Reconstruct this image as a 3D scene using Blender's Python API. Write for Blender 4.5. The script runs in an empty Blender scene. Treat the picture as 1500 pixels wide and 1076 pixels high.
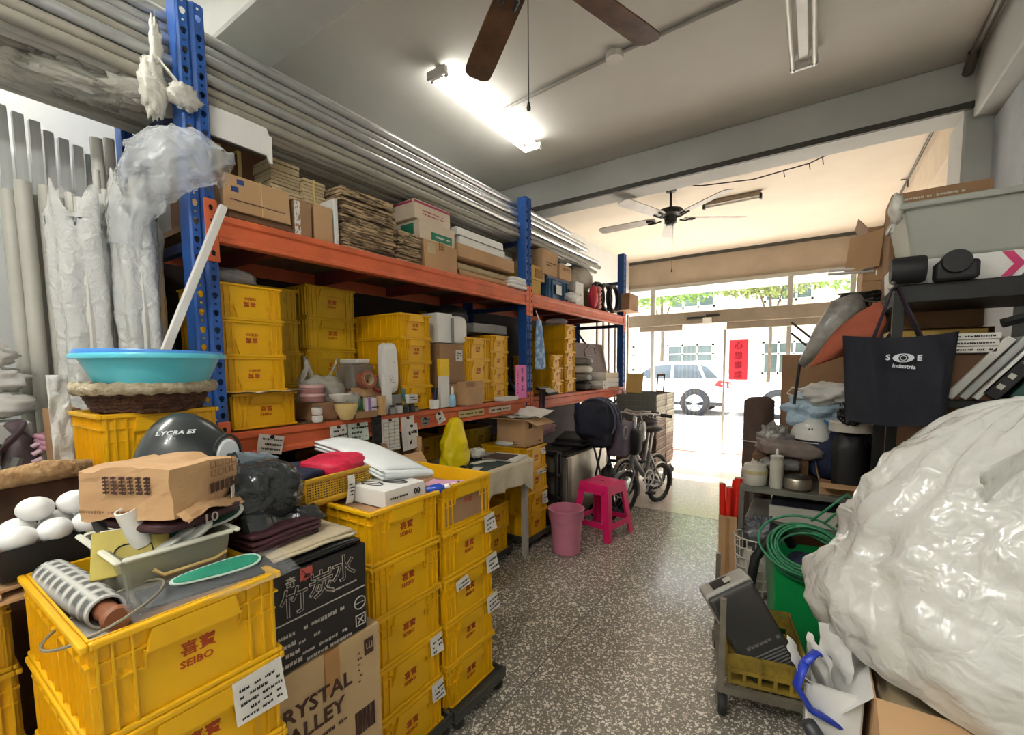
import bpy, bmesh, math, random
from mathutils import Vector, Matrix, noise
PI = math.pi
C = bpy.context.scene.collection
sc = bpy.context.scene
R = random.Random(7)
# ---------------------------------------------------------------- camera
FPX, CX, CY, EYE = 654.5, 750.35, 590.4, 1.45
yaw, pitch, roll = math.radians(-33.95), math.radians(-4.64), math.radians(-0.6)
fw = Vector((math.sin(yaw)*math.cos(pitch), math.cos(yaw)*math.cos(pitch), math.sin(pitch)))
rt = Vector((math.cos(yaw), -math.sin(yaw), 0)); up = rt.cross(fw)
rt2 = rt*math.cos(roll)+up*math.sin(roll); up2 = up*math.cos(roll)-rt*math.sin(roll)
cam = bpy.data.objects.new('camera', bpy.data.cameras.new('camera')); C.objects.link(cam)
cam.matrix_world = Matrix(((rt2.x, up2.x, -fw.x, 0), (rt2.y, up2.y, -fw.y, 0), (rt2.z, up2.z, -fw.z, EYE), (0, 0, 0, 1)))
cam.data.sensor_width = 36; cam.data.lens = FPX/1500*36
cam.data.shift_y = (CY-538)/1500; cam.data.shift_x = 0
cam.data.clip_start = .02; cam.data.clip_end = 300
sc.camera = cam
# ---------------------------------------------------------------- view, world, sun, daylight
sc.view_settings.view_transform = 'Standard'; sc.view_settings.look = 'None'
sc.view_settings.gamma = 1; sc.view_settings.use_curve_mapping = False
sc.view_settings.exposure = 1.3
W = bpy.data.worlds.new('sky'); sc.world = W; W.use_nodes = True
bg = W.node_tree.nodes['Background']; bg.inputs[0].default_value = (.93, .97, 1, 1); bg.inputs[1].default_value = 3.1
sun = bpy.data.objects.new('sun', bpy.data.lights.new('sun', 'SUN')); C.objects.link(sun)
sun.data.energy = 13; sun.data.angle = .02; sun.data.color = (1, .95, .86)
sun.rotation_euler = (math.radians(-43), math.radians(12), 0)
sc.cycles.max_bounces = 7; sc.cycles.diffuse_bounces = 4; sc.cycles.transparent_max_bounces = 12
sc.cycles.caustics_reflective = False; sc.cycles.caustics_refractive = False
sc.cycles.sample_clamp_indirect = 6

# ---------------------------------------------------------------- helpers
def ray(x, y): return fw + rt2*((x-CX)/FPX) - up2*((y-CY)/FPX)
def at(x, y, ax, v):                      # the point of the place seen at that spot of the picture, on the plane ax = v
    d = ray(x, y); i = 'xyz'.index(ax); o = Vector((0, 0, EYE))
    return o + d*((v-o[i])/d[i])
def lin(c): return tuple(((v/255)/12.92 if v <= 10 else ((v/255+.055)/1.055)**2.4) for v in c)
MATS = {}
def M(name, rgb, rough=.6, metal=0, var=.08, scale=6, bump=0, bscale=40, spec=.5, trans=0, emit=0, coat=0, alpha=1, stretch=None, dark=None, thr=None, sss=0):
    """procedural principled material: rgb sRGB 0-255, broad noise variation, optional second tone"""
    if name in MATS: return MATS[name]
    m = bpy.data.materials.new(name); m.use_nodes = True; nt = m.node_tree; N = nt.nodes; L = nt.links
    b = N['Principled BSDF']; c = lin(rgb)
    b.inputs['Roughness'].default_value = rough; b.inputs['Metallic'].default_value = metal
    b.inputs['Specular IOR Level'].default_value = spec
    b.inputs['Transmission Weight'].default_value = trans; b.inputs['Alpha'].default_value = alpha
    if coat: b.inputs['Coat Weight'].default_value = coat; b.inputs['Coat Roughness'].default_value = .08
    tc = N.new('ShaderNodeTexCoord'); mp = N.new('ShaderNodeMapping'); L.new(tc.outputs['Object'], mp.inputs[0])
    if stretch: mp.inputs['Scale'].default_value = stretch
    if var or dark:
        n = N.new('ShaderNodeTexNoise'); n.inputs['Scale'].default_value = scale; n.inputs['Detail'].default_value = 5; n.inputs['Roughness'].default_value = .6
        L.new(mp.outputs[0], n.inputs[0]); cr = N.new('ShaderNodeValToRGB'); L.new(n.outputs[0], cr.inputs[0])
        d = lin(dark) if dark else tuple(v*(1-var*1.6) for v in c); e = c if dark else tuple(min(1, v*(1+var)) for v in c)
        t = thr or (.35, .68)
        cr.color_ramp.elements[0].position = t[0]; cr.color_ramp.elements[1].position = t[1]
        cr.color_ramp.elements[0].color = (*d, 1); cr.color_ramp.elements[1].color = (*e, 1)
        L.new(cr.outputs[0], b.inputs['Base Color'])
    else: b.inputs['Base Color'].default_value = (*c, 1)
    if bump:
        n2 = N.new('ShaderNodeTexNoise'); n2.inputs['Scale'].default_value = bscale; n2.inputs['Detail'].default_value = 4
        L.new(mp.outputs[0], n2.inputs[0]); bp = N.new('ShaderNodeBump'); bp.inputs['Strength'].default_value = bump; bp.inputs['Distance'].default_value = .02
        L.new(n2.outputs[0], bp.inputs['Height']); L.new(bp.outputs[0], b.inputs['Normal'])
    if emit: b.inputs['Emission Color'].default_value = (*c, 1); b.inputs['Emission Strength'].default_value = emit
    MATS[name] = m; return m

def film(name, rgb, clear=.5, rough=.12, bump=.5, bscale=14):
    """thin clear or milky plastic film: part see-through, part glossy"""
    if name in MATS: return MATS[name]
    m = bpy.data.materials.new(name); m.use_nodes = True; nt = m.node_tree; N = nt.nodes; L = nt.links
    b = N['Principled BSDF']; b.inputs['Base Color'].default_value = (*lin(rgb), 1); b.inputs['Roughness'].default_value = rough
    tr = N.new('ShaderNodeBsdfTransparent'); mx = N.new('ShaderNodeMixShader'); mx.inputs[0].default_value = clear
    L.new(b.outputs[0], mx.inputs[1]); L.new(tr.outputs[0], mx.inputs[2]); L.new(mx.outputs[0], N['Material Output'].inputs[0])
    if bump:
        tc = N.new('ShaderNodeTexCoord'); n2 = N.new('ShaderNodeTexNoise'); n2.inputs['Scale'].default_value = bscale; n2.inputs['Detail'].default_value = 3; n2.inputs['Distortion'].default_value = 1.2
        L.new(tc.outputs['Object'], n2.inputs[0]); bp = N.new('ShaderNodeBump'); bp.inputs['Strength'].default_value = bump; bp.inputs['Distance'].default_value = .03
        L.new(n2.outputs[0], bp.inputs['Height']); L.new(bp.outputs[0], b.inputs['Normal'])
    MATS[name] = m; return m

class MB:
    """collects shapes into one mesh"""
    def __init__(s): s.bm = bmesh.new()
    def _add(s, vs, fs):
        v = [s.bm.verts.new(p) for p in vs]
        for f in fs:
            try: s.bm.faces.new([v[i] for i in f])
            except ValueError: pass
        return s
    def box(s, x0, x1, y0, y1, z0, z1, rot=None, piv=None):
        vs = [Vector((x, y, z)) for z in (z0, z1) for y in (y0, y1) for x in (x0, x1)]
        if rot:
            m = rot; p = Vector(piv) if piv else Vector(((x0+x1)/2, (y0+y1)/2, (z0+z1)/2)); vs = [m @ (v-p)+p for v in vs]
        return s._add(vs, [(0, 2, 3, 1), (4, 5, 7, 6), (0, 1, 5, 4), (2, 6, 7, 3), (0, 4, 6, 2), (1, 3, 7, 5)])
    def hexa(s, vs): return s._add(vs, [(0, 2, 3, 1), (4, 5, 7, 6), (0, 1, 5, 4), (2, 6, 7, 3), (0, 4, 6, 2), (1, 3, 7, 5)])
    def frust(s, x0, x1, y0, y1, z0, z1, dx, dy):      # box that grows by dx, dy at the top
        return s.hexa([(x0, y0, z0), (x1, y0, z0), (x0, y1, z0), (x1, y1, z0), (x0-dx, y0-dy, z1), (x1+dx, y0-dy, z1), (x0-dx, y1+dy, z1), (x1+dx, y1+dy, z1)])
    def tube(s, pts, r, seg=8, closed=False, cap=True, flat=1):
        pts = [Vector(p) for p in pts]; n = len(pts); rs = r if isinstance(r, (list, tuple)) else [r]*n
        rings = []; prev = None
        for i, p in enumerate(pts):
            if closed: t = pts[(i+1) % n]-pts[i-1]
            else: t = pts[min(i+1, n-1)]-pts[max(i-1, 0)]
            t = t.normalized() if t.length > 1e-9 else Vector((0, 0, 1))
            if prev is None:
                a = Vector((0, 0, 1)) if abs(t.z) < .9 else Vector((1, 0, 0)); u = t.cross(a).normalized()
            else:
                u = prev-t*prev.dot(t); u = u.normalized() if u.length > 1e-6 else t.orthogonal().normalized()
            prev = u; w = t.cross(u)
            rings.append([s.bm.verts.new(p+(u*math.cos(2*PI*k/seg)+w*flat*math.sin(2*PI*k/seg))*rs[i]) for k in range(seg)])
        m = n if closed else n-1
        for i in range(m):
            a, b = rings[i], rings[(i+1) % n]
            for k in range(seg): s.bm.faces.new((a[k], a[(k+1) % seg], b[(k+1) % seg], b[k]))
        if cap and not closed:
            s.bm.faces.new(rings[0][::-1]); s.bm.faces.new(rings[-1])
        return s
    def cyl(s, p0, p1, r, seg=16, r2=None): return s.tube([p0, p1], [r, r if r2 is None else r2], seg)
    def lathe(s, prof, seg=24, c=(0, 0, 0), sx=1, sy=1, ax='z'):
        c = Vector(c); rings = []
        def P(r, z, k):
            a, b = r*math.cos(2*PI*k/seg)*sx, r*math.sin(2*PI*k/seg)*sy
            return c+(Vector((a, b, z)) if ax == 'z' else Vector((z, a, b)) if ax == 'x' else Vector((b, z, a)))
        for r, z in prof:
            rings.append([s.bm.verts.new(P(0, z, 0))] if r < 1e-6 else [s.bm.verts.new(P(r, z, k)) for k in range(seg)])
        for a, b in zip(rings, rings[1:]):
            for k in range(seg):
                q = [a[k % len(a)], a[(k+1) % len(a)], b[(k+1) % len(b)], b[k % len(b)]]
                q = list(dict.fromkeys(q))
                if len(q) > 2: s.bm.faces.new(q)
        return s
    def prism(s, poly, o, u, v, th):                    # polygon in the plane o,u,v extruded by th along u x v
        o, u, v = Vector(o), Vector(u), Vector(v); n = u.cross(v).normalized()*th; k = len(poly)
        a = [s.bm.verts.new(o+u*p[0]+v*p[1]) for p in poly]; b = [s.bm.verts.new(o+u*p[0]+v*p[1]+n) for p in poly]
        s.bm.faces.new(a[::-1]); s.bm.faces.new(b)
        for i in range(k): s.bm.faces.new((a[i], a[(i+1) % k], b[(i+1) % k], b[i]))
        return s
    def grid(s, f, nu, nv, closed_u=False):
        g = [[s.bm.verts.new(f(i/(nu if closed_u else nu-1), j/(nv-1))) for j in range(nv)] for i in range(nu)]
        for i in range(nu if closed_u else nu-1):
            for j in range(nv-1): s.bm.faces.new((g[i][j], g[(i+1) % nu][j], g[(i+1) % nu][j+1], g[i][j+1]))
        return s
    def sheet(s, f, nu, nv, th):                         # a grid with thickness
        top = [[Vector(f(i/(nu-1), j/(nv-1))) for j in range(nv)] for i in range(nu)]
        nb = len(s.bm.verts)
        def nor(i, j):
            a = top[min(i+1, nu-1)][j]-top[max(i-1, 0)][j]; b = top[i][min(j+1, nv-1)]-top[i][max(j-1, 0)]
            n = a.cross(b); return n.normalized() if n.length > 1e-12 else Vector((0, 0, 1))
        A = [[s.bm.verts.new(top[i][j]) for j in range(nv)] for i in range(nu)]
        B = [[s.bm.verts.new(top[i][j]-nor(i, j)*th) for j in range(nv)] for i in range(nu)]
        for i in range(nu-1):
            for j in range(nv-1):
                s.bm.faces.new((A[i][j], A[i+1][j], A[i+1][j+1], A[i][j+1])); s.bm.faces.new((B[i][j], B[i][j+1], B[i+1][j+1], B[i+1][j]))
        for i in range(nu-1):
            s.bm.faces.new((A[i][0], B[i][0], B[i+1][0], A[i+1][0])); s.bm.faces.new((A[i][-1], A[i+1][-1], B[i+1][-1], B[i][-1]))
        for j in range(nv-1):
            s.bm.faces.new((A[0][j], A[0][j+1], B[0][j+1], B[0][j])); s.bm.faces.new((A[-1][j], B[-1][j], B[-1][j+1], A[-1][j+1]))
        return s
    def blob(s, c, r, amp=.12, freq=2.2, seed=0, nu=28, nv=18, flat=None, sharp=False, power=1):
        """lumpy closed body; flat: lowest z kept"""
        c = Vector(c); r = Vector(r if hasattr(r, '__len__') else (r, r, r)); sd = Vector((seed*3.1, seed*1.7, seed*.9))
        def f(u, v):
            th = 2*PI*u; ph = PI*v
            def se(t): return math.copysign(abs(t)**power, t)
            d = Vector((se(math.cos(th))*se(math.sin(ph)), se(math.sin(th))*se(math.sin(ph)), se(math.cos(ph))))
            n = noise.noise(d*freq+sd)+.5*noise.noise(d*freq*2.3+sd)
            if sharp: n = abs(noise.noise(d*freq+sd))*1.6-.5+.6*(abs(noise.noise(d*freq*2.7+sd))-.2)
            p = Vector((d.x*r.x, d.y*r.y, d.z*r.z))*(1+amp*n)+c
            if flat is not None and p.z < flat: p.z = flat
            return p
        rings = []
        for j in range(1, nv): rings.append([s.bm.verts.new(f(i/nu, j/nv)) for i in range(nu)])
        t = s.bm.verts.new(f(0, 0)); b = s.bm.verts.new(f(0, 1))
        for a, bb in zip(rings, rings[1:]):
            for i in range(nu): s.bm.faces.new((a[i], bb[i], bb[(i+1) % nu], a[(i+1) % nu]))
        for i in range(nu):
            s.bm.faces.new((t, rings[0][i], rings[0][(i+1) % nu])); s.bm.faces.new((b, rings[-1][(i+1) % nu], rings[-1][i]))
        return s
    def build(s, name, mat, parent=None, smooth=False, bevel=0, seg=1, recalc=True, sub=0):
        if recalc: bmesh.ops.recalc_face_normals(s.bm, faces=s.bm.faces)
        me = bpy.data.meshes.new(name); s.bm.to_mesh(me); s.bm.free()
        me.materials.append(mat); o = bpy.data.objects.new(name, me); C.objects.link(o)
        if smooth:
            for p in me.polygons: p.use_smooth = True
            if smooth != 'all':
                try: me.set_sharp_from_angle(angle=math.radians(40))
                except Exception: pass
        if bevel:
            b = o.modifiers.new('b', 'BEVEL'); b.width = bevel; b.segments = seg; b.limit_method = 'ANGLE'; b.angle_limit = math.radians(50)
        if sub:
            u = o.modifiers.new('s', 'SUBSURF'); u.levels = sub; u.render_levels = sub
        if parent is not None: o.parent = parent
        return o
def tag(o, label, cat, group=None, kind=None):
    if label: o['label'] = label
    if cat: o['category'] = cat
    if group: o['group'] = group
    if kind: o['kind'] = kind
    return o
def thing(name, label, cat, loc=(0, 0, 0), rz=0, group=None, rot=None):
    o = bpy.data.objects.new(name, None); C.objects.link(o); o.empty_display_size = .05
    o.location = loc; o.rotation_euler = rot if rot else (0, 0, rz)
    return tag(o, label, cat, group)
def solo(name, mb, mat, label, cat, loc=(0, 0, 0), rz=0, group=None, rot=None, **k):
    o = mb.build(name, mat, None, **k); o.location = loc; o.rotation_euler = rot if rot else (0, 0, rz)
    return tag(o, label, cat, group)
def struct(name, mb, mat, parent=None, **k):
    o = mb.build(name, mat, parent, **k)
    if parent is None: o['kind'] = 'structure'
    return o
def kids(o): return [x for x in C.objects if x.parent == o]
def dup(root, loc, rz=0, label=None, group=None, skip=(), scale=None):
    def cp(o, par):
        c = o.copy(); C.objects.link(c); c.parent = par
        for ch in o.children:
            if ch.name.split('.')[0] not in skip: cp(ch, c)
        return c
    r = cp(root, None); r.location = loc; r.rotation_euler = (0, 0, rz)
    if scale: r.scale = scale
    if label: r['label'] = label
    if group: r['group'] = group
    return r
TXT = {}
def text(s, size, mat, parent, loc, rot, name='lettering', ext=.0006, bold=0, sx=1, shear=0):
    k = (s, size, ext, bold, shear)
    if k not in TXT:
        cu = bpy.data.curves.new('t', 'FONT'); cu.body = s; cu.size = size; cu.extrude = ext; cu.align_x = 'CENTER'; cu.align_y = 'CENTER'; cu.offset = bold; cu.resolution_u = 2; cu.shear = shear
        o = bpy.data.objects.new('t', cu); C.objects.link(o); bpy.context.view_layer.update()
        me = bpy.data.meshes.new_from_object(o.evaluated_get(bpy.context.evaluated_depsgraph_get()))
        bpy.data.objects.remove(o); bpy.data.curves.remove(cu); me.name = 'lettering'; TXT[k] = me
    me = TXT[k].copy(); me.materials.clear(); me.materials.append(mat)
    o = bpy.data.objects.new(name, me); C.objects.link(o); o.parent = parent; o.location = loc; o.rotation_euler = rot; o.scale = (sx, 1, 1)
    return o
FX = (PI/2, 0, PI/2)      # lettering that faces +x
FY = (PI/2, 0, 0)         # lettering that faces -y
FZ = (0, 0, PI/2)         # lettering that faces up, read from +x
def scribble(mb, w, h, rows, seed=0, o=(0, 0, 0), u=(0, 1, 0), v=(0, 0, 1), th=.0006, fill=.8):
    """rows of small printed marks, centred on o"""
    q = random.Random(seed); o, u, v = Vector(o), Vector(u), Vector(v)
    for r_ in range(rows):
        y = h/2-(r_+.5)*h/rows; x = -w/2; hh = h/rows*.5
        end = w/2 if q.random() < fill else w*q.uniform(-.1, .4)
        while x < end-hh*.4:
            l = hh*q.uniform(.4, 1.1)
            if q.random() < .85:
                a = q.uniform(-.15, .15)*hh; k = q.uniform(.55, 1)*hh/2
                mb.prism([(x, y-k), (x+l, y-k+a), (x+l, y+k+a), (x+l*.7, y+k), (x+l*.6, y), (x+l*.3, y+k), (x, y+k*.8)], o, u, v, th)
            x += l+hh*.22
    return mb
def rz_m(a): return Matrix.Rotation(a, 3, 'Z')
def ry_m(a): return Matrix.Rotation(a, 3, 'Y')
def rx_m(a): return Matrix.Rotation(a, 3, 'X')
# ================================================================ the place itself
def ramp_nodes(m): return m.node_tree.nodes, m.node_tree.links
def terrazzo(name, base, chips, rough, chip_scale=55):
    m = bpy.data.materials.new(name); m.use_nodes = True; N, L = ramp_nodes(m); b = N['Principled BSDF']
    tc = N.new('ShaderNodeTexCoord'); n0 = N.new('ShaderNodeTexNoise'); n0.inputs['Scale'].default_value = 30; L.new(tc.outputs['Object'], n0.inputs[0])
    mp = N.new('ShaderNodeMixRGB'); mp.inputs[0].default_value = .02; L.new(tc.outputs['Object'], mp.inputs[1]); L.new(n0.outputs['Color'], mp.inputs[2])
    col = None
    for k, s in enumerate((chip_scale, chip_scale*1.9)):
        v = N.new('ShaderNodeTexVoronoi'); v.inputs['Scale'].default_value = s; L.new(mp.outputs[0], v.inputs['Vector'])
        sep = N.new('ShaderNodeSeparateColor'); L.new(v.outputs['Color'], sep.inputs[0])
        thr = N.new('ShaderNodeMath'); thr.operation = 'MULTIPLY'; L.new(sep.outputs[1], thr.inputs[0]); thr.inputs[1].default_value = .62
        lt = N.new('ShaderNodeMath'); lt.operation = 'LESS_THAN'; L.new(v.outputs['Distance'], lt.inputs[0]); L.new(thr.outputs[0], lt.inputs[1])
        cr = N.new('ShaderNodeValToRGB'); cr.color_ramp.interpolation = 'CONSTANT'; L.new(sep.outputs[0], cr.inputs[0])
        e = cr.color_ramp.elements; e[0].color = (*lin(chips[0]), 1); e[1].position = .3; e[1].color = (*lin(chips[1]), 1)
        for i, c in enumerate(chips[2:]): x = e.new(.55+.2*i); x.color = (*lin(c), 1)
        mx = N.new('ShaderNodeMixRGB'); L.new(lt.outputs[0], mx.inputs[0]); L.new(cr.outputs[0], mx.inputs[2])
        if col is None: mx.inputs[1].default_value = (*lin(base), 1)
        else: L.new(col, mx.inputs[1])
        col = mx.outputs[0]
    n1 = N.new('ShaderNodeTexNoise'); n1.inputs['Scale'].default_value = 1.6; n1.inputs['Detail'].default_value = 4; L.new(tc.outputs['Object'], n1.inputs[0])
    r = N.new('ShaderNodeMapRange'); L.new(n1.outputs[0], r.inputs[0]); r.inputs[3].default_value = rough*.75; r.inputs[4].default_value = rough*1.3; L.new(r.outputs[0], b.inputs['Roughness'])
    L.new(col, b.inputs['Base Color']); b.inputs['Specular IOR Level'].default_value = .6; return m
m_floor = terrazzo('terrazzo', (126, 120, 110), [(226, 221, 207), (178, 168, 150), (128, 121, 109), (234, 230, 220)], .2, 66)
m_floor2 = terrazzo('pink_terrazzo', (222, 208, 198), [(240, 234, 226), (226, 214, 204), (204, 188, 178), (244, 240, 234)], .13)
m_ceil = M('ceiling_paint', (214, 211, 202), .85, var=.04, scale=1.2)
m_wall = M('wall_paint', (226, 228, 226), .85, var=.03, scale=2.5)
m_beam = M('beam_paint', (204, 205, 200), .8, var=.05, scale=2)
m_tan = M('lintel_paint', (168, 152, 132), .7, var=.08, scale=2)
m_tan2 = M('bronze_aluminium', (150, 136, 118), .4, metal=.5, var=.1, scale=4)
m_alu = M('aluminium_frame', (172, 168, 158), .4, metal=.5, var=.05)
m_groove = M('grey_groove', (70, 68, 62), .6, var=.1)
m_dark = M('dark_metal', (46, 44, 42), .5, metal=.3, var=.15)
m_glass = bpy.data.materials.new('window_glass'); m_glass.use_nodes = True
_n, _l = ramp_nodes(m_glass); _t = _n.new('ShaderNodeBsdfTransparent'); _g = _n.new('ShaderNodeBsdfGlossy'); _g.inputs['Roughness'].default_value = .02
_f = _n.new('ShaderNodeMixShader'); _f.inputs[0].default_value = .06; _l.new(_t.outputs[0], _f.inputs[1]); _l.new(_g.outputs[0], _f.inputs[2]); _l.new(_f.outputs[0], _n['Material Output'].inputs[0]); _n.remove(_n['Principled BSDF'])
ZC, YF, XL, XR, YB = 3.4, 8.5, -2.98, .98, -2.6
struct('floor', MB().box(XL-.1, XR+.1, YB, 4.455, -.1, 0), m_floor)
struct('floor', MB().box(XL-.1, XR+.1, 4.465, YF, -.1, 0), m_floor2)
struct('trim_1', MB().box(XL, XR, 4.455, 4.465, -.05, -.001), m_groove)
struct('trim_2', MB().box(-1.052, -1.046, YB, 4.455, -.02, .0004), m_groove)
m_ceilf = M('warm_bounce_ceiling', (221, 209, 190), .85, var=.04, scale=1.2)  # warm sunlight bounce of the street-side bay put into the colour
struct('ceiling', MB().box(XL-.1, XR+.1, YB, 4.35, ZC, ZC+.1), m_ceil)
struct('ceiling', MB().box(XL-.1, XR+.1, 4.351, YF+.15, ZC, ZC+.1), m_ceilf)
struct('wall_left', MB().box(XL-.12, XL, YB, YF+.15, 0, ZC), m_wall)
struct('wall_right', MB().box(XR, XR+.12, YB, YF+.15, 0, ZC), m_wall)
struct('wall_back', MB().box(XL, XR, YB-.1, YB, 0, ZC), m_wall)
w = struct('wall_front', MB().box(XL, XR, YF, YF+.15, 2.88, ZC), m_tan)
struct('wall_front', MB().box(.5, XR, YF, YF+.15, 0, 2.88), m_tan)
struct('trim_3', MB().box(XL, XR, YF-.02, YF-.001, ZC-.05, ZC), m_groove)
struct('trim_4', MB().box(XL, .5, YF-.04, YF+.1, 2.84, 2.9), m_alu)
struct('trim_5', MB().box(XL, .5, YF-.1, YF+.1, 2.17, 2.385), m_tan2, bevel=.006)
struct('trim_6', MB().box(-2.75, -1.98, YF-.07, YF+.02, 2.08, 2.168).box(-1.25, .5, YF-.07, YF+.02, 2.06, 2.168), m_tan2)
for x in (-2.52, -.345, .45):
    struct('trim_7', MB().box(x-.035, x+.035, YF-.03, YF+.05, 2.387, 2.838), m_alu)
    struct('trim_8', MB().box(x-.03, x+.03, YF-.03, YF+.05, 0, 2.055 if x > -2 else 2.168), m_alu)
for k, (a, b) in enumerate(((XL+.005, -2.56), (-2.48, -.385), (-.305, .41)), 1):
    struct('window_%d' % k, MB().box(a, b, YF, YF+.008, 2.39, 2.835), m_glass)
struct('door_1', MB().box(-2.485, -1.3, YF+.012, YF+.02, .02, 2.075), m_glass)
struct('door_3', MB().box(-1.262, -.72, YF-.004, YF+.004, .02, 2.055), m_glass)
struct('door_2', MB().box(-.31, .41, YF, YF+.008, .02, 2.055), m_glass)
struct('trim_9', MB().box(-1.3, -1.265, YF-.005, YF+.03, .0, 2.055), m_alu)
# ceiling beams, pillar, rails
struct('trim_10', MB().box(XL, XR, 4.2, 4.49, 3.1, ZC-.001), m_beam, bevel=.01)
struct('trim_11', MB().box(-2.62, .8, 4.17, 4.199, 3.085, 3.125), m_groove)
struct('trim_12', MB().box(XL, XR, 1.14, 1.43, 3.1, ZC-.001), m_beam, bevel=.01)
struct('trim_13', MB().box(.8, XR, YB, 4.199, 3.02, ZC-.001), m_beam, bevel=.01)
struct('trim_14', MB().box(.8, XR, 4.491, YF, 3.02, ZC-.001), M('warm_bounce_wall', (224, 208, 184), .85, var=.04), bevel=.01)  # side beam tinted with the same bounced sunlight
struct('wall_pillar', MB().box(.76, XR, 4.2, 4.6, 0, 3.1), m_beam, bevel=.012)
struct('trim_15', MB().box(.9, XR, 3.6, 4.199, 0, 3.0), M('pale_blue_wall_panel', (186, 192, 196), .7, var=.05))
m_terra = M('terracotta', (190, 128, 104), .6, var=.1)
struct('trim_16', MB().box(-1.98, -1.55, 7.86, 8.36, 0, .012), m_terra)
struct('trim_17', MB().box(-1.22, -.6, 7.93, 8.4, 0, .012), m_terra)
# ---- pipes and conduits on the ceiling
m_pipe = M('old_pipe', (96, 90, 80), .5, var=.2, metal=.2)
p = MB().tube([(.74, 1.2, 3.36), (.755, 4.05, 3.36)], .022, 10).tube([(.755, 4.03, 3.36), (.755, 4.07, 3.34), (.755, 4.16, 3.3)], .03, 10)
solo('ceiling_pipe', p, m_pipe, 'dark pipe running along the ceiling corner to the grey beam', 'pipe', smooth=True)
p = MB().tube([(.76, 4.6, 3.385), (.757, 8.3, 3.385)], .012, 8).tube([(.7, 6.4, 3.385), (.757, 6.4, 3.385), (.757, 6.4, 3.3)], .008, 6)
solo('conduit', p, m_pipe, 'thin conduit along the ceiling edge of the street-side bay', 'conduit', smooth=True)
m_cond = M('grey_conduit', (168, 164, 154), .5, var=.05)
p = MB().tube([(-2.0, 2.915, 3.388), (-1.16, 2.84, 3.388)], .011, 8).tube([(-1.05, 2.83, 3.388), (.2, 2.77, 3.388)], .011, 8)
t = thing('ceiling_conduit', 'grey conduit with a round junction box crossing the ceiling above the tube light', 'conduit')
p.build('tubing', m_cond, t, True)
MB().lathe([(0, 3.365), (.05, 3.365), (.056, 3.375), (.056, 3.399)], 20, (-1.105, 2.834, 0)).build('junction_box', M('plastic_white', (216, 213, 204), .45, var=.03), t, True)
p = MB().tube([(-1.28, 5.06, 3.36), (-1.0, 4.95, 3.25), (-.55, 5.05, 3.24), (-.1, 5.12, 3.3), (.06, 5.15, 3.36), (.2, 5.2, 3.385)], .006, 6)
for q in ((-.3, 5.08, 3.27), (-.1, 5.12, 3.3), (0, 5.14, 3.33)): p.tube([q, (q[0]+.01, q[1], q[2]-.06)], .004, 5)
solo('hanging_wire', p, m_dark, 'thin slack wire strung from the black ceiling fan towards the pillar', 'wire', smooth=True)
# ---------------------------------------------------------------- tube lights
m_tube_on = M('lit_tube', (255, 253, 248), var=0, emit=7.5)
m_tube_back = M('lit_tube_back', (255, 253, 248), var=0, emit=74)
m_tube_off = M('dark_tube', (226, 222, 208), .25, var=.03)
m_enamel = M('white_enamel', (222, 220, 212), .4, var=.04)
def batten(name, label, x, y0, y1, on, gap=.06, z=3.4, group=None, lit=None):
    t = thing(name, label, 'tube light', (x, (y0+y1)/2, z), 0, group); h = (y1-y0)/2
    MB().box(-.03, .03, -h+.01, h-.01, -.05, -.001).build('housing', m_enamel, t, bevel=.006)
    for s in (-1, 1):
        MB().box(-gap-.02, gap+.02, s*h-.018, s*h+.018, -.085, -.03).build('end_holder', m_enamel, t, bevel=.006)
        tb = MB().cyl((s*gap, -h, -.075), (s*gap, h, -.075), .0145, 12).build('tube', (lit or m_tube_on) if on else m_tube_off, t, True)
        for e in (-1, 1): MB().cyl((s*gap, e*h, -.075), (s*gap, e*(h-.025), -.075), .0155, 12).build('tube_cap', M('tube_cap_metal', (150, 148, 140), .35, metal=.8, var=.05), tb, True)
    return t
batten('tube_light', 'lit twin tube light on the ceiling above the rack', -2.085, 2.27, 3.47, True)
batten('tube_light', 'unlit twin tube light on the ceiling beside the pillar bay', -.12, 2.31, 3.53, False, gap=.058)
for x, y in ((-2.25, -.45), (-.3, -1.2)):
    batten('tube_light', 'lit twin tube light in the back part of the shop', x, y-.6, y+.6, True, group='back tube lights', lit=m_tube_back)
t = thing('tube_light', 'small unlit tube light on the street-side ceiling beyond the black fan', 'tube light', (-.86, 5.9, 3.4))
MB().box(-.3, .3, -.03, .03, -.05, -.001).build('housing', m_tan2, t, bevel=.005); MB().cyl((-.29, 0, -.07), (.29, 0, -.07), .014, 10).build('tube', m_tube_off, t, True)
for s in (-1, 1): MB().box(s*.3-.012, s*.3+.012, -.03, .03, -.09, -.03).build('end_holder', m_dark, t)
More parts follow.
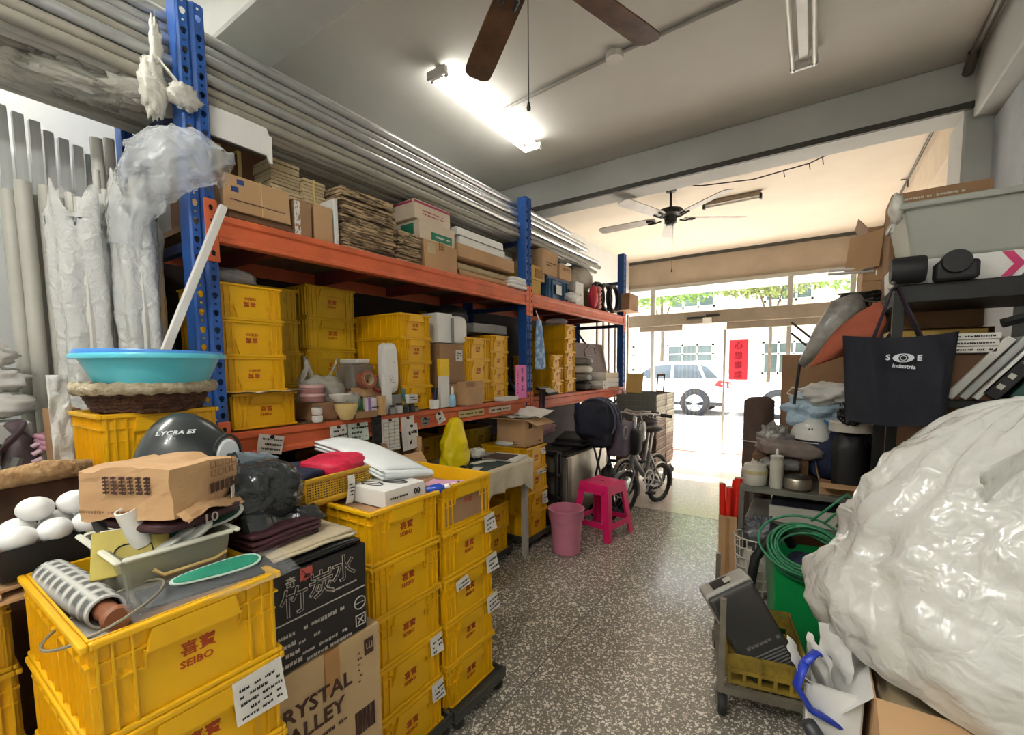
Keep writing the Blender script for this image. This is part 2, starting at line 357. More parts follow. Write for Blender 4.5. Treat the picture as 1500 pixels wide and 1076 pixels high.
# ---------------------------------------------------------------- ceiling fans
def fan(label, x, y, zb, rad, a0, blade_mat, body_mat, bw, cord, ztop, tilt=.18):
    t = thing('ceiling_fan', label, 'ceiling fan', (x, y, zb)); H = ztop-zb
    MB().lathe([(0, H), (.065, H), (.07, H-.03), (.05, H-.09), (.02, H-.1), (0, H-.1)], 20).build('canopy', body_mat, t, True)
    MB().cyl((0, 0, H-.09), (0, 0, .05), .013, 10).build('downrod', body_mat, t, True)
    MB().lathe([(0, .09), (.05, .085), (.12, .06), (.14, .03), (.13, .005), (.07, -.01), (.06, -.06), (.045, -.085), (.02, -.1), (0, -.1)], 28).build('motor', body_mat, t, True)
    MB().lathe([(.055, -.03), (.062, -.03), (.062, -.075), (.055, -.075)], 20).build('switch_housing', body_mat, t, True)
    for k in range(5):
        a = a0+k*2*PI/5; ca, sa = math.cos(a), math.sin(a)
        def P(r, w, z=0): return Vector((ca*r-sa*w, sa*r+ca*w, z+w*tilt-.02))
        b = MB(); prof = [(.2, .8), (.24, .92), (.5, 1), (.85, 1.08), (.95, 1.06), (.975, .95), (1, .55)]
        A = []; 
        for r_, w_ in prof: A.append((P(r_*rad, -w_*bw/2, .004), P(r_*rad, w_*bw/2, .004), P(r_*rad, -w_*bw/2, -.004), P(r_*rad, w_*bw/2, -.004)))
        for q0, q1 in zip(A, A[1:]):
            b._add([*q0, *q1], [(0, 1, 5, 4), (2, 6, 7, 3), (0, 4, 6, 2), (1, 3, 7, 5)])
        b._add(list(A[0]), [(0, 2, 3, 1)]); b._add(list(A[-1]), [(0, 1, 3, 2)])
        bmesh.ops.remove_doubles(b.bm, verts=b.bm.verts, dist=.0005)
        bl = b.build('blade', blade_mat, t)
        br = MB().tube([P(.1, 0, -.02), P(.16, 0, -.03), P(.2*rad+.03, -.03, -.015), P(.2*rad+.09, -.03, -.012)], .009, 8).tube([P(.16, 0, -.03), P(.2*rad+.03, .03, -.015), P(.2*rad+.09, .03, -.012)], .009, 8)
        br.build('blade_bracket', body_mat, bl, True)
    cz = cord[2]-zb
    pc = MB().cyl((cord[0]-x, cord[1]-y, -.05), (cord[0]-x, cord[1]-y, cz+.03), .0022, 6).build('pull_cord', m_dark, t)
    MB().lathe([(0, .035), (.005, .03), (.009, .01), (.007, 0), (0, -.003)], 10, (cord[0]-x, cord[1]-y, cz)).build('pull_knob', m_dark, pc, True)
    return t
m_bladebrown = M('brown_blade', (112, 78, 52), .5, var=.25, scale=9, stretch=(1, 1, 1), dark=(72, 48, 32))
m_bladewhite = M('pale_blade', (208, 200, 188), .45, var=.08, scale=9)
fan('brown-bladed ceiling fan nearest the lit tube light', -.934, 1.528, 3.0, .76, math.radians(71.4), m_bladebrown, m_dark, .125, (-1.0, 1.63, 2.49), ZC)
fan('black ceiling fan with pale blades in front of the street window', -1.34, 5.1, 3.06, .82, math.radians(-37), m_bladewhite, m_dark, .125, (-1.30, 5.03, 2.45), ZC)
# ---------------------------------------------------------------- the street
m_pave = M('porch_paving', (214, 212, 206), .5, var=.06, scale=3)
struct('pavement', MB().box(-14, 12, YF+.001, 11.4, -.12, -.001), m_pave)
struct('street', MB().box(-30, 26, 11.4, 19, -.2, -.02), M('asphalt', (168, 168, 166), .85, var=.1, scale=9))
struct('pavement', MB().box(-30, 26, 19, 24, -.2, .05), m_pave)
struct('trim_18', MB().box(-8, 6, 10.5, 10.75, 3.05, 3.4), M('porch_beam', (150, 146, 138), .7, var=.08))
m_bld = M('cream_facade', (190, 180, 158), .8, var=.06, scale=1)
b = thing('building', 'cream building with white-framed windows across the street', 'building', (-3.5, 24, 0))
MB().box(-9, 11, 0, 6, 0, 6.4).build('facade', m_bld, b)
MB().box(-9.1, 11.1, -.25, 0, 3.35, 3.6).box(-9.2, 11.2, -.5, 6, 6.4, 6.7).build('ledge', M('ledge_white', (236, 234, 226), .7, var=.04), b)
m_wf = M('white_window_frame', (232, 230, 220), .6, var=.03); m_wg = M('building_window_glass', (78, 92, 88), .15, var=.2, scale=.8)
for x0, x1, z0, z1, n in ((-2.85, -.6, 1.2, 2.5, 3), (1.5, 3.4, 1.0, 2.5, 3), (-7, -4.6, 1.2, 2.5, 3), (5.4, 7.8, 1.0, 2.5, 3), (-2.85, -.6, 4.3, 5.6, 3), (1.5, 3.4, 4.3, 5.6, 3)):
    f = MB(); t_ = .09; f.box(x0, x1, -.1, -.01, z0, z0+t_).box(x0, x1, -.1, -.01, z1-t_, z1).box(x0, x1, -.1, -.01, z0+(z1-z0)*.6, z0+(z1-z0)*.6+.06)
    for k in range(n+1): xx = x0+(x1-x0-t_)*k/n; f.box(xx, xx+t_, -.1, -.01, z0, z1)
    f = f.build('window', m_wf, b); MB().box(x0+.03, x1-.03, -.05, -.02, z0+.03, z1-.03).build('pane', m_wg, f)
m_trunk = M('bark', (96, 82, 66), .9, var=.2)
def tree(label, x, y, zc, rr, seed, rgb):
    t = thing('tree', label, 'tree', (x, y, 0), 0, 'street trees')
    MB().tube([(0, 0, 0), (.05, .02, zc*.5), (-.05, 0, zc)], [.07, .06, .04], 10).tube([(0, 0, zc*.55), (.5, .1, zc*.9)], [.04, .02], 8).tube([(0, 0, zc*.6), (-.6, 0, zc*.95)], [.04, .02], 8).build('trunk', m_trunk, t, True)
    q = random.Random(seed); f = MB()
    for _ in range(3600):
        d = Vector((q.gauss(0, 1), q.gauss(0, 1), q.gauss(0, 1))).normalized()*rr*(q.random()**.4)
        c = Vector((d.x*1.5, d.y, zc+d.z*.62)); u = Vector((q.gauss(0, 1), q.gauss(0, 1), q.gauss(0, 1))).normalized(); v = u.orthogonal().normalized(); s = q.uniform(.07, .15)
        f._add([c-u*s, c+v*s*.5, c+u*s, c-v*s*.5], [(0, 1, 2, 3)])
    f.build('foliage', M('leaf_%d' % seed, rgb, .6, var=.3, scale=3), t, recalc=False)
tree('leafy street tree seen through the wide transom window', -4.9, 17.6, 4.9, 2.0, 3, (120, 150, 62))
tree('leafy street tree seen through the transom window next to the boxes', 2.0, 18.2, 4.9, 1.9, 5, (132, 164, 70))
tree('yellow-green street tree beyond the middle of the transom window', -1.5, 20.6, 5.2, 1.8, 8, (150, 160, 90))
m_carw = M('white_car_paint', (236, 238, 240), .25, var=.02, coat=.6); m_carg = M('silver_car_paint', (214, 218, 222), .25, var=.02, coat=.6)
m_carglass = M('car_glass', (62, 74, 82), .08, var=.1); m_tyre = M('tyre_rubber', (34, 34, 36), .8, var=.1); m_rim = M('alloy', (190, 192, 194), .3, metal=.7, var=.05)
def car(name, label, x, y, paint):
    t = thing(name, label, 'car', (x, y, -.02))          # nose towards -x, near side at y = 0
    low = [(-3.6, .28), (.82, .28), (.9, .5), (.93, .85), (.86, 1.02), (-2.3, 1.02), (-3.4, .9), (-3.7, .72), (-3.74, .45)]
    up_ = [(-2.3, 1.0), (-1.55, 1.5), (-.9, 1.62), (.1, 1.6), (.55, 1.48), (.86, 1.02)]
    bd = MB().prism(low, (0, 1.78, 0), (1, 0, 0), (0, 0, 1), 1.78)
    bd.hexa([(-2.3, .02, 1.01), (.86, .02, 1.01), (-2.3, 1.76, 1.01), (.86, 1.76, 1.01), (-1.45, .2, 1.58), (.25, .2, 1.6), (-1.45, 1.58, 1.58), (.25, 1.58, 1.6)])
    bd.build('body', paint, t, bevel=.09, seg=3, smooth='all')
    for xs in ([(-1.85, 1.08), (-1.28, 1.46), (-.72, 1.5), (-.72, 1.08)], [(-.64, 1.08), (-.64, 1.5), (.0, 1.5), (.2, 1.08)], [(.28, 1.08), (.1, 1.48), (.28, 1.42), (.6, 1.1)]):
        b2 = MB(); vs = []
        for xx, zz in xs: vs.append(Vector((xx, .02+(zz-1.01)/.58*.18-.012, zz)))
        b2._add(vs+[v+Vector((0, .03, 0)) for v in vs], [(0, 1, 2, 3), (4, 7, 6, 5), (0, 4, 5, 1), (1, 5, 6, 2), (2, 6, 7, 3), (3, 7, 4, 0)]); b2.build('side_window', m_carglass, t)
    for wx in (-2.75, 0):
        for wy in (-.085, 1.69):
            wh = MB().lathe([(.25, -.0), (.33, 0), (.37, .03), (.37, .15), (.33, .18), (0, .18)], 28, (wx, wy, .375), ax='y').build('wheel', m_tyre, t, True)
            rm = MB().lathe([(.0, .03), (.05, .02), (.06, .05), (.06, .06)], 16, (wx, wy, .375), ax='y').lathe([(.235, .06), (.26, .01), (.27, .02), (.27, .08)], 28, (wx, wy, .375), ax='y').lathe([(0, .075), (.25, .075)], 24, (wx, wy, .375), ax='y')
            for k in range(5):
                a = k*2*PI/5+.3; rm.tube([(wx+.04*math.cos(a), wy+.035, .375+.04*math.sin(a)), (wx+.25*math.cos(a), wy+.02, .375+.25*math.sin(a))], [.04, .03], 6)
            rm.build('rim', m_rim, wh, True)
        MB().lathe([(0, 0), (.42, 0), (.42, .012), (0, .012)], 28, (wx, -.006, .375), ax='y').build('wheel_arch', M('arch_plastic', (40, 40, 42), .7, var=.1), t, True)
    MB().hexa([(.5, -.015, .88), (.9, .0, .8), (.5, .25, .88), (.95, .3, .8), (.62, -.01, 1.02), (.88, .02, 1.0), (.62, .25, 1.03), (.9, .3, 1.0)]).build('tail_light', M('red_lens', (206, 40, 40), .2, var=.05), t, bevel=.01)
    MB().box(-1.62, -1.42, -.16, -.01, 1.02, 1.14).build('wing_mirror', paint, t, bevel=.02)
    MB().box(-3.5, .8, -.012, .01, .3, .4).build('sill', M('arch_plastic', (40, 40, 42), .7), t)
    MB().box(-.5, -.36, -.02, .01, .86, .89).build('door_handle', paint, t); MB().box(.28, .42, -.02, .01, .9, .93).build('door_handle', paint, t)
    return t
car('parked_car', 'white car with a red tail light parked outside the glass door', -2.84, 13.8, m_carw)
car('parked_car', 'silver white car behind the red paper, second along the street', 2.0, 13.9, m_carg)
# ---- red couplet sheet on the glass
a = at(1069, 498, 'y', YF-.01); b2 = at(1095, 556, 'y', YF-.01)
pw, ph = .29, a.z-b2.z
t = thing('red_paper_sign', 'red paper sheet with four brushed characters taped to the glass door', 'sign', ((a.x+b2.x)/2, YF-.0095, (a.z+b2.z)/2))
MB().sheet(lambda u, v: (pw*(u-.5), .004*math.sin(u*5+v*2), ph*(v-.5)), 8, 10, .0015).build('sheet', M('red_paper', (236, 62, 84), .6, var=.03), t, smooth=True)
for k, ch in enumerate('招財進寶'[:0] or '心想事成'): text(ch, .13, M('dark_red_ink', (172, 28, 52), .6, var=0), t, (0, -.009, ph/2-.105-k*.165), FY, 'character', bold=.002)
# ---- camera-like fitting on the transom rail
t = thing('sensor_unit', 'small white sensor box with clamp on the brown door rail', 'sensor', (-1.56, YF-.1, 2.22))
MB().box(-.06, .08, -.05, 0, -.07, .05).build('case', M('plastic_white', (216, 213, 204)), t, bevel=.01)
MB().box(-.33, -.03, -.03, 0, .03, .075).box(-.02, .2, -.02, 0, .06, .1).build('bracket', m_dark, t, bevel=.004)
# ================================================================ pallet rack
m_blue = M('rack_blue', (28, 78, 150), .45, var=.12, scale=8)
m_orange = M('rack_orange', (214, 104, 62), .5, var=.1, scale=7)
m_ply = M('shelf_board', (122, 96, 70), .75, var=.2, scale=8, stretch=(1, 8, 1))
m_bolt = M('black_hole', (14, 14, 16), .8, var=0)
RX, RD = -2.1, -2.86
def upright(mb, x, yc, h, front):
    w, p = .098, .0725; n = int(h/p)
    td = [(-.011, .012), (0, .02), (.011, .012), (.012, 0), (.006, -.022), (0, -.026), (-.006, -.022), (-.012, 0)]
    small = [(-.004, .004), (0, .005), (.004, .004), (.005, 0), (.004, -.004), (0, -.005), (-.004, -.004), (-.005, 0)]
    sx = 1 if front else -1
    def V(y, z, d=0): return (x-sx*d, yc+y, z)
    for k in range(n*2):
        z0, z1 = k*p/2*h/(n*p), (k+1)*p/2*h/(n*p); zc = (z0+z1)/2; q = td if k % 2 == 0 else small; sc_ = .62 if k % 2 == 0 else 1
        for c in (-1, 1):
            yc_ = c*.027; y0, y1 = yc_-.015, yc_+.015
            rc = [(y0, z1), (yc_, z1), (y1, z1), (y1, zc), (y1, z0), (yc_, z0), (y0, z0), (y0, zc)]
            mb._add([V(*r) for r in rc]+[V(yc_+a*.9, zc+b*sc_) for a, b in q], [(i, (i+1) % 8, (i+1) % 8+8, i+8) for i in range(8)])
    for a, b, d0, d1 in ((-.012, 0, 0, .012), (0, .012, .012, 0)): mb._add([V(a, 0, d0), V(b, 0, d1), V(b, h, d1), V(a, h, d0)], [(0, 1, 2, 3)])
    for s in (-1, 1):
        mb._add([V(s*.042, 0), V(s*.049, 0, .006), V(s*.049, h, .006), V(s*.042, h)], [(0, 1, 2, 3)])
        xa, xb = sorted((x-sx*.006, x-sx*.085)); mb.box(xa, xb, yc+s*.049-.0015, yc+s*.049+.0015, 0, h)
    return mb
rack = thing('pallet_rack', 'blue and orange pallet rack along the white wall', 'rack', (0, 0, 0))
YU = (.864, 3.41, 5.82); HU = 2.91; ZL, ZU = 1.172, 2.102
for i, y in enumerate(YU):
    upright(MB(), RX, y, HU, True).build('upright', m_blue, rack, recalc=False)
    upright(MB(), RD, y, HU, False).build('upright', m_blue, rack, recalc=False)
    mbd = M('rack_blue_dark', (24, 44, 84), .5, var=.1)
    for z in (.15, 1.08, 1.98, 2.54): MB().box(RD+.01, RX-.01, y-.016, y+.016, z-.02, z+.02).build('cross_bar', mbd, rack)
    for a, c in (((RD+.05, y, .2), (RX-.05, y, 1.05)), ((RX-.05, y, 1.1), (RD+.05, y, 1.95))): MB().tube([a, c], .014, 6).build('brace', mbd, rack)
    for s in (-1, 1):
        for fx, sx in ((RX, 1), (RD, -1)):
            xx = fx+sx*.001
            for zt in (ZL, ZU):
                if (i == 0 and s < 0) or (i == 2 and s > 0): continue
                pl = MB().box(min(xx, xx+sx*.004), max(xx, xx+sx*.004), y+s*.004 if s > 0 else y-.054, y+.054 if s > 0 else y-.004, zt-.2, zt+.055)
                pl = pl.build('end_plate', m_orange, rack, bevel=.003)
                if sx > 0:
                    hl = MB()
                    for dz in (.02, -.03, -.075, -.12, -.165): hl.prism([(-.006, -.011), (.006, -.011), (.008, .006), (0, .013), (-.008, .006)] if dz not in (-.03, -.12) else [(-.005, -.004), (.005, -.004), (.005, .004), (-.005, .004)], (xx+.0042, y+s*.029, zt+dz), (0, 1, 0), (0, 0, 1), .0006)
                    hl.build('slot', m_bolt, pl)
for y0, y1 in ((YU[0]+.055, YU[1]-.055), (YU[1]+.055, YU[2]-.055)):
    for zt in (ZL, ZU):
        for fx, sx in ((RX, 1), (RD, -1)):
            pr = [(0, 0), (.05, 0), (.05, -.028), (.038, -.034), (.038, -.088), (.05, -.094), (.05, -.115), (0, -.115)]
            b = MB(); x0 = fx-sx*.042
            ring0 = [(x0+sx*a, y0, zt+c) for a, c in pr]; ring1 = [(x0+sx*a, y1, zt+c) for a, c in pr]; k = len(pr)
            b._add(ring0+ring1, [(i, (i+1) % k, (i+1) % k+k, i+k) for i in range(k)]+[tuple(range(k)), tuple(range(k, 2*k))])
            b.build('beam', m_orange, rack, bevel=.003)
        MB().box(RD+.05, RX-.045, y0-.02, y1+.02, zt-.02, zt+.006).build('deck_board', m_ply, rack)
        for k in range(4): yy = y0+(y1-y0)*(k+.5)/4; MB().box(RD+.045, RX-.045, yy-.02, yy+.02, zt-.09, zt-.021).build('deck_support', M('red_oxide', (120, 44, 34), .7, var=.15), rack)
# ---------------------------------------------------------------- pipes lying over the rack
m_pvc = M('grey_pvc', (196, 194, 184), .38, var=.08, scale=3, stretch=(1, .3, 1))
m_pvc2 = M('dull_pvc', (158, 153, 140), .45, var=.12, scale=3, stretch=(1, .3, 1))
m_alum = M('bright_aluminium', (206, 208, 208), .28, metal=.75, var=.06)
def pipe_mesh(L, r, thick=.003):
    return MB().lathe([(r-thick, 0), (r, 0), (r, L), (r-thick, L), (r-thick, .0)], 14)
q = random.Random(4)
k = 0
for row in range(7):
    nx = (12, 12, 12, 11, 10, 9, 7)[row]
    for j in range(nx):
        r = .0225
        x = -2.178-j*.0475-(.012 if row % 2 else 0)-(.005*row if row >= 3 else 0); z = 2.588+row*.0455
        y0 = q.choice((-1.5, -1.3, -.9, -1.7, -1.1)); L = q.uniform(5.6, 6.4)
        if j == 0 and row == 6: L = 6.1
        mt = m_pvc if (k*7) % 3 else m_pvc2
        if (row >= 4 and j < 3) or (row == 2 and j == 0): mt = m_alum
        if row < 1 and j > 3: L = q.uniform(3.6, 4.4)
        solo('long_pipe', pipe_mesh(L, r), mt, 'long grey pipe lying in the bundle across the top of the rack', 'pipe', (x, y0, z), 0, 'pipes on top of the rack', rot=(-PI/2, 0, 0), smooth=True); k += 1
m_tape = M('clear_tape_white', (226, 226, 220), .3, var=.05, bump=.3)
# wall-side supports that carry the near pipe ends
sp = thing('pipe_support', 'dark steel frame carrying the near ends of the long pipes', 'support frame', (0, 0, 0))
MB().box(-2.9, -2.12, -.75, -.7, 2.53, 2.562).build('cross_bar', m_dark, sp)
for x in (-2.88, -2.14): MB().box(x-.02, x+.02, -.75, -.7, 0, 2.53).build('post', m_dark, sp)
# ================================================================ yellow crates
m_yel = M('crate_yellow', (226, 172, 8), .42, var=.06, scale=4)
m_yel2 = M('crate_yellow_dusty', (206, 164, 24), .5, var=.1, scale=4)
m_red = M('crate_red_print', (168, 62, 14), .6, var=.1)
m_paper = M('paper_white', (222, 218, 210), .8, var=.03)
m_ink = M('black_ink', (30, 28, 28), .7, var=0)
CW, CD, CH = .325, .46, .182
def crate_proto(mat=m_yel, logo=True):
    t = thing('storage_crate', 'x', 'crate')
    w, d, h, th, i = CW/2, CD/2, CH, .004, .012
    a, b_ = d-i, w-i
    m = MB()
    for z0, z1, x0, x1, y0, y1 in ((.004, .009, -a, a, -b_, b_), (.004, h, -a, -a+th, -b_, b_), (.004, h, a-th, a, -b_, b_), (.004, h, -a+th, a-th, -b_, -b_+th), (.004, h, -a+th, a-th, b_-th, b_)): m.box(x0, x1, y0, y1, z0, z1)
    m.build('body', mat, t)
    m = MB()
    def ringbox(z0, z1, o):
        A, B = a+o, b_+o
        m.box(-A, A, -B, -b_, z0, z1).box(-A, A, b_, B, z0, z1).box(-A, -a, -b_, b_, z0, z1).box(a, A, -b_, b_, z0, z1)
    ringbox(h-.014, h, .012); ringbox(0.0, .012, .009)
    m.build('rim', mat, t, bevel=.0035, seg=2)
    m = MB()
    def ring2(z0, z1, o):
        A, B = a+o, b_+o
        m.box(-A, A, -B, -b_, z0, z1).box(-A, A, b_, B, z0, z1).box(-A, -a, -b_, b_, z0, z1).box(a, A, -b_, b_, z0, z1)
    ring2(h-.046, h-.0425, .006)
    for s in (-1, 1):
        for y in (-.142, -.122, -.095, .095, .122, .142): m.box(min(s*a, s*(a+.007)), max(s*a, s*(a+.007)), y-.002, y+.002, .012, h-.014)
        for y0, y1 in ((-b_, -.085), (.085, b_)): m.box(min(s*a, s*(a+.005)), max(s*a, s*(a+.005)), y0, y1, .1, .1035)
        for x in (-.2, -.16, -.11, -.055, 0, .055, .11, .16, .2): m.box(x-.002, x+.002, min(s*b_, s*(b_+.007)), max(s*b_, s*(b_+.007)), .012, h-.014)
    m.build('ribs', mat, t)
    for s in (-1, 1):
        x = s*a; o = MB()
        o._add([(x, -.068, h-.014), (x+s*.012, -.068, h-.014), (x+s*.013, -.078, h-.055), (x, -.078, h-.055), (x, .068, h-.014), (x+s*.012, .068, h-.014), (x+s*.013, .078, h-.055), (x, .078, h-.055)], [(0, 1, 2, 3), (4, 7, 6, 5), (0, 4, 5, 1), (1, 5, 6, 2), (2, 6, 7, 3)])
        for y in (-.079, .079): o._add([(x, y-.002, h-.05), (x+s*.011, y-.002, h-.05), (x, y+.002, h-.05), (x+s*.011, y+.002, h-.05), (x, y-.002, h-.085), (x+s*.004, y-.002, h-.085), (x, y+.002, h-.085), (x+s*.004, y+.002, h-.085)], [(0, 2, 3, 1), (4, 5, 7, 6), (0, 1, 5, 4), (2, 6, 7, 3), (0, 4, 6, 2), (1, 3, 7, 5)])
        o.build('handle_grip', mat, t)
    if logo:
        text('喜寶', .029, m_red, t, (a+.0004, .004, .095), FX, 'logo', bold=.0004, sx=1.05)
        text('SEIBO', .019, m_red, t, (a+.0004, .0, .068), FX, 'logo', bold=.0004, sx=1.15)
    return t
CRATE = crate_proto(); CRATE2 = crate_proto(m_yel2)
ORD = ('topmost', 'second', 'third', 'fourth', 'fifth', 'sixth', 'seventh', 'eighth')
first = {1: True, 2: True}
def put_crate(x, y, z, label, group, rz=0, kind=1, scale=(1, 1, 1)):
    """x = front face"""
    src = CRATE if kind == 1 else CRATE2
    d = CD/2*scale[0]; loc = (x-d*math.cos(rz), y-d*math.sin(rz), z)
    if first[kind]:
        first[kind] = False; src.location = loc; src.rotation_euler = (0, 0, rz); src.scale = scale; src['label'] = label; src['group'] = group; return src
    return dup(src, loc, rz, label, group, scale=scale)
def stack(x, y, z0, n, where, group, rz=0, kind=1, scale=(1, 1, 1), jit=.006, tone='yellow crate'):
    out = []
    for k in range(n):
        q = random.Random(int(x*100)+int(y*1000)+k)
        lb = ('%s, topmost in stack %s' % (tone, where)) if k == n-1 else ('%s, bottom one in stack %s' % (tone, where)) if k == 0 and n > 1 else '%s, %s from top in stack %s' % (tone, ORD[n-1-k], where)
        if n == 1: lb = '%s %s' % (tone, where)
        out.append(put_crate(x+q.uniform(-jit, jit), y+q.uniform(-jit, jit), z0+k*CH*scale[2]*1.004, lb, group, rz, kind, scale))
    return out
def crate_paper(c, y, z, w=.1, h=.07, rows=3, seed=1, ang=0, hang=True, name='paper_label', mat=None):
    """a paper slip taped on a crate's front"""
    x = CD/2-.003
    m = MB().sheet(lambda u, v: (x+.004+.012*(1-v)**2*u, (u-.5)*w, (v-.5)*h), 6, 6, .0008); o = m.build(name, mat or m_paper, c, smooth=True)
    o.location = (0, y, z); o.rotation_euler = (ang, 0, 0)
    s = MB(); scribble(s, w*.85, h*.8, rows, seed, (x+.0135, 0, 0)); s = s.build('writing', m_ink, o); return o
# ================================================================ cartons, sacks and other helpers
m_kraft = M('kraft_cardboard', (192, 154, 112), .8, var=.08, scale=3)
m_kraft2 = M('brown_cardboard', (158, 122, 88), .82, var=.1, scale=3)
m_kraftd = M('dark_cardboard', (112, 80, 56), .85, var=.15, scale=4)
m_edge = M('cut_cardboard_edge', (206, 180, 142), .85, var=.2, scale=30)
m_ktape = M('parcel_tape', (172, 128, 78), .3, var=.06)
m_inkb = M('brown_print', (74, 46, 34), .8, var=.1)
m_white = M('plain_white', (232, 231, 226), .55, var=.03)
m_black = M('matt_black', (24, 24, 26), .55, var=.15)
m_blackp = M('glossy_black_plastic', (20, 20, 22), .18, var=.2, bump=.25, bscale=9)
m_grey = M('grey_plastic', (128, 128, 126), .45, var=.08)
m_navy = M('navy_cloth', (32, 42, 72), .85, var=.2, scale=12, bump=.2, bscale=90)
def carton(label, x, y0, y1, z0, z1, d, mat=None, open_=False, tape=True, rz=0, name='cardboard_box', group=None, prints=(), flaps=(.7, .5, .9, .6), bev=.003, cat='box'):
    """x = front plane; prints: (face, kind, args...) with face 'x' (front) or 'y' (the -y side)"""
    mat = mat or m_kraft; w, h = y1-y0, z1-z0; cx, cy = x-d/2, (y0+y1)/2
    t = thing(name, label, cat, (cx, cy, z0), rz, group); th = .004
    if not open_:
        q = random.Random(label); b = MB().box(-d/2, d/2, -w/2, w/2, 0, h)
        for v in b.bm.verts: v.co += Vector((q.uniform(-1, 1), q.uniform(-1, 1), -q.uniform(0, 1)*(v.co.z > .01)))*.003
        b.build('body', mat, t, bevel=bev, seg=2)
        if tape:
            tp = MB().box(-d/2-.001, d/2+.002, -.022, .022, h-.0015, h+.001).box(d/2-.001, d/2+.003, -.022, .022, h*.72, h+.001); tp.build('tape', m_ktape, t)
    else:
        b = MB().box(-d/2, d/2, -w/2, w/2, 0, th); b.box(-d/2, -d/2+th, -w/2, w/2, th, h).box(d/2-th, d/2, -w/2, w/2, th, h).box(-d/2+th, d/2-th, -w/2, -w/2+th, th, h).box(-d/2+th, d/2-th, w/2-th, w/2, th, h)
        b.build('body', mat, t)
        L = min(w, d)*.45
        for k, (ang) in enumerate(flaps):
            if ang is None: continue
            # hinge: +x, -x, -y, +y
            sgn = 1 if k in (0, 3) else -1
            if k < 2: vs = [Vector((0, -w/2+.004, 0)), Vector((0, w/2-.004, 0))]; o = Vector((sgn*(d/2-.002), 0, h)); dr = Vector((sgn*math.cos(ang), 0, math.sin(ang)))
            else: vs = [Vector((-d/2+.004, 0, 0)), Vector((d/2-.004, 0, 0))]; o = Vector((0, sgn*(w/2-.002), h)); dr = Vector((0, sgn*math.cos(ang), math.sin(ang)))
            n = dr.cross(vs[1]-vs[0]).normalized()*.0035
            p = [o+vs[0], o+vs[1], o+vs[0]+dr*L, o+vs[1]+dr*L]
            f = MB().hexa([*p, *[a+n for a in p]]); f.build('flap', mat, t)
    for pr in prints:
        face, kind, yc, zc = pr[:4]
        if kind == 'text':
            s, size, mm = pr[4:7]; bold = pr[7] if len(pr) > 7 else 0
            if face == 'x': text(s, size, mm, t, (d/2+.003, yc, zc), FX, 'lettering', bold=bold)
            else: text(s, size, mm, t, (yc, -w/2-.003, zc), FY, 'lettering', bold=bold)
        elif kind == 'scrib':
            ww, hh, rows, seed, mm = pr[4:9]; m = MB()
            if face == 'x': scribble(m, ww, hh, rows, seed, (d/2+.003, yc, zc))
            else: scribble(m, ww, hh, rows, seed, (yc, -w/2-.003, zc), (1, 0, 0), (0, 0, 1))
            m.build('printing', mm, t)
        elif kind == 'patch':
            ww, hh, mm = pr[4:7]
            if face == 'x': MB().box(d/2-.001, d/2+.0028, yc-ww/2, yc+ww/2, zc-hh/2, zc+hh/2).build('sticker', mm, t)
            else: MB().box(yc-ww/2, yc+ww/2, -w/2-.0028, -w/2+.001, zc-hh/2, zc+hh/2).build('sticker', mm, t)
    return t
def flat_stack(mb, w, d, h, n, seed=0, jit=.01, th=None):
    """a pack of flat boards, one mesh of layers: local front +x"""
    q = random.Random(seed); z = 0
    for k in range(n):
        t_ = h/n; a, b = q.uniform(-jit, jit), q.uniform(-jit, jit)
        mb.box(-d/2+a, d/2+a, -w/2+b, w/2+b, z+t_*.08, z+t_*.92); z += t_
    return mb
def soft(c, r, amp=.05, freq=3, seed=0, power=.45, flat=None, nu=32, nv=20, sharp=False): return MB().blob(c, r, amp, freq, seed, nu, nv, flat, sharp, power)
def rumple(o_bm, amt, f, seed=0):
    for v in o_bm.verts:
        n = noise.noise_vector(v.co*f+Vector((seed, seed*2, 0))); v.co += n*amt
def gridbox(x0, x1, y0, y1, z0, z1, n=8):
    m = MB().box(x0, x1, y0, y1, z0, z1); bmesh.ops.subdivide_edges(m.bm, edges=m.bm.edges, cuts=n, use_grid_fill=True); return m
# ================================================================ stacks along the aisle (nearest first)
g1 = 'crates standing along the aisle'
S1 = stack(-.95, .335, .1, 5, 'under the clear plastic bin', g1, jit=.002)
S0 = stack(-1.49, .015, .04, 5, 'behind the bin under the foam balls', g1, jit=.002)
S2 = stack(-1.15, 1.053, .077, 5, 'holding the white slipper box', g1, jit=.003)
S3 = stack(-1.15, 1.392, .077, 5, 'holding the pink paper', g1, jit=.003)
S5 = stack(-1.64, .53, .05, 7, 'under the wicker basket', g1, jit=.003, scale=(.62, .95, 1))
crate_paper(S1[3], .105, .125, .1, .095, 5, 2, .05); crate_paper(S1[3], -.06, .06, .05, .05, 3, 5)
crate_paper(S2[1], .125, .145, .06, .07, 3, 3, .05); crate_paper(S2[0], .125, .145, .06, .07, 3, 4, .05)
crate_paper(S3[3], .13, .15, .07, .075, 3, 6, .1); crate_paper(S3[2], .14, .15, .075, .075, 3, 7, .1); crate_paper(S3[1], .14, .15, .075, .075, 3, 8, .1); crate_paper(S3[2], -.06, .14, .075, .04, 2, 9, .12)
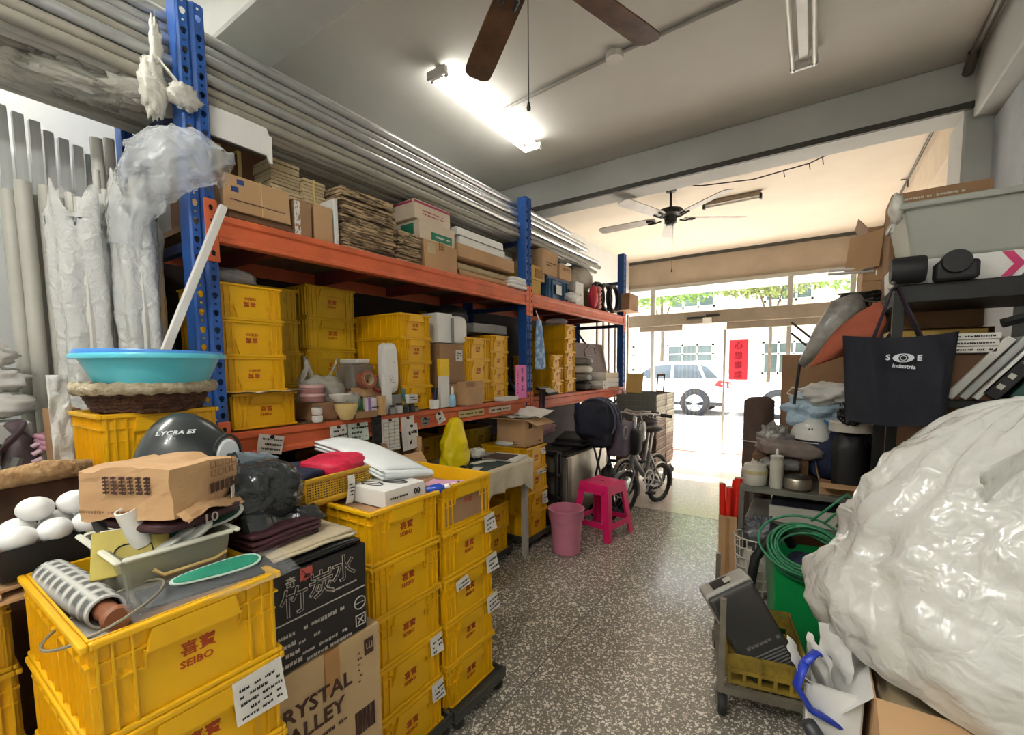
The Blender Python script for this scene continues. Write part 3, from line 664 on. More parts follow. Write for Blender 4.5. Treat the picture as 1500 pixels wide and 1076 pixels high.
# ---- dollies under the stacks
m_dolly = M('black_dolly', (52, 54, 52), .45, var=.15)
m_wheel = M('caster_rubber', (34, 34, 34), .6, var=.1)
def dolly(label, x0, x1, y0, y1, z=.06, lip=.035, r=.029, group='crate dollies'):
    t = thing('crate_dolly', label, 'dolly', ((x0+x1)/2, (y0+y1)/2, 0), 0, group); a, b = (x1-x0)/2, (y1-y0)/2
    m = MB().box(-a, a, -b, b, z, z+.014); m.box(-a-.012, -a, -b-.012, b+.012, z-.01, z+lip).box(a, a+.012, -b-.012, b+.012, z-.01, z+lip).box(-a, a, -b-.012, -b, z-.01, z+lip).box(-a, a, b, b+.012, z-.01, z+lip)
    m.build('frame', m_dolly, t, bevel=.004)
    for sx in (-1, 1):
        for sy in (-1, 1):
            w = MB().lathe([(0, -.014), (r-.003, -.014), (r, -.009), (r, .009), (r-.003, .014), (0, .014)], 18, (sx*(a-.02), sy*(b-.02), r), ax='y'); wo = w.build('caster', m_wheel, t, True)
            MB().box(sx*(a-.02)-.014, sx*(a-.02)+.014, sy*(b-.02)-.019, sy*(b-.02)-.0155, r, z).box(sx*(a-.02)-.014, sx*(a-.02)+.014, sy*(b-.02)+.0155, sy*(b-.02)+.019, r, z).build('fork', M('zinc', (150, 150, 146), .4, metal=.7), wo)
    return t
dolly('black dolly under the two nearest aisle crate stacks with the slipper box', -1.62, -1.14, .885, 1.225)
dolly('black dolly under the crate stack holding the pink paper', -1.62, -1.12, 1.225+.03, 1.565)
dolly('black dolly under the nearest crate stack beside the black water boxes', -1.42, -.945, .17, .5, z=.085)
dolly('black dolly under the crate stack of the foam balls', -1.97, -1.485, -.19, .15, z=.025, r=.012)
dolly('black dolly under the crate stack of the wicker basket', -2.09, -1.61, .335, .665)
# ---- boxes standing between the crate stacks
m_kb = M('black_carton', (26, 22, 22), .5, var=.2)
m_pgrey = M('grey_print', (178, 170, 160), .7, var=0); m_pred = M('dull_red_print', (168, 72, 62), .7, var=0)
m_tan_c = M('tan_carton', (188, 160, 118), .75, var=.06)
y0, y1 = .513, .815
carton('plain brown carton, bottom box beside the nearest crate stack', -1.04, y0, y1+.02, 0, .27, .44, m_kraft2)
bx = carton('tan carton printed CRYSTAL VALLEY with a barcode', -1.045, y0, y1+.015, .272, .53+.17, .44, m_tan_c, prints=[
    ('x', 'text', -.062, .318, 'CRYSTAL', .058, m_inkb, .0012), ('x', 'text', -.066, .258, 'VALLEY', .058, m_inkb, .0012), ('x', 'scrib', -.05, .212, .17, .02, 1, 11, m_inkb),
    ('x', 'scrib', .085, .33, .012, .1, 6, 12, m_inkb), ('x', 'scrib', -.03, .105, .17, .03, 1, 14, m_inkb), ('x', 'patch', .12, .375, .03, .045, m_inkb), ('x', 'text', .12, .3775, '山', .026, m_tan_c), ('x', 'scrib', 0, .05, .2, .025, 1, 18, m_inkb)])
m = MB(); q = random.Random(3); yy = .065
while yy < .132:
    wd = q.choice((.0015, .0025, .004)); m.box(.22, .2232, yy, yy+wd, .13, .2); yy += wd+q.choice((.0015, .0025))
m.build('barcode', m_inkb, bx)
bx = carton('black carton with outlined white brush characters under the folded maroon cloth', -1.05, y0, y1-.02, .702, .955, .44, m_kb, tape=False, prints=[
    ('x', 'scrib', -.02, .095, .2, .024, 1, 21, m_pgrey), ('x', 'scrib', .0, .062, .15, .02, 1, 22, m_pgrey), ('x', 'scrib', -.095, .045, .06, .075, 3, 23, m_pgrey), ('x', 'scrib', .01, .02, .14, .04, 2, 24, m_pgrey),
    ('x', 'scrib', .07, .155, .08, .012, 1, 25, m_pgrey), ('x', 'patch', 0, .128, .268, .003, m_pgrey)])
for ch, y_, z_ in (('竹', -.075, .17), ('炭', .0, .185), ('水', .068, .2)):
    text(ch, .075, m_pgrey, bx, (.2232, y_, z_), FX, 'character', bold=.0013); text(ch, .075, m_kb, bx, (.2236, y_, z_), FX, 'character', bold=-.0004)
text('奇', .03, m_pgrey, bx, (.2232, -.082, .223), FX, 'character'); text('蹟', .036, m_pred, bx, (.2232, -.04, .23), FX, 'character', bold=.001)
rg = MB().tube([(.2235, .115+.018*math.cos(k*PI/8), .085+.018*math.sin(k*PI/8)) for k in range(16)], .0016, 5, True).tube([(.2235, .1, .085), (.2235, .13, .085)], .0012, 5)
rg.tube([(.2235, .1, .02), (.2235, .13, .02), (.2235, .13, .05), (.2235, .1, .05)], .0022, 5, True).tube([(.2235, .106, .026), (.2235, .124, .044)], .002, 5).tube([(.2235, .106, .044), (.2235, .124, .026)], .002, 5)
rg.build('recycling_mark', m_pgrey, bx)
# ---- things lying on the black carton
m_maroon = M('maroon_cloth', (56, 22, 30), .6, var=.25, scale=10, bump=.3, bscale=40)
m_cream = M('cream_cloth', (206, 190, 160), .8, var=.1, scale=6, bump=.2, bscale=30)
def folded(label, name, cat, mat, c, w, d, h, seed, layers=3, rz=0, tilt=0, amp=.008, group=None):
    t = thing(name, label, cat, c, group=group, rot=(0, tilt, rz)); lh = h/layers
    for k in range(layers):
        q = random.Random(seed*9+k); ex = q.uniform(.9, 1.0); mb = MB()
        def f(u, v, k=k, ex=ex):
            x = (u-.5)*d*ex; y = (v-.5)*w*ex; n = noise.noise(Vector((x*14+seed, y*14, k*3.3)))
            edge = min(u, 1-u, v, 1-v); return Vector((x, y, (k+1)*lh-.001+n*amp-.004*(edge < .06)))
        mb.sheet(f, 18, 18, lh*.82); mb.build('fold', mat, t, smooth='all')
    return t
folded('black glossy plastic sheet folded on the black carton', 'plastic_sheet', 'plastic sheet', m_blackp, (-1.245, .652, .957), .27, .4, .018, 2, 2, amp=.004)
folded('cream folded cloth under the maroon cloth', 'folded_cloth', 'cloth', m_cream, (-1.24, .66, .98), .27, .34, .016, 3, 2, amp=.004)
folded('maroon folded cloth on top of the cream cloth', 'folded_cloth', 'cloth', m_maroon, (-1.25, .6, 1.002), .2, .28, .045, 4, 4, rz=.1, amp=.006)
# black translucent bag with something round in it
m_smoke = film('smoked_plastic', (44, 48, 50), .12, .12, .7, 11)
t = thing('black_plastic_bag', 'dark smoky plastic bag swollen round its contents beside the crumpled carton', 'bag', (-1.27, .6, 1.03))
soft((0, 0, .085), (.11, .12, .085), .1, 3, 5, .75, nu=44, nv=26).build('bag', m_smoke, t, 'all')
MB().sheet(lambda u, v: Vector((.06+.06*u+.015*math.sin(v*9), -.08+.22*v, .03+.05*math.sin(u*3)*(1-v)+.012*noise.noise(Vector((u*5, v*5, 1)))-.03*u)), 14, 14, .001).build('loose_end', m_smoke, t, 'all')
MB().sheet(lambda u, v: Vector((.0-.03*u, -.02+.1*v-.03*u, .165+.035*math.sin(u*2.6)*(1-.6*v)+.01*noise.noise(Vector((u*4, v*6, 9))))), 14, 14, .001).build('mouth', film('smoked_plastic_pale', (120, 132, 140), .3, .15, .5), t, 'all')
o = MB().box(.0, .022, 0, .002, 0, .03).build('label', M('label_white', (228, 214, 208), .6, var=.02), t); o.location = (.09, -.085, .11); o.rotation_euler = (0, 0, -.7)
o2 = MB().box(.003, .019, -.0006, 0, .004, .018).build('print', m_pred, o)
# ---- contents of the slipper crate and basket
m_basket = M('mustard_basket', (196, 152, 36), .5, var=.1)
t = thing('plastic_basket', 'mustard yellow mesh basket holding navy and crimson cloth', 'basket', (-1.5, .965, .99), .06)
B = MB()
def wall(p0, p1, z0, z1, nx, nz, th):
    p0, p1 = Vector(p0), Vector(p1); d = p1-p0; n = Vector((-d.y, d.x, 0)).normalized()*th
    for i in range(nx+1):
        c = p0+d*(i/nx); e = d.normalized()*.0018; B.hexa([(c-e+Vector((0, 0, z0))), (c+e+Vector((0, 0, z0))), (c-e+n+Vector((0, 0, z0))), (c+e+n+Vector((0, 0, z0))), (c-e+Vector((0, 0, z1))), (c+e+Vector((0, 0, z1))), (c-e+n+Vector((0, 0, z1))), (c+e+n+Vector((0, 0, z1)))])
    for k in range(nz+1):
        z = z0+(z1-z0)*k/nz; e = Vector((0, 0, .0018)); a, b = p0+Vector((0, 0, z)), p1+Vector((0, 0, z)); B.hexa([a-e, b-e, a+n-e, b+n-e, a+e, b+e, a+n+e, b+n+e])
bw, bd, bh = .16, .125, .09
for p0, p1, k in (((bd, -bw, 0), (bd, bw, 0), 30), ((bd, bw, 0), (-bd, bw, 0), 24), ((-bd, bw, 0), (-bd, -bw, 0), 30), ((-bd, -bw, 0), (bd, -bw, 0), 24)): wall(p0, p1, .02, bh-.01, k, 7, .003)
B.build('mesh_wall', m_basket, t); MB().box(-bd, bd, -bw, bw, 0, .004).build('base', m_basket, t)
MB().tube([(bd, -bw, bh), (bd, bw, bh), (-bd, bw, bh), (-bd, -bw, bh)], .008, 8, True).tube([(bd, -bw, .012), (bd, bw, .012), (-bd, bw, .012), (-bd, -bw, .012)], .008, 8, True).build('rim', m_basket, t, True)
tg = MB().sheet(lambda u, v: Vector((bd+.012+.008*math.sin(v*3), (u-.5)*.03+.012*v, -.02+v*.1)), 4, 8, .001).build('paper_tag', m_paper, t, True)
s = MB(); scribble(s, .02, .05, 4, 5, (bd+.021, .006, .03)); s.build('writing', m_ink, tg)
folded('navy cloth folded in the mustard basket', 'folded_cloth', 'cloth', m_navy, (-1.52, .9, 1.0), .17, .22, .1, 6, 5, rz=.1)
m_crim = M('crimson_fabric', (206, 24, 66), .55, var=.15, scale=8, bump=.35, bscale=16)
t = thing('crimson_pouch', 'crimson fabric pouch with pale lettering lying in the mustard basket', 'pouch', (-1.49, 1.01, 1.035), .35)
soft((0, 0, .05), (.1, .115, .042), .07, 4, 2, .6, nu=44, nv=24).build('pouch', m_crim, t, 'all')
o = MB(); scribble(o, .07, .014, 1, 31, (0, 0, 0), (0, 1, 0), (-.5, 0, .86)); o = o.build('lettering', m_white, t); o.location = (.092, .02, .062)
# folded white foam sheet
m_foam = M('white_foam', (222, 226, 226), .6, var=.03, bump=.1, bscale=60)
t = thing('foam_sheet', 'folded white foam sheet lying over the basket and slipper box', 'foam sheet', (0, 0, 0))
A0, A1, B0, B1 = Vector((-1.7, 1.06, 1.125)), Vector((-1.62, 1.22, 1.12)), Vector((-1.31, 1.08, 1.045)), Vector((-1.25, 1.27, 1.02))
for k in range(3):
    def f(u, v, k=k):
        p = (A0*(1-u)+B0*u)*(1-v)+(A1*(1-u)+B1*u)*v; return p+Vector((0, 0, .014*k+.01*math.sin(u*PI)+(.01 if k == 2 else 0)*math.sin(v*PI)+.004*noise.noise(Vector((u*3, v*3, k)))))
    MB().sheet(f, 14, 10, .009).build('layer', m_foam, t, 'all')
pts = [B0.lerp(B1, v) for v in (0, 1)]
MB().grid(lambda u, v: B0.lerp(B1, v)+Vector((.018*math.sin(u*PI), 0, .014-.016*math.cos(u*PI))), 10, 6).build('fold_edge', m_foam, t, 'all')
# slipper box
t = carton('white slipper box printed with foot outlines in the aisle crate', -1.2, 1.0, 1.19, .963, 1.025, .22, m_white, tape=False, rz=.0, bev=.002, prints=[('x', 'scrib', -.035, .03, .08, .018, 1, 41, m_ink), ('x', 'text', .05, .031, '00', .03, m_ink, .0006)])
t.location.z = .968
ol = MB()
for c, r_ in (((-.02, -.045), 0.1), ((.03, .02), .3)):
    pts = [(c[0]+.05*math.cos(k*PI/10)*math.cos(r_)-.02*math.sin(k*PI/10)*math.sin(r_), c[1]+.05*math.cos(k*PI/10)*math.sin(r_)+.02*math.sin(k*PI/10)*math.cos(r_), .0615) for k in range(20)]
    ol.tube(pts, .0018, 5, True).tube([pts[2], pts[12]], .0012, 5)
ol.build('printed_outline', m_ink, t)
carton('brown inner carton packed below the slipper box', -1.165, .905, 1.2, .83, .965, .42, m_kraft2, tape=False)
t = thing('blue_bottle', 'small blue bottle lying at the end of the slipper box', 'bottle', (-1.2, 1.2, .985), 1.2)
o = MB().lathe([(0, 0), (.016, 0), (.018, .006), (.018, .05), (.008, .062), (.008, .07), (0, .07)], 16); o.build('bottle', M('blue_plastic', (20, 62, 168), .2, var=.1), t, True); t.rotation_euler = (0, 1.35, .6)
MB().lathe([(0, .07), (.01, .07), (.01, .085), (0, .085)], 12).build('cap', m_white, t, True)
# pink papers in the next crate
carton('brown inner carton lying inside the pink paper crate', -1.165, 1.25, 1.535, .83, .93, .42, m_kraft2, tape=False)
t = thing('pink_paper', 'pink paper with a line drawing lying in the second aisle crate', 'paper', (-1.3, 1.4, .933), .3)
MB().sheet(lambda u, v: Vector(((u-.5)*.2, (v-.5)*.2, .012+.012*noise.noise(Vector((u*2, v*2, 4))))), 10, 10, .001).build('sheet', M('pink_paper', (226, 176, 208), .7, var=.04), t, True)
o = MB().tube([(.06+.025*math.cos(k*.5), .03+.03*math.sin(k*.7), .0145) for k in range(14)], .0016, 5).tube([(.02, -.02+.01*k, .0145+.0008*(k % 2)) for k in range(6)], .0016, 5); o.build('drawing', m_ink, t)
t = thing('white_leaflet', 'white leaflet lying beside the pink paper', 'leaflet', (-1.25, 1.48, .933), .6)
MB().sheet(lambda u, v: Vector(((u-.5)*.12, (v-.5)*.09, .008+.006*math.sin(v*3))), 6, 6, .001).build('sheet', m_paper, t, True)
o = MB(); scribble(o, .06, .08, 4, 8, (0, 0, .0155), (0, 1, 0), (-1, 0, 0)); o.build('writing', m_ink, t)
# ================================================================ on the nearest crate
carton('flat brown carton packed inside the nearest aisle crate', -.97, .19, .48, .84, .955, .42, m_kraft2, tape=False)
m_clear = film('frosted_bin', (166, 168, 150), .36, .25, .15, 6)
t = thing('clear_bin', 'frosted clear plastic bin with a yellow book and insoles', 'bin', (-1.215, .37, .957))
def tub(mb, w0, d0, w1, d1, h, th):
    for (o, s) in ((0, 1), (th, -1)):
        a0, b0, a1, b1 = d0/2-o, w0/2-o, d1/2-o, w1/2-o; z0 = o
        mb._add([(-a0, -b0, z0), (a0, -b0, z0), (a0, b0, z0), (-a0, b0, z0), (-a1, -b1, h), (a1, -b1, h), (a1, b1, h), (-a1, b1, h)], [(0, 1, 2, 3), (0, 4, 5, 1), (1, 5, 6, 2), (2, 6, 7, 3), (3, 7, 4, 0)])
    return mb
tub(MB(), .17, .2, .2, .235, .13, .003).build('body', m_clear, t, bevel=.01, seg=2)
a, b = .1175, .1
MB().box(-a-.014, a+.014, -b-.014, -b, .122, .132).box(-a-.014, a+.014, b, b+.014, .122, .132).box(-a-.014, -a, -b, b, .122, .132).box(a, a+.014, -b, b, .122, .132).build('rim', film('frosted_rim', (222, 222, 206), .12, .25, 0), t, bevel=.004)
MB().tube([(.117, -.05, .09), (.122, -.035, .075), (.122, .06, .075), (.118, .085, .082)], .004, 6).build('handle', M('amber_handle', (206, 178, 116), .4, var=.1), t, True)
m_book = M('olive_book', (176, 160, 74), .6, var=.1)
t = thing('yellow_book', 'worn yellow booklet with drawn figures standing in the clear bin', 'book', (-1.145, .3, 1.035), rot=(.0, -.5, -.4))
MB().box(-.006, .006, -.066, .06, 0, .095).build('cover', m_book, t, bevel=.002); MB().box(-.0045, .0045, -.053, .056, .002, .0965).build('pages', m_paper, t)
o = MB().tube([(.0068, -.01+.02*math.cos(k*.45), .045+.016*math.sin(k*.45)) for k in range(13)], .0016, 5).tube([(.0068, .01, .05), (.0068, .03, .055), (.0068, .035, .03), (.0068, .012, .03)], .0016, 5).tube([(.0068, .0, .07), (.0068, .01, .085), (.0068, .025, .07), (.0068, .03, .088)], .0014, 5); o.build('drawing', m_ink, t)
m_green = M('green_insole', (34, 74, 58), .8, var=.15, bump=.2, bscale=120); m_sole = M('grey_white_rubber', (206, 206, 200), .5, var=.06)
def insole(label, loc, rot, mat, group, L=.22, W_=.075):
    t = thing('insole', label, 'insole', loc, group=group, rot=rot); n = 28; pl = []
    for k in range(n):
        a = 2*PI*k/n; x = math.cos(a)*L/2; w = W_/2*(.78+.22*math.cos(a)+.1*math.cos(2*a)); pl.append((x, math.sin(a)*w))
    MB().prism(pl, (0, 0, 0), (1, 0, 0), (0, 1, 0), .006).build('sole', m_sole, t, bevel=.002)
    MB().prism([(x*.92, y*.86) for x, y in pl], (0, 0, .006), (1, 0, 0), (0, 1, 0), .003).build('lining', mat, t, bevel=.001)
    return t
insole('green insole with a white rim sticking out of the clear bin', (-1.165, .415, 1.1), (.75, -.12, 1.5), m_green, None)
for k, (x, y, z, r_) in enumerate(((-1.135, .355, 1.075, .3), (-1.15, .385, 1.083, .5), (-1.125, .405, 1.09, .8), (-1.17, .43, 1.095, 1.0))):
    t = thing('white_heel_pad', 'pale rounded heel pad among the insoles in the clear bin', 'pad', (x, y, z), group='pale heel pads in the clear bin', rot=(.3, -.5, r_))
    MB().blob((0, 0, 0), (.042, .026, .01), .03, 2, k, 24, 12).build('pad', m_sole, t, True)
t = thing('white_tube', 'short white plastic tube poking out under the crumpled carton', 'tube', (-1.17, .325, 1.085), rot=(.3, .1, 0))
MB().lathe([(.016, 0), (.019, 0), (.019, .085), (.016, .085), (.016, 0)], 20).build('tube', m_white, t, True)
t = thing('black_tray', 'black moulded tray behind the yellow booklet', 'tray', (-1.28, .37, 1.04), 0)
tub(MB(), .15, .12, .17, .15, .075, .004).build('tray', m_black, t, bevel=.006)
t = thing('paper_bag', 'dark red paper bag with white print under the crumpled carton', 'paper bag', (-1.2, .4, 1.112), .3)
soft((0, 0, .012), (.1, .1, .012), .06, 4, 3, .4).build('bag', m_maroon, t, 'all'); text('10', .03, m_pgrey, t, (.103, .0, .01), FX, 'lettering', sx=1.3)
# crumpled carton
t = thing('crumpled_carton', 'crumpled brown carton with upside-down printing on top of the clear bin', 'box', (-1.21, .385, 1.145), .50)
m = gridbox(-.105, .105, -.092, .092, 0, .108, 9)
for v in m.bm.verts:
    n = noise.noise_vector(v.co*10+Vector((3, 1, 0))); v.co += n*.009-Vector((1, 1, 1))*.006*abs(noise.noise(v.co*25))
    if v.co.z > .1 and v.co.x > .03: v.co.z -= .012*(v.co.y+.1)/.2
    if v.co.y > .02 and v.co.z < .05: v.co.x -= .03*(v.co.y/.1)*(1-v.co.z/.05)
    if v.co.x < -.06: v.co.z -= .006
m.build('body', m_kraft, t, bevel=.002)
MB().sheet(lambda u, v: Vector((.105+.03*u-.02*v, -.09+.19*v, .012+.012*math.sin(v*5)-.018*u+.008*noise.noise(Vector((u*4, v*7, 2))))), 8, 16, .003).build('torn_flap', m_kraft, t)
o = MB()
for k, ch in enumerate('料回收請鄰里'[:0]): pass
scribble(o, .1, .05, 1, 52, (.0, 0, 0), (1, 0, 0), (0, 0, 1), fill=1)
o.bm.free(); o = MB(); q = random.Random(5)
for k in range(6):
    x = -.048+k*.0185
    for r_ in range(5): o.prism([(x, r_*.0075), (x+.0145*q.uniform(.7, 1), r_*.0075+q.uniform(-.002, .002)), (x+.0145, r_*.0075+.005), (x+.001, r_*.0075+.0045)], (0, 0, 0), (1, 0, 0), (0, 0, 1), .0006)
    o.box(x+.0055, x+.0085, -.0006, 0, -.001, .036)
o = o.build('printing', m_inkb, t); o.location = (.005, -.1005, .055)
o = MB(); scribble(o, .12, .014, 1, 53, (0, 0, 0), (1, 0, 0), (0, 0, 1)); o = o.build('printing', M('faint_brown_print', (140, 104, 74), .8), t); o.location = (-.04, -.1005, .016)
o = MB()
for k in range(6): o.prism([(k*.015, 0), (k*.015+.011, .003), (k*.015+.011, .024), (k*.015, .022)], (0, 0, 0), (0, 1, 0), (0, 0, 1), .0006)
o = o.build('printing', m_inkb, t); o.location = (.1105, .0, .028)
o = MB()
for k in range(4):
    for r_ in range(2): o.tube([(0, k*.022, r_*.02), (0, k*.022+.014, r_*.02), (0, k*.022+.014, r_*.02+.013), (0, k*.022, r_*.02+.013)], .0012, 4, True)
o = o.build('printing', M('faint_brown_print', (140, 104, 74), .8), t); o.location = (.1105, .005, .065)
# plaid roll with spool, wire loop
m_plaid = bpy.data.materials.new('grey_plaid'); m_plaid.use_nodes = True; N, L = ramp_nodes(m_plaid); bb = N['Principled BSDF']; bb.inputs['Roughness'].default_value = .9
tc = N.new('ShaderNodeTexCoord'); wv = []
for dr, s in (('X', 9), ('Y', 13)):
    w = N.new('ShaderNodeTexWave'); w.bands_direction = dr; w.inputs['Scale'].default_value = s; w.inputs['Distortion'].default_value = .4; L.new(tc.outputs['Object'], w.inputs[0]); wv.append(w)
ad = N.new('ShaderNodeMath'); ad.operation = 'MAXIMUM'; L.new(wv[0].outputs['Fac'], ad.inputs[0]); L.new(wv[1].outputs['Fac'], ad.inputs[1])
cr = N.new('ShaderNodeValToRGB'); L.new(ad.outputs[0], cr.inputs[0]); cr.color_ramp.elements[0].color = (*lin((84, 86, 84)), 1); cr.color_ramp.elements[1].color = (*lin((188, 188, 182)), 1); cr.color_ramp.elements[0].position = .35; cr.color_ramp.elements[1].position = 1.0
sc_ = N.new('ShaderNodeMath'); sc_.operation = 'MULTIPLY'; sc_.inputs[1].default_value = 1.0; L.new(ad.outputs[0], sc_.inputs[0]); L.new(sc_.outputs[0], cr.inputs[0]); L.new(cr.outputs[0], bb.inputs['Base Color'])
t = thing('plaid_roll', 'grey plaid fabric roll tapering round a wooden spool', 'fabric roll', (-1.38, .222, 1.002), rot=(0, 0, .06))
MB().lathe([(.026, .0), (.034, 0), (.036, .1), (.034, .22), (.03, .3), (.026, .3), (.026, .0)], 24, ax='x').build('roll', m_plaid, t, True)
MB().lathe([(0, .26), (.02, .26), (.018, .3), (.017, .325), (.022, .335), (.024, .345), (.02, .352), (0, .352)], 20, ax='x').build('spool', M('copper_brown_wood', (142, 92, 66), .4, var=.15), t, True)
t = thing('wire_loop', 'bent grey wire loop around the wooden spool', 'wire', (-1.05, .235, .995))
MB().tube([(.09*math.cos(k*PI/14)-.01, .085*math.sin(k*PI/14)+.0, .015+.03*math.sin(k*PI/14+.5)) for k in range(28)], .0028, 6, True).build('loop', M('grey_wire', (130, 124, 106), .45, metal=.3, var=.1), t, True)
folded('grey cloth bundled under the plaid roll', 'folded_cloth', 'cloth', M('pale_grey_cloth', (196, 196, 190), .85, var=.06, bump=.2, bscale=40), (-1.14, .225, .957), .06, .3, .012, 12, 1, amp=.004)
# clear packet with green insole
m_cfilm = film('clear_packet', (226, 230, 232), .93, .05, .5, 22)
t = thing('clear_packet', 'clear plastic packet lying across the front of the nearest crate', 'packet', (-1.015, .395, 1.012), rot=(0, .22, -.05))
MB().sheet(lambda u, v: Vector(((u-.5)*.11+.02*math.sin(v*2), (v-.5)*.29, .012+.007*noise.noise(Vector((u*5, v*9, 2))))), 16, 30, .0008).build('film', m_cfilm, t, 'all')
MB().sheet(lambda u, v: Vector(((u-.5)*.06-.012+.02*(v-.5), (v-.5)*.23, .002+.003*noise.noise(Vector((u*4, v*6, 8))))), 8, 20, .006).build('dark_card', M('dark_slate', (46, 50, 54), .4, var=.2), t, 'all')
t = thing('insole', 'teal green insole showing through the clear packet', 'insole', (-1.02, .405, 1.033), rot=(.55, .03, 1.5)); pl = []
for k in range(28):
    a = 2*PI*k/28; pl.append((math.cos(a)*.085, math.sin(a)*.027*(.8+.2*math.cos(a)+.12*math.cos(2*a))))
MB().prism(pl, (0, 0, 0), (1, 0, 0), (0, 1, 0), .004).build('sole', M('white_teal_edge', (200, 222, 212), .4), t, bevel=.001); MB().prism([(x*.93, y*.82) for x, y in pl], (0, 0, .004), (1, 0, 0), (0, 1, 0), .002).build('lining', M('teal', (34, 140, 112), .5, var=.15, bump=.3, bscale=60), t, bevel=.001)
# ================================================================ helmet, basket, basins
m_helm = M('grey_black_shell', (44, 50, 52), .28, var=.1, coat=.4)
carton('brown carton hidden under the black helmet', -1.35, .37, .63, 1.014, 1.1, .22, m_kraft2, tape=False)
t = thing('motorcycle_helmet', 'black open-face motorcycle helmet with white visor hub', 'helmet', (-1.44, .5, 1.1), 1.25)
hs = MB(); hs.grid(lambda u, v: Vector((.125*math.cos(2*PI*u)*math.sin(.04+v*1.75)*(1+.12*math.cos(2*PI*u)), .105*math.sin(2*PI*u)*math.sin(.04+v*1.75), .075+.16*math.cos(.04+v*1.75)*(1 if v < .9 else 1)-.02*v)), 40, 20, True); hs.bm.faces.new([hs.bm.verts[i*20] for i in range(40)] if False else [v for k, v in enumerate(hs.bm.verts) if k % 20 == 0])
hs.build('shell', m_helm, t, 'all')
MB().tube([(.128*math.cos(k*PI/18), .1*math.sin(k*PI/18), .035) for k in range(36)], .008, 8, True).build('edge_trim', m_black, t, True)
MB().blob((0, 0, .05), (.1, .085, .03), .02, 2, 1).build('lining', m_black, t, True)
v = MB().lathe([(0, .012), (.034, .012), (.04, .004), (.04, 0), (0, 0)], 28, (0, 0, 0), sx=.75, sy=1.15, ax='x').build('visor_hub', M('visor_white', (226, 230, 232), .25), t, True); v.location = (.1, -.088, .12); v.rotation_euler = (0, .1, -1.25)
MB().lathe([(.044, -.004), (.05, -.002), (.05, .006), (.044, .008), (.044, -.004)], 28, (0, 0, 0), sx=.75, sy=1.15, ax='x').build('hub_ring', m_black, v, True); MB().lathe([(0, .014), (.005, .014), (.005, .01)], 10, ax='x').build('screw', m_black, v)
o = text('LYCRA ES', .0175, M('sticker_silver', (206, 212, 214), .4), t, (-.01, -.088, .19), (PI/2-.8, 0, 0), 'lettering', bold=.0004, shear=.3, sx=1.1)
MB().hexa([(-.1, -.07, .1), (-.05, -.1, .12), (-.1, -.055, .11), (-.05, -.085, .13), (-.1, -.078, .11), (-.055, -.104, .128), (-.1, -.06, .12), (-.055, -.088, .138)]).build('vent', m_grey, t, bevel=.002)
m_wick = M('wicker', (108, 66, 42), .6, var=.3, scale=60, bump=.8, bscale=130, dark=(58, 30, 20)); m_sheep = M('beige_fabric_liner', (196, 184, 158), .95, var=.15, scale=40, bump=.6, bscale=120, dark=(150, 136, 108))
t = thing('wicker_basket', 'brown oval wicker basket with a beige woven liner edge', 'basket', (-1.76, .535, 1.322)); sx, sy = 1.1, 1
MB().lathe([(0, 0), (.12, 0), (.132, .01), (.16, .078), (.163, .082), (.155, .082), (.122, .012), (0, .008)], 48, sx=sx, sy=sy).build('weave', m_wick, t, True)
for k in range(6): MB().tube([((.134+.005*k)*sx*math.cos(a*PI/20), (.134+.005*k)*math.sin(a*PI/20), .013+.0115*k+.002*(-1)**a) for a in range(40)], .0055, 6, True).build('withe', m_wick, t, True)
m = MB().grid(lambda u, v: Vector((((.172+.012*math.cos(2*PI*v))*sx)*math.cos(2*PI*u), (.172+.012*math.cos(2*PI*v))*math.sin(2*PI*u), .078+.018*math.sin(2*PI*v)+.003*math.sin(u*150))), 90, 10, True); m.build('liner', m_sheep, t, True)
m_aqua = M('aqua_plastic', (96, 202, 222), .3, var=.04, sss=.1); m_blueb = M('blue_plastic_basin', (74, 140, 214), .3, var=.04)
def basin(label, z, r, h, mat, tilt=0, loc=(-1.7, .535)):
    t = thing('basin', label, 'basin', (*loc, z), rot=(tilt, 0, 0))
    MB().lathe([(0, 0), (r*.74, 0), (r*.78, .008), (r*.95, h-.006), (r, h-.004), (r*1.02, h-.01), (r*1.03, h), (r*.93, h+.001), (r*.75, .012), (0, .006)], 56).build('bowl', mat, t, True)
    MB().lathe([(r*.97, h-.012), (r*1.035, h-.012), (r*1.045, h-.004), (r*1.03, h+.002), (r*.97, h)], 56).build('rim', mat, t, True)
basin('aqua plastic basin resting on the wicker basket', 1.413, .183, .085, m_aqua)
basin('blue plastic basin nested inside the aqua basin', 1.445, .176, .062, m_blueb, tilt=-.02)
# ================================================================ foam balls in a tray, brown bin
m_cork = M('cork_liner', (190, 156, 112), .95, var=.25, scale=30, bump=.7, bscale=70, dark=(140, 104, 66)); m_brn = M('brown_felt', (72, 46, 30), .95, var=.2, scale=20)
t = thing('felt_bin', 'open brown felt bin with a cork-like rolled edge', 'bin', (-1.53, .165, .957))
w_, d_ = .19, .112
MB().box(-d_, d_, -w_, w_, 0, .006).box(-d_, -d_+.008, -w_, w_, .006, .22).box(-d_, .0, w_-.008, w_, .006, .13).box(-d_, d_-.02, -w_, -w_+.008, .006, .2).build('body', m_brn, t)
m = MB(); pts = [Vector((-d_+.02, -w_, .225)), Vector((-d_+.02, -.1, .24)), Vector((-d_+.02, .0, .232)), Vector((-d_+.02, .1, .242)), Vector((-d_+.02, w_, .235))]
m.tube(pts, [.022, .027, .022, .026, .022], 12); rumple(m.bm, .006, 25); m.build('rolled_edge', m_cork, t, 'all')
t = thing('black_trough', 'black tray holding the white foam balls', 'tray', (-1.53, .22, 1.0), .15)
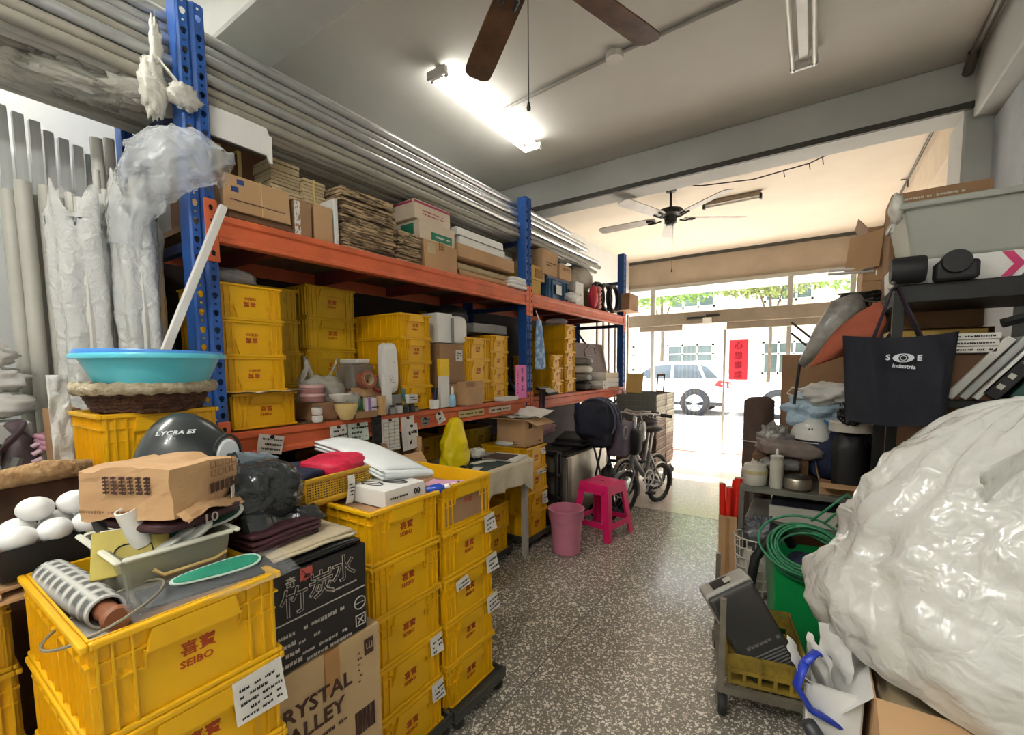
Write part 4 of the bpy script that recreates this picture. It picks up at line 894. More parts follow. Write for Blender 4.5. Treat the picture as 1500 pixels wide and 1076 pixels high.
tub(MB(), .17, .2, .2, .22, .07, .004).build('tray', m_black, t, bevel=.005)
m_ball = M('white_foam_ball', (236, 236, 234), .4, var=.02)
carton('brown packing carton inside the black tray', -1.46, .15, .29, 1.006, 1.05, .15, m_kraft2, tape=False)
for k, (x, y, z) in enumerate(((-1.49, .09, 1.062), (-1.49, .15, 1.064), (-1.49, .21, 1.066), (-1.555, .1, 1.066), (-1.555, .165, 1.068), (-1.53, .128, 1.113), (-1.53, .195, 1.113), (-1.56, .225, 1.07))):
    t = solo('foam_ball', MB().blob((0, 0, 0), (.031, .034, .028), .012, 1.5, k, 28, 18), m_ball, 'white egg-shaped foam ball heaped in the black tray', 'ball', (x+.04, y+.095, z+.02), k*1.1, 'foam balls in the black tray', smooth='all')
for k, (x, y, z, r_) in enumerate(((-1.43, .09, .957, .05), (-1.45, .06, .968, -.12), (-1.44, .11, .979, .2))):
    t = thing('flattened_carton', 'flattened brown carton with black print in front of the foam balls', 'cardboard', (x-.13, y-.02, z), r_, 'flattened cartons on the corner crate')
    MB().box(-.16, .16, -.13, .13, .001, .009).build('board', m_kraft, t, bevel=.001); s = MB(); scribble(s, .1, .04, 2, 60+k, (.08, .02, .0095), (0, 1, 0), (-1, 0, 0)); s.build('printing', m_ink, t)
# ================================================================ things on the rack shelves
def pb(xl, xr, yt, yb, X):
    xm, ym = (xl+xr)/2, (yt+yb)/2
    return at(xl, ym, 'x', X).y, at(xr, ym, 'x', X).y, at(xm, yb, 'x', X).z, at(xm, yt, 'x', X).z
ZD, ZD2 = ZL+.008, ZU+.008
m_board = M('cream_board', (198, 178, 140), .8, var=.12, scale=8); m_dirty = M('dirty_cardboard_edges', (190, 164, 126), .9, var=.35, scale=7, stretch=(1, 1.5, 14), dark=(74, 58, 42), thr=(.42, .58))
m_pale = M('pale_carton', (214, 196, 172), .75, var=.06); m_gpr = M('green_print', (42, 128, 96), .6, var=.05); m_mpr = M('magenta_print', (176, 62, 96), .6, var=.05); m_bpr = M('blue_print', (48, 74, 140), .6, var=0)
m_strap = M('yellow_strap', (214, 190, 122), .5, var=.05)
# upper shelf, from the near end
c = carton('large dark brown carton with two pale straps behind the near upright', -2.44, .98, 1.36, ZD2, 2.56, .3, m_kraftd, tape=False)
for y in (.0, .09): MB().box(.181, .184, y-.1, y-.082, 0, .42).box(-.18, .184, y-.1, y-.082, .419, .4225).build('strap', m_strap, c)
t = thing('white_foam_board', 'white foam board hanging over the front of the dark strapped carton', 'board', (-2.15, 1.06, 2.42), rot=(0, -.03, 0))
MB().sheet(lambda u, v: Vector((.01*math.sin(u*2.5)*v, (u-.5)*.27, .025+.12*v-.03*(u > .94))), 24, 8, .012).build('board', m_white, t, True)
for k in range(2): carton('thin flat dark carton under the blue-stickered carton, %s one' % ('lower', 'upper')[k], -2.115-.02*k, .97+.01*k, 1.26, ZD2+.017*k, ZD2+.016+.017*k, .4, m_kraftd, tape=False, name='flat_carton', bev=.001)
y0, y1, _, z1 = pb(322, 424, 262, 320, -2.12)
c = carton('brown carton with two blue stickers and a pale cord at the near end', -2.12, .955, y1, ZD2+.034, 2.295, .3, m_kraft, tape=False, prints=[('x', 'patch', -.1, .09, .03, .022, m_bpr), ('x', 'patch', -.075, .125, .03, .022, m_bpr), ('x', 'scrib', 0, .045, .24, .01, 1, 61, m_inkb)])
MB().box(-.151, .153, .012, .016, 0, .1545).box(.15, .1535, .012, .016, 0, .155).build('cord', m_strap, c)
def boards(label, y0, y1, z0, z1, X, d, n, mat, seed, cat='boards', name='board_stack', group=None, jit=.008, wrap=None):
    t = thing(name, label, cat, (X-d/2, (y0+y1)/2, z0), 0, group)
    flat_stack(MB(), y1-y0, d, z1-z0, n, seed, jit).build('layers', mat, t)
    if wrap: MB().box(-d/2-.002, d/2+.01, -.008, .0, -.0, z1-z0+.002).build('cord', wrap, t)
    return t
boards('stack of cream layered boards behind the stickered carton', 1.25, 1.40, 2.29, 2.5, -2.27, .3, 12, m_board, 1, jit=.004)
boards('taller stack of cream boards tied with cord, second from the near upright', 1.405, 1.53, 2.292, 2.45, -2.25, .26, 9, m_board, 2, jit=.004, wrap=m_strap)
c = carton('narrow brown carton standing with white torn paper along its front edge', -2.125, 1.275, 1.365, ZD2, 2.28, .3, m_kraft2, tape=False)
carton('smooth brown carton standing beside the white panel', -2.13, 1.385, 1.49, ZD2, 2.29, .3, m_kraft, tape=False)
MB().sheet(lambda u, v: Vector((.152+.004*noise.noise(Vector((u*7, v*9, 1))), -.045+.03*u+.006*noise.noise(Vector((v*14, 1, 1))), .0+.16*v)), 6, 20, .002).build('torn_paper', m_paper, c)
t = solo('white_board', MB().box(-.3, 0, -.012, .012, 0, .235), m_white, 'white panel standing on edge left of the big stack of flattened cardboard', 'panel', (-2.13, 1.512, ZD2), bevel=.002)
boards('big stack of flattened dirty cardboard on the upper shelf', 1.545, 1.905, ZD2, 2.43, -2.125, .42, 24, m_dirty, 3, 'cardboard', jit=.014)
boards('low stack of flattened cardboard beside the printed cartons', 1.93, 2.115, ZD2, 2.29, -2.12, .3, 15, m_dirty, 4, 'cardboard', jit=.01)
boards('small stack of flattened cardboard behind the low stack', 1.95, 2.2, ZD2, 2.4, -2.45, .36, 14, m_dirty, 5, 'cardboard', jit=.01)
for k, (y0, y1, z, r_) in enumerate(((1.1, 2.6, 2.515, .0), (1.5, 2.75, 2.49, .02))):
    solo('long_brown_board', MB().box(-.12, .12, -(y1-y0)/2, (y1-y0)/2, 0, .008), m_kraft2, 'long thin brown board lying high under the pipes, %s one' % ('upper', 'lower')[k], 'board', (-2.62+.05*k, (y0+y1)/2+.3, z-.07), r_)
y0 = 2.16
carton('brown carton with a torn lid under the green printed carton', -2.13, y0, 2.49, ZD2, 2.29, .34, m_kraft, prints=[('x', 'scrib', 0, .15, .05, .03, 2, 71, m_inkb), ('x', 'patch', -.1, .13, .08, .07, m_board)])
carton('pale carton with a green printed band between two brown cartons', -2.14, y0-.03, 2.47, 2.291, 2.41, .34, m_pale, tape=False, prints=[('x', 'patch', .04, .035, .2, .05, m_gpr), ('x', 'scrib', .04, .035, .16, .03, 1, 72, m_white), ('y', 'patch', .06, .06, .12, .08, m_gpr)])
carton('pale carton with magenta top edges crowning the printed carton pile', -2.15, y0-.06, 2.44, 2.411, 2.53, .34, m_pale, tape=False, prints=[('x', 'patch', .0, .105, .34, .014, m_mpr), ('x', 'scrib', .0, .05, .2, .04, 2, 73, m_mpr), ('y', 'patch', .05, .105, .2, .014, m_mpr)])
for k, (z, dy) in enumerate(((2.34, 0), (2.4, -.03))):
    carton('long white carton lying over the kraft tube box, %s one' % ('lower', 'upper')[k], -2.14, 2.53+dy, 3.1+dy, z, z+.055, .22, m_pale if 0 else m_white, tape=False, name='long_white_box')
carton('long kraft box lying under the white cartons', -2.13, 2.5, 3.22, 2.245, 2.338, .2, m_kraft, tape=False, name='long_kraft_box')
for k in range(5):
    t = thing('paper_tube', 'long dusty paper tube under the long kraft box', 'tube', (-2.16-.05*(k % 3)-.02*(k//3), 2.52, ZD2+.027+.052*(k//3)), rot=(-PI/2, 0, 0), group='paper tubes on the upper shelf')
    MB().lathe([(.019, 0), (.025, 0), (.025, .7), (.019, .7), (.019, 0)], 14).build('tube', m_board if k % 2 else m_kraft, t, True)
for k in range(2):
    t = thing('support_bar', 'steel bar lying behind the paper tubes', 'bar', (-2.36-.07*k, 2.9, ZD2), group='steel bars behind the paper tubes'); MB().box(-.03, .03, -.4, .35, 0, .08+.03*k).build('bar', m_grey, t, bevel=.004)
t = thing('folded_white_bags', 'folded white plastic bags on the beam in front of the middle upright', 'bags', (-2.13, 3.26, ZU+.009))
for k in range(3): soft((-.03, .0, .02+.03*k), (.07, .15-.02*k, .018), .06, 5, k, .5).build('bag', m_white, t, 'all')
t = solo('grey_sack', soft((0, 0, .1), (.13, .2, .1), .1, 4, 3, .7), m_grey, 'grey crumpled sack behind the folded white bags', 'sack', (-2.4, 3.12, ZD2+.0), smooth='all')
carton('mustard box under the wider mustard box beyond the middle upright', -2.14, 3.5, 3.68, ZD2, 2.24, .3, M('mustard_box', (194, 156, 74), .7), tape=False, name='mustard_box')
carton('wider mustard box on top beyond the middle upright', -2.13, 3.49, 3.74, 2.241, 2.37, .3, M('mustard_box', (194, 156, 74), .7), tape=False, name='mustard_box', prints=[('x', 'patch', .02, .06, .14, .08, M('mustard_dark', (150, 112, 44), .7))])
t = put = thing('blue_crate', 'dark blue plastic crate with a white card under the two brown cartons', 'crate', (-2.3, 4.0, ZD2))
m_bcr = M('deep_blue_plastic', (30, 78, 118), .45, var=.1)
tub(MB(), .4, .3, .44, .34, .2, .005).build('body', m_bcr, t, bevel=.006); m = MB()
for y in (-.19, -.12, .12, .19): m.box(.16, .178, y-.004, y+.004, .0, .19)
m.box(-.178, .178, -.226, -.216, .18, .2).box(-.178, .178, .216, .226, .18, .2).box(.168, .18, -.226, .226, .18, .2).box(-.18, -.168, -.226, .226, .18, .2).build('rim', m_bcr, t); MB().box(.176, .181, -.05, .06, .05, .14).build('card', m_white, t)
solo('shelf_board', MB().box(-.18, .18, -.24, .24, 0, .008), m_kraft2, 'brown board lying across the dark blue crate', 'board', (-2.3, 4.0, ZD2+.201))
carton('tilted brown carton with printed lines on the blue crate', -2.12, 3.68, 3.98, ZD2+.21, 2.55, .34, m_kraft, tape=False, prints=[('x', 'scrib', .02, .1, .2, .05, 2, 81, m_inkb)], rz=.0)
carton('second brown carton on the blue crate, farther from the middle upright', -2.11, 4.0, 4.26, ZD2+.21, 2.46, .34, m_kraft, tape=False, prints=[('x', 'scrib', .02, .1, .16, .03, 2, 82, m_inkb)])
t = thing('black_device', 'small black device between the blue crate and the white box', 'device', (-2.2, 4.32, ZD2)); MB().box(-.1, .06, -.06, .06, 0, .15).build('case', m_black, t, bevel=.012); MB().box(.0605, .063, -.045, .045, .06, .13).build('screen', m_blackp, t)
carton('white box with small print beside the grey plastic sack', -2.14, 4.42, 4.62, ZD2, 2.36, .25, m_white, tape=False, name='white_box', prints=[('x', 'scrib', .02, .12, .05, .03, 2, 83, m_ink)])
solo('white_plastic_bag', soft((0, 0, .05), (.07, .12, .05), .25, 5, 8, .8, sharp=True), m_white, 'crumpled white plastic bag in front of the white box on the upper shelf', 'bag', (-2.12, 4.28, ZD2+.008), smooth='all')
solo('plastic_sack', soft((0, 0, .14), (.2, .32, .14), .14, 4, 11, .7, nu=40, nv=26, sharp=True), M('milky_grey_sack', (176, 168, 150), .35, var=.12, bump=.3, bscale=20), 'big milky grey plastic sack lying high at the far end of the rack', 'sack', (-2.42, 4.9, 2.33), smooth='all')
carton('brown carton under the milky grey plastic sack', -2.25, 4.68, 5.2, ZD2, 2.335, .34, m_kraftd, tape=False)
t = thing('red_bundle', 'red and pink plastic bundle standing beside the black hose coils', 'bundle', (-2.12, 4.84, ZD2)); MB().blob((0, 0, .13), (.05, .07, .13), .12, 4, 2).build('red_bag', M('red_plastic', (206, 38, 62), .4, var=.1), t, 'all')
m = MB()
for k in range(5): m.blob((.02, .1, .03+.05*k), (.035, .05, .03), .2, 4, k, 14, 10)
m.build('pink_ties', M('salmon_plastic', (206, 132, 118), .4, var=.1), t, 'all')
for k in range(3):
    t = thing('black_hose_coil', 'coil of black hose standing at the far end of the upper shelf', 'hose', (-2.2+.035*k, 5.12+.16*k, ZD2+.175), group='black hose coils')
    MB().tube([(.0, .16*math.cos(a*PI/18), .16*math.sin(a*PI/18)) for a in range(36)], .017, 8, True).tube([(.03, .155*math.cos(a*PI/18), .155*math.sin(a*PI/18)) for a in range(36)], .016, 8, True).build('coil', m_black, t, True)
carton('brown carton with a crumpled end at the far end of the upper shelf', -1.98, 5.66, 6.0, 2.165, 2.38, .12, m_kraft2, tape=False)
carton('flat brown carton jutting over the far rack end', -1.96, 5.6, 6.05, ZU+.058, 2.164, .3, m_kraft, tape=False, name='flat_carton')
# ---------------------------------------------------------------- middle shelf, near bay
g2 = 'crates on the middle shelf'
sa = (.9, .93, .9)
A_ = stack(-2.12, 1.09, ZD, 4, 'beside the near blue upright', g2, scale=sa, jit=.003)
for k in range(4): A_[k].location.x = -2.12-.04*(k > 0)-CD*.45; A_[k].location.y -= .02*(k > 0)
for k in (1, 2, 3): A_[k].rotation_euler = (PI, 0, 0); A_[k].location.z += CH*.9
o = MB().sheet(lambda u, v: Vector((CD/2*1+.02*math.sin(v*3)+.01-.5*u*0, (v-.5)*.33, CH-.002+.02*(v < .08)+.003*math.sin(v*20))), 3, 24, .001); o.bm.free()
t = thing('white_paper_sheet', 'white sheet of paper sticking out between the lower crates beside the near upright', 'paper', (-2.14, 1.09, ZD+CH*.9+.0016))
MB().sheet(lambda u, v: Vector((-.1+.17*u, (v-.5)*.34, .0012+.02*(max(0, u-.6))*math.sin(v*9)**2+.05*max(0, .12-v))), 10, 30, .0008).build('sheet', m_paper, t, True)
solo('grey_plastic_bag', soft((0, 0, .05), (.14, .12, .05), .1, 3, 4, .8), film('grey_bag_film', (166, 164, 164), .15, .2), 'grey plastic bag slumped on the crate stack beside the near upright', 'bag', (-2.4, 1.07, ZD+4*CH*.905), smooth='all')
stack(-2.5, 1.72, ZD, 4, 'at the dark back of the middle shelf', g2, kind=2, scale=(.74, 1.08, 1.06), tone='dusty yellow crate')
stack(-2.52, 1.36, ZD, 4, 'behind the near upright crates', g2, kind=2, scale=(.7, .95, 1.0), tone='dusty yellow crate')
stack(-2.12, 2.06, ZD, 4, 'behind the white paper bag', g2, scale=(1.1, .85, .84))
t = thing('white_paper_bag', 'tall white printed paper bag leaning on the crates', 'bag', (-2.13, 1.83, 1.3), rot=(.1, .1, 0)); soft((0, 0, .15), (.035, .055, .15), .05, 4, 5, .4).build('bag', m_white, t, 'all')
o = MB(); scribble(o, .05, .06, 3, 91, (.034, 0, .19)); scribble(o, .05, .05, 5, 92, (.034, 0, .09)); o.build('printing', m_grey, t)
carton('grey box with a teal card under the white paper bag', -2.12, 1.79, 1.92, ZD, 1.29, .14, M('grey_card', (150, 148, 140), .7), tape=False, name='grey_box')
t = thing('teal_card', 'teal card and brown envelope leaning on the grey box', 'card', (-2.1, 1.93, 1.24), rot=(0, -.2, .3)); MB().box(-.002, .002, -.02, .02, 0, .09).build('card', M('teal_card', (40, 112, 104), .5), t); MB().box(-.01, -.006, .01, .08, .08, .2).build('envelope', m_kraft, t)
# crockery and small goods at the front of the shelf
def pot(name, label, cat, y, x, prof, mat, z=ZD, seg=24, parts=(), group=None, rot=None):
    t = thing(name, label, cat, (x, y, z), group=group, rot=rot); MB().lathe(prof, seg).build('body', mat, t, True)
    for pn, pp, pm in parts: MB().lathe(pp, seg).build(pn, pm, t, True)
    return t
m_beige = M('cream_ceramic', (222, 196, 134), .3, var=.04); m_pinkt = M('dusty_pink_tin', (168, 122, 122), .35, var=.06)
def bowl(label, y, x, r, h, mat, z, group=None): return pot('bowl', label, 'bowl', y, x, [(0, 0), (r*.5, 0), (r*.55, .006), (r*.9, h*.55), (r, h), (r*.95, h), (r*.8, h*.5), (r*.4, .01), (0, .01)], mat, z, 32, (), group)
t = bowl('cream bowl with a dark red stripe at the shelf edge', 1.475, -2.07+.01, .062, .085, m_beige, ZD)
MB().tube([(.05*math.cos(a*.1-.5), .05*math.sin(a*.1-.5), .045+.002*a) for a in range(14)], .005, 6).build('painted_stroke', m_maroon, t, True)
t = carton('brown inner box under the dusty pink tins behind the cream bowl', -2.15, 1.34, 1.48, ZD, 1.275, .16, m_kraft2, tape=False)
bowl('pale bowl on the brown inner box behind the striped bowl', 1.455, -2.14+.06, .055, .04, m_paper, 1.276)
for k in range(2): pot('pink_tin', 'dusty pink round tin stacked behind the bowls, %s one' % ('lower', 'upper')[k], 'tin', 1.39, -2.22, [(0, 0), (.06, 0), (.062, .003), (.062, .035), (0, .035)], m_pinkt, 1.276+.046*k, 28, (('lid', [(0, .045), (.064, .045), (.066, .04), (.066, .03), (.0622, .03)], M('pale_pink_tin', (206, 168, 164), .35)),))
for k in range(2): pot('white_jar', 'small white jar at the corner of the near crate, %s one' % ('lower', 'upper')[k], 'jar', 1.325, -2.09, [(0, 0), (.022, 0), (.026, .008), (.026, .03), (.018, .036), (0, .036)], m_white, ZD+.04*k, 18, (('lid', [(0, .039), (.02, .039), (.021, .03), (.0185, .03)], m_grey),))
t = thing('carrier_bag', 'translucent white carrier bag with upright handles behind the pink tins', 'bag', (-2.32, 1.5, ZD)); mf = film('milky_film', (222, 222, 216), .5, .2, .4, 18)
soft((0, 0, .11), (.09, .13, .12), .15, 3, 6, .7).build('bag', mf, t, 'all')
for s in (-1, 1): MB().tube([(0, s*.04, .2), (.02, s*.09, .3), (.02, s*.1, .34), (.01, s*.085, .28), (0, s*.12, .2)], [.022, .016, .012, .014, .02], 10, flat=.3).build('handle', mf, t, 'all')
t = thing('clear_canister', 'clear square canister with a pale lid behind the tape rolls', 'canister', (-2.38, 1.78, ZD)); MB().box(-.08, .08, -.08, .08, .14, .3).build('body', film('smoky_clear', (168, 164, 156), .45, .1, 0), t, bevel=.015, seg=2); MB().box(-.085, .085, -.05, .05, .3, .33).build('lid', m_white, t, bevel=.006); MB().box(-.1, .1, -.1, .1, 0, .139).build('base_box', m_kraft2, t)
solo('clear_bag', soft((0, 0, .05), (.05, .07, .05), .2, 4, 9, .8, sharp=True), mf, 'crumpled clear bag between the cream bowl and the green jar', 'bag', (-2.2, 1.6, ZD+.035), smooth='all')
solo('brown_tray', tub(MB(), .14, .1, .15, .11, .035, .004), m_kraft2, 'shallow brown tray in front of the crumpled clear bag', 'tray', (-2.085, 1.585, ZD))
pot('green_jar', 'green lidded jar behind the shallow brown tray', 'jar', 1.72, -2.22, [(0, 0), (.07, 0), (.078, .02), (.078, .1), (.05, .12), (0, .12)], M('green_plastic', (46, 120, 62), .35), ZD, 28, (('lid', [(0, .15), (.06, .15), (.066, .14), (.066, .118), (.0505, .118)], mf),))
m_tpr = M('brown_tape_roll', (150, 88, 66), .3, var=.1)
for k, (x, y, z, mt, r_, lb) in enumerate(((-2.12, 1.66, 1.385, m_tpr, 1.2, 'brown parcel tape roll lying on the pile of small goods'), (-2.16, 1.75, 1.35, M('red_tape', (172, 52, 50), .3), .9, 'red tape roll beside the brown parcel tape roll'))):
    t = thing('tape_roll', lb, 'tape roll', (x, y, z), rot=(0, 1.35, .2*k)); MB().lathe([(.034, -.024), (.052, -.024), (.052, .024), (.034, .024), (.034, -.024)], 28).build('tape', mt, t, True); MB().lathe([(.031, -.0245), (.0338, -.0245), (.0338, .0245), (.031, .0245), (.031, -.0245)], 28).build('core', m_board, t, True)
carton('small kraft box holding up the tape rolls', -2.13, 1.65, 1.78, 1.29, 1.34, .12, m_kraft, tape=False, name='kraft_box'); carton('white carton behind the pill box under the small kraft box', -2.14, 1.665, 1.775, ZD, 1.289, .14, m_pale, tape=False, name='pale_box')
carton('small white and violet pill box standing at the shelf edge', -2.07, 1.622, 1.69, ZD, 1.285, .03, M('violet_white', (226, 216, 230), .5), tape=False, name='pill_box', prints=[('x', 'patch', -.02, .055, .02, .1, M('violet', (150, 122, 176), .5)), ('x', 'scrib', .012, .05, .08, .02, 1, 95, m_ink)])
pot('tan_can', 'tan ribbed can beside the violet pill box', 'can', 1.725, -2.08, [(0, 0), (.03, 0)]+[(.03+.0015*(k % 2), .006+.008*k) for k in range(13)]+[(.028, .112), (0, .112)], M('tan_can', (186, 150, 98), .4, var=.1), ZD)
solo('white_card', MB().box(-.006, .006, -.035, .035, 0, .235), m_white, 'tall white card standing beside the tan ribbed can', 'card', (-2.1, 1.785, ZD), bevel=.002)
for k, (y, r_, h, mt) in enumerate(((1.8, .02, .05, m_grey), (1.85, .024, .06, mf), (1.9, .022, .045, m_black), (1.955, .02, .05, m_black), (1.99, .018, .03, m_grey))): pot('small_jar', 'small %s jar at the shelf edge, %s past the tall white card' % (('grey', 'clear', 'black', 'black', 'grey')[k], ('first', 'second', 'third', 'fourth', 'fifth')[k]), 'jar', y, -2.07, [(0, 0), (r_, 0), (r_, h*.7), (r_*.7, h*.8), (0, h*.8)], mt, ZD, 16, (('lid', [(0, h), (r_*.8, h), (r_*.8, h*.78), (r_*.7, h*.78)], m_dark),))
t = carton('little white jar box between the grey box and the pen cup', -2.075, 1.905+.03, 1.99+.02, ZD+.055, 1.29, .05, m_paper, tape=False, name='little_box', prints=[('x', 'scrib', 0, .03, .05, .03, 2, 96, m_ink)]); t.location.z = ZD+.051
pot('pen_cup', 'white cup holding pens and a comb', 'cup', 2.165, -2.08, [(0, 0), (.03, 0), (.034, .06), (.031, .06), (.028, .004), (0, .004)], m_white, ZD, 24)
for k in range(5):
    t = thing('pen', 'thin pen standing in the white cup', 'pen', (-2.08+.012*math.cos(k*1.3), 2.165+.012*math.sin(k*1.3), ZD+.006), rot=(.12*math.sin(k*1.9), .12*math.cos(k*1.9), 0), group='pens in the white cup'); MB().cyl((0, 0, 0), (0, 0, .115), .0042, 8).build('barrel', (m_black, m_bpr, m_grey, m_black, m_red)[k], t, True); MB().cyl((0, 0, .1), (0, 0, .135), .005, 8).build('cap', m_black, t, True)
t = thing('yellow_white_folder', 'white folder with a yellow top standing beside the pen cup', 'folder', (-2.08, 2.27, ZD)); MB().box(-.02, .004, -.045, .045, 0, .215).build('folder', m_white, t, bevel=.002); MB().box(-.0205, .0045, -.0455, .0455, .215, .33).build('top', M('signal_yellow', (246, 204, 20), .5), t)
pot('spray_bottle', 'small blue and white spray bottle in front of the cartons', 'bottle', 2.335, -2.07, [(0, 0), (.02, 0), (.022, .01), (.02, .075), (.01, .09), (0, .09)], M('pale_blue_bottle', (150, 200, 226), .3), ZD, 18, (('cap', [(0, .14), (.008, .14), (.011, .12), (.011, .088), (0.0102, .088)], m_white),))
carton('brown carton with a white label on the lower brown carton', -2.13, 2.28, 2.545, 1.335, 1.62, .32, m_kraft2, tape=False, prints=[('x', 'patch', .07, .2, .07, .08, m_paper), ('x', 'scrib', .07, .2, .05, .05, 3, 97, m_ink)])
carton('lower brown carton under the labelled carton on the middle shelf', -2.12, 2.3, 2.53, ZD, 1.334, .32, m_kraft, tape=False)
carton('small open carton at the shelf edge in front of the lower brown carton', -2.03, 2.44, 2.63, ZD+.0, 1.31, .085, m_kraft, open_=True, flaps=(None, 1.5, 1.5, 1.5))
carton('white box with dark corners on the labelled brown carton', -2.15, 2.29, 2.44, 1.625, 1.83, .16, m_white, tape=False, name='white_box'); 
t = thing('white_shell_case', 'rounded white plastic shell beside the white box', 'case', (-2.18, 2.52, 1.622)); soft((0, 0, .1), (.04, .085, .1), .02, 2, 3, .5).build('shell', m_white, t, 'all'); MB().box(-.06, .05, -.095, -.085, 0, .18).build('edge', m_grey, t)
stack(-2.12, 2.705, ZD, 3, 'between the open carton and the pink sign', g2, scale=(.9, .9, .9))
stack(-2.14, 3.0, ZD, 4, 'next to the pink sign', g2, scale=(.9, .8, .72))
stack(-2.55, 2.9, ZD, 4, 'behind the pink sign crates', g2, kind=2, scale=(.5, 1, 1.02), tone='dusty yellow crate')
carton('long grey case on top of the crates next to the pink sign', -2.2, 2.75, 3.2, 1.724, 1.8, .25, m_grey, tape=False, name='grey_case', bev=.008)
solo('black_bag', soft((0, 0, .1), (.14, .16, .1), .12, 4, 7, .7), m_black, 'black bag in the dark above the crates of the near bay', 'bag', (-2.4, 2.66, 1.73), smooth='all')
t = thing('pink_sign', 'bright pink sign with black handwriting beside the middle upright', 'sign', (-2.085, 3.245, ZD)); MB().box(-.008, 0, -.085, .085, 0, .285).build('card', M('hot_pink_card', (240, 120, 190), .6, var=.03), t)
for k, ch in enumerate('中元'[:0] or '千禾工'): text(ch, .055, m_ink, t, (.0008, .02, .235-k*.075), FX, 'character')
o = MB(); scribble(o, .012, .2, 8, 98, (.0004, -.055, .14)); o.build('writing', m_ink, t)
solo('shallow_tray', tub(MB(), .2, .09, .21, .1, .03, .004), m_paper, 'shallow pale tray in front of the pink sign crates', 'tray', (-2.05-.01, 2.98, ZD))
t = thing('blue_cloth_bag', 'pale blue patterned cloth bag hanging on the middle upright', 'bag', (-2.045, 3.47, 1.44)); mp_ = M('blue_pattern', (168, 200, 226), .7, var=0, scale=22, dark=(96, 140, 190), thr=(.48, .56))
MB().grid(lambda u, v: Vector((.022*math.cos(2*PI*u)*(.35+.65*math.sin(v*PI*.52+.2)**1)+.008, (.04+.06*v**.7)*math.sin(2*PI*u)*(1-.0*v)+.02*v+.008*math.cos(6*PI*u), .42*(1-v)+.012*math.sin(u*2*PI*2)*v)), 40, 24, True).build('bag', mp_, t, 'all'); MB().tube([(.008, 0, .41), (.0, -.02, .47), (.005, -.05, .5), (.01, .01, .42)], .004, 6).build('string', m_white, t, True)
# ---------------------------------------------------------------- middle shelf, far bay
stack(-2.12, 3.97, ZD, 3, 'in front of the tall far bay stack', g2, scale=(1, .76, .7))
stack(-2.14, 4.31, ZD, 5, 'in the far bay, the tall one', g2, scale=(1.1, .8, .77))
solo('clear_bag', soft((0, 0, .03), (.12, .1, .04), .2, 4, 5, .8, sharp=True), mf, 'crumpled clear bag on the tall far bay crate stack', 'bag', (-2.3, 4.28, ZD+5*CH*.774+.008), smooth='all')
t = thing('desk_calculator', 'dark desk calculator lying beside the middle upright', 'calculator', (-2.08, 3.68, ZD+.03), rot=(0, .4, .0)); MB().box(-.08, .07, -.1, .11, 0, .025).build('case', m_dark, t, bevel=.006); m = MB()
for i in range(5):
    for j in range(5): m.box(-.03+.019*i, -.017+.019*i, -.085+.035*j, -.06+.035*j, .025, .029)
m.build('keys', m_paper, t); MB().box(-.072, -.045, -.08, .08, .0251, .027).build('display', m_grey, t)
t = thing('dark_red_cloth', 'dark red cloth hanging at the foot of the middle upright', 'cloth', (-2.05, 3.52, 1.06)); MB().sheet(lambda u, v: Vector((.025*math.sin(u*9)*v+.01, (u-.5)*.11*(1-.3*v), .19*v)), 24, 10, .004).build('cloth', m_maroon, t, 'all')
t = thing('leaning_board', 'large brown board with a pale edge leaning at the far end of the middle shelf', 'board', (-2.235, 5.05, ZD), rot=(0, -.2, 0)); MB().box(-.012, .012, -.3, .55, 0, .56).build('panel', M('umber_board', (110, 90, 80), .6, var=.06), t); MB().box(-.014, .014, .55, .575, 0, .56).build('edge_strip', m_pale, t)
for k in range(4):
    t = thing('folded_grey_cover', 'rolled grey cover piled in the far bay, %s from the shelf board' % ('lowest', 'second', 'third', 'topmost')[k], 'cover', (-2.2, 4.62+.02*k, ZD+.004+.092*k), rot=(0, 0, .1*k)); soft((0, 0, .045), (.13, .11, .045), .08, 4, k, .55).build('roll', (m_dark, m_grey, m_paper, m_grey)[k], t, 'all')
t = thing('white_fan_guard', 'white bent tube frame lying on the grey covers', 'frame', (-2.12, 4.72, 1.57)); MB().tube([(0, -.12, .05), (.02, -.02, .12), (.02, .1, .1), (.02, .14, .02), (.0, .03, -.0), (0, -.1, .0)], .009, 8, True).build('tube', m_grey, t, True)
for k, (y, x, z) in enumerate(((4.84, -2.1, 0), (4.95, -2.12, 0), (4.89, -2.11, .1))): 
    t = thing('white_roll', 'white cloth roll in front of the brown board', 'roll', (x, y, ZD+.05+z), rot=(.0, PI/2, .15*k), group='white rolls in the far bay'); MB().lathe([(.01, -.12), (.046, -.12), (.048, -.1), (.048, .12), (.01, .12), (.01, -.12)], 18).build('roll', m_paper, t, True)
for k in range(3): carton('flat white box on the far end of the middle shelf, %s one' % ('lowest', 'middle', 'top')[k], -2.1, 5.05+.03*k, 5.62, ZD+.062*k, ZD+.06+.062*k, .1, (m_white, m_paper, m_pale)[k], tape=False, name='flat_white_box')
for k in range(6): solo('white_batten', MB().box(-.012, .012, -.02, .02, 0, 2.16), m_pale, 'tall pale batten standing behind the far end of the rack', 'batten', (-2.62+.09*k, 6.12+.02*(k % 2), .001), group='pale battens behind the rack end', rot=(0, 0, 0), bevel=.002)
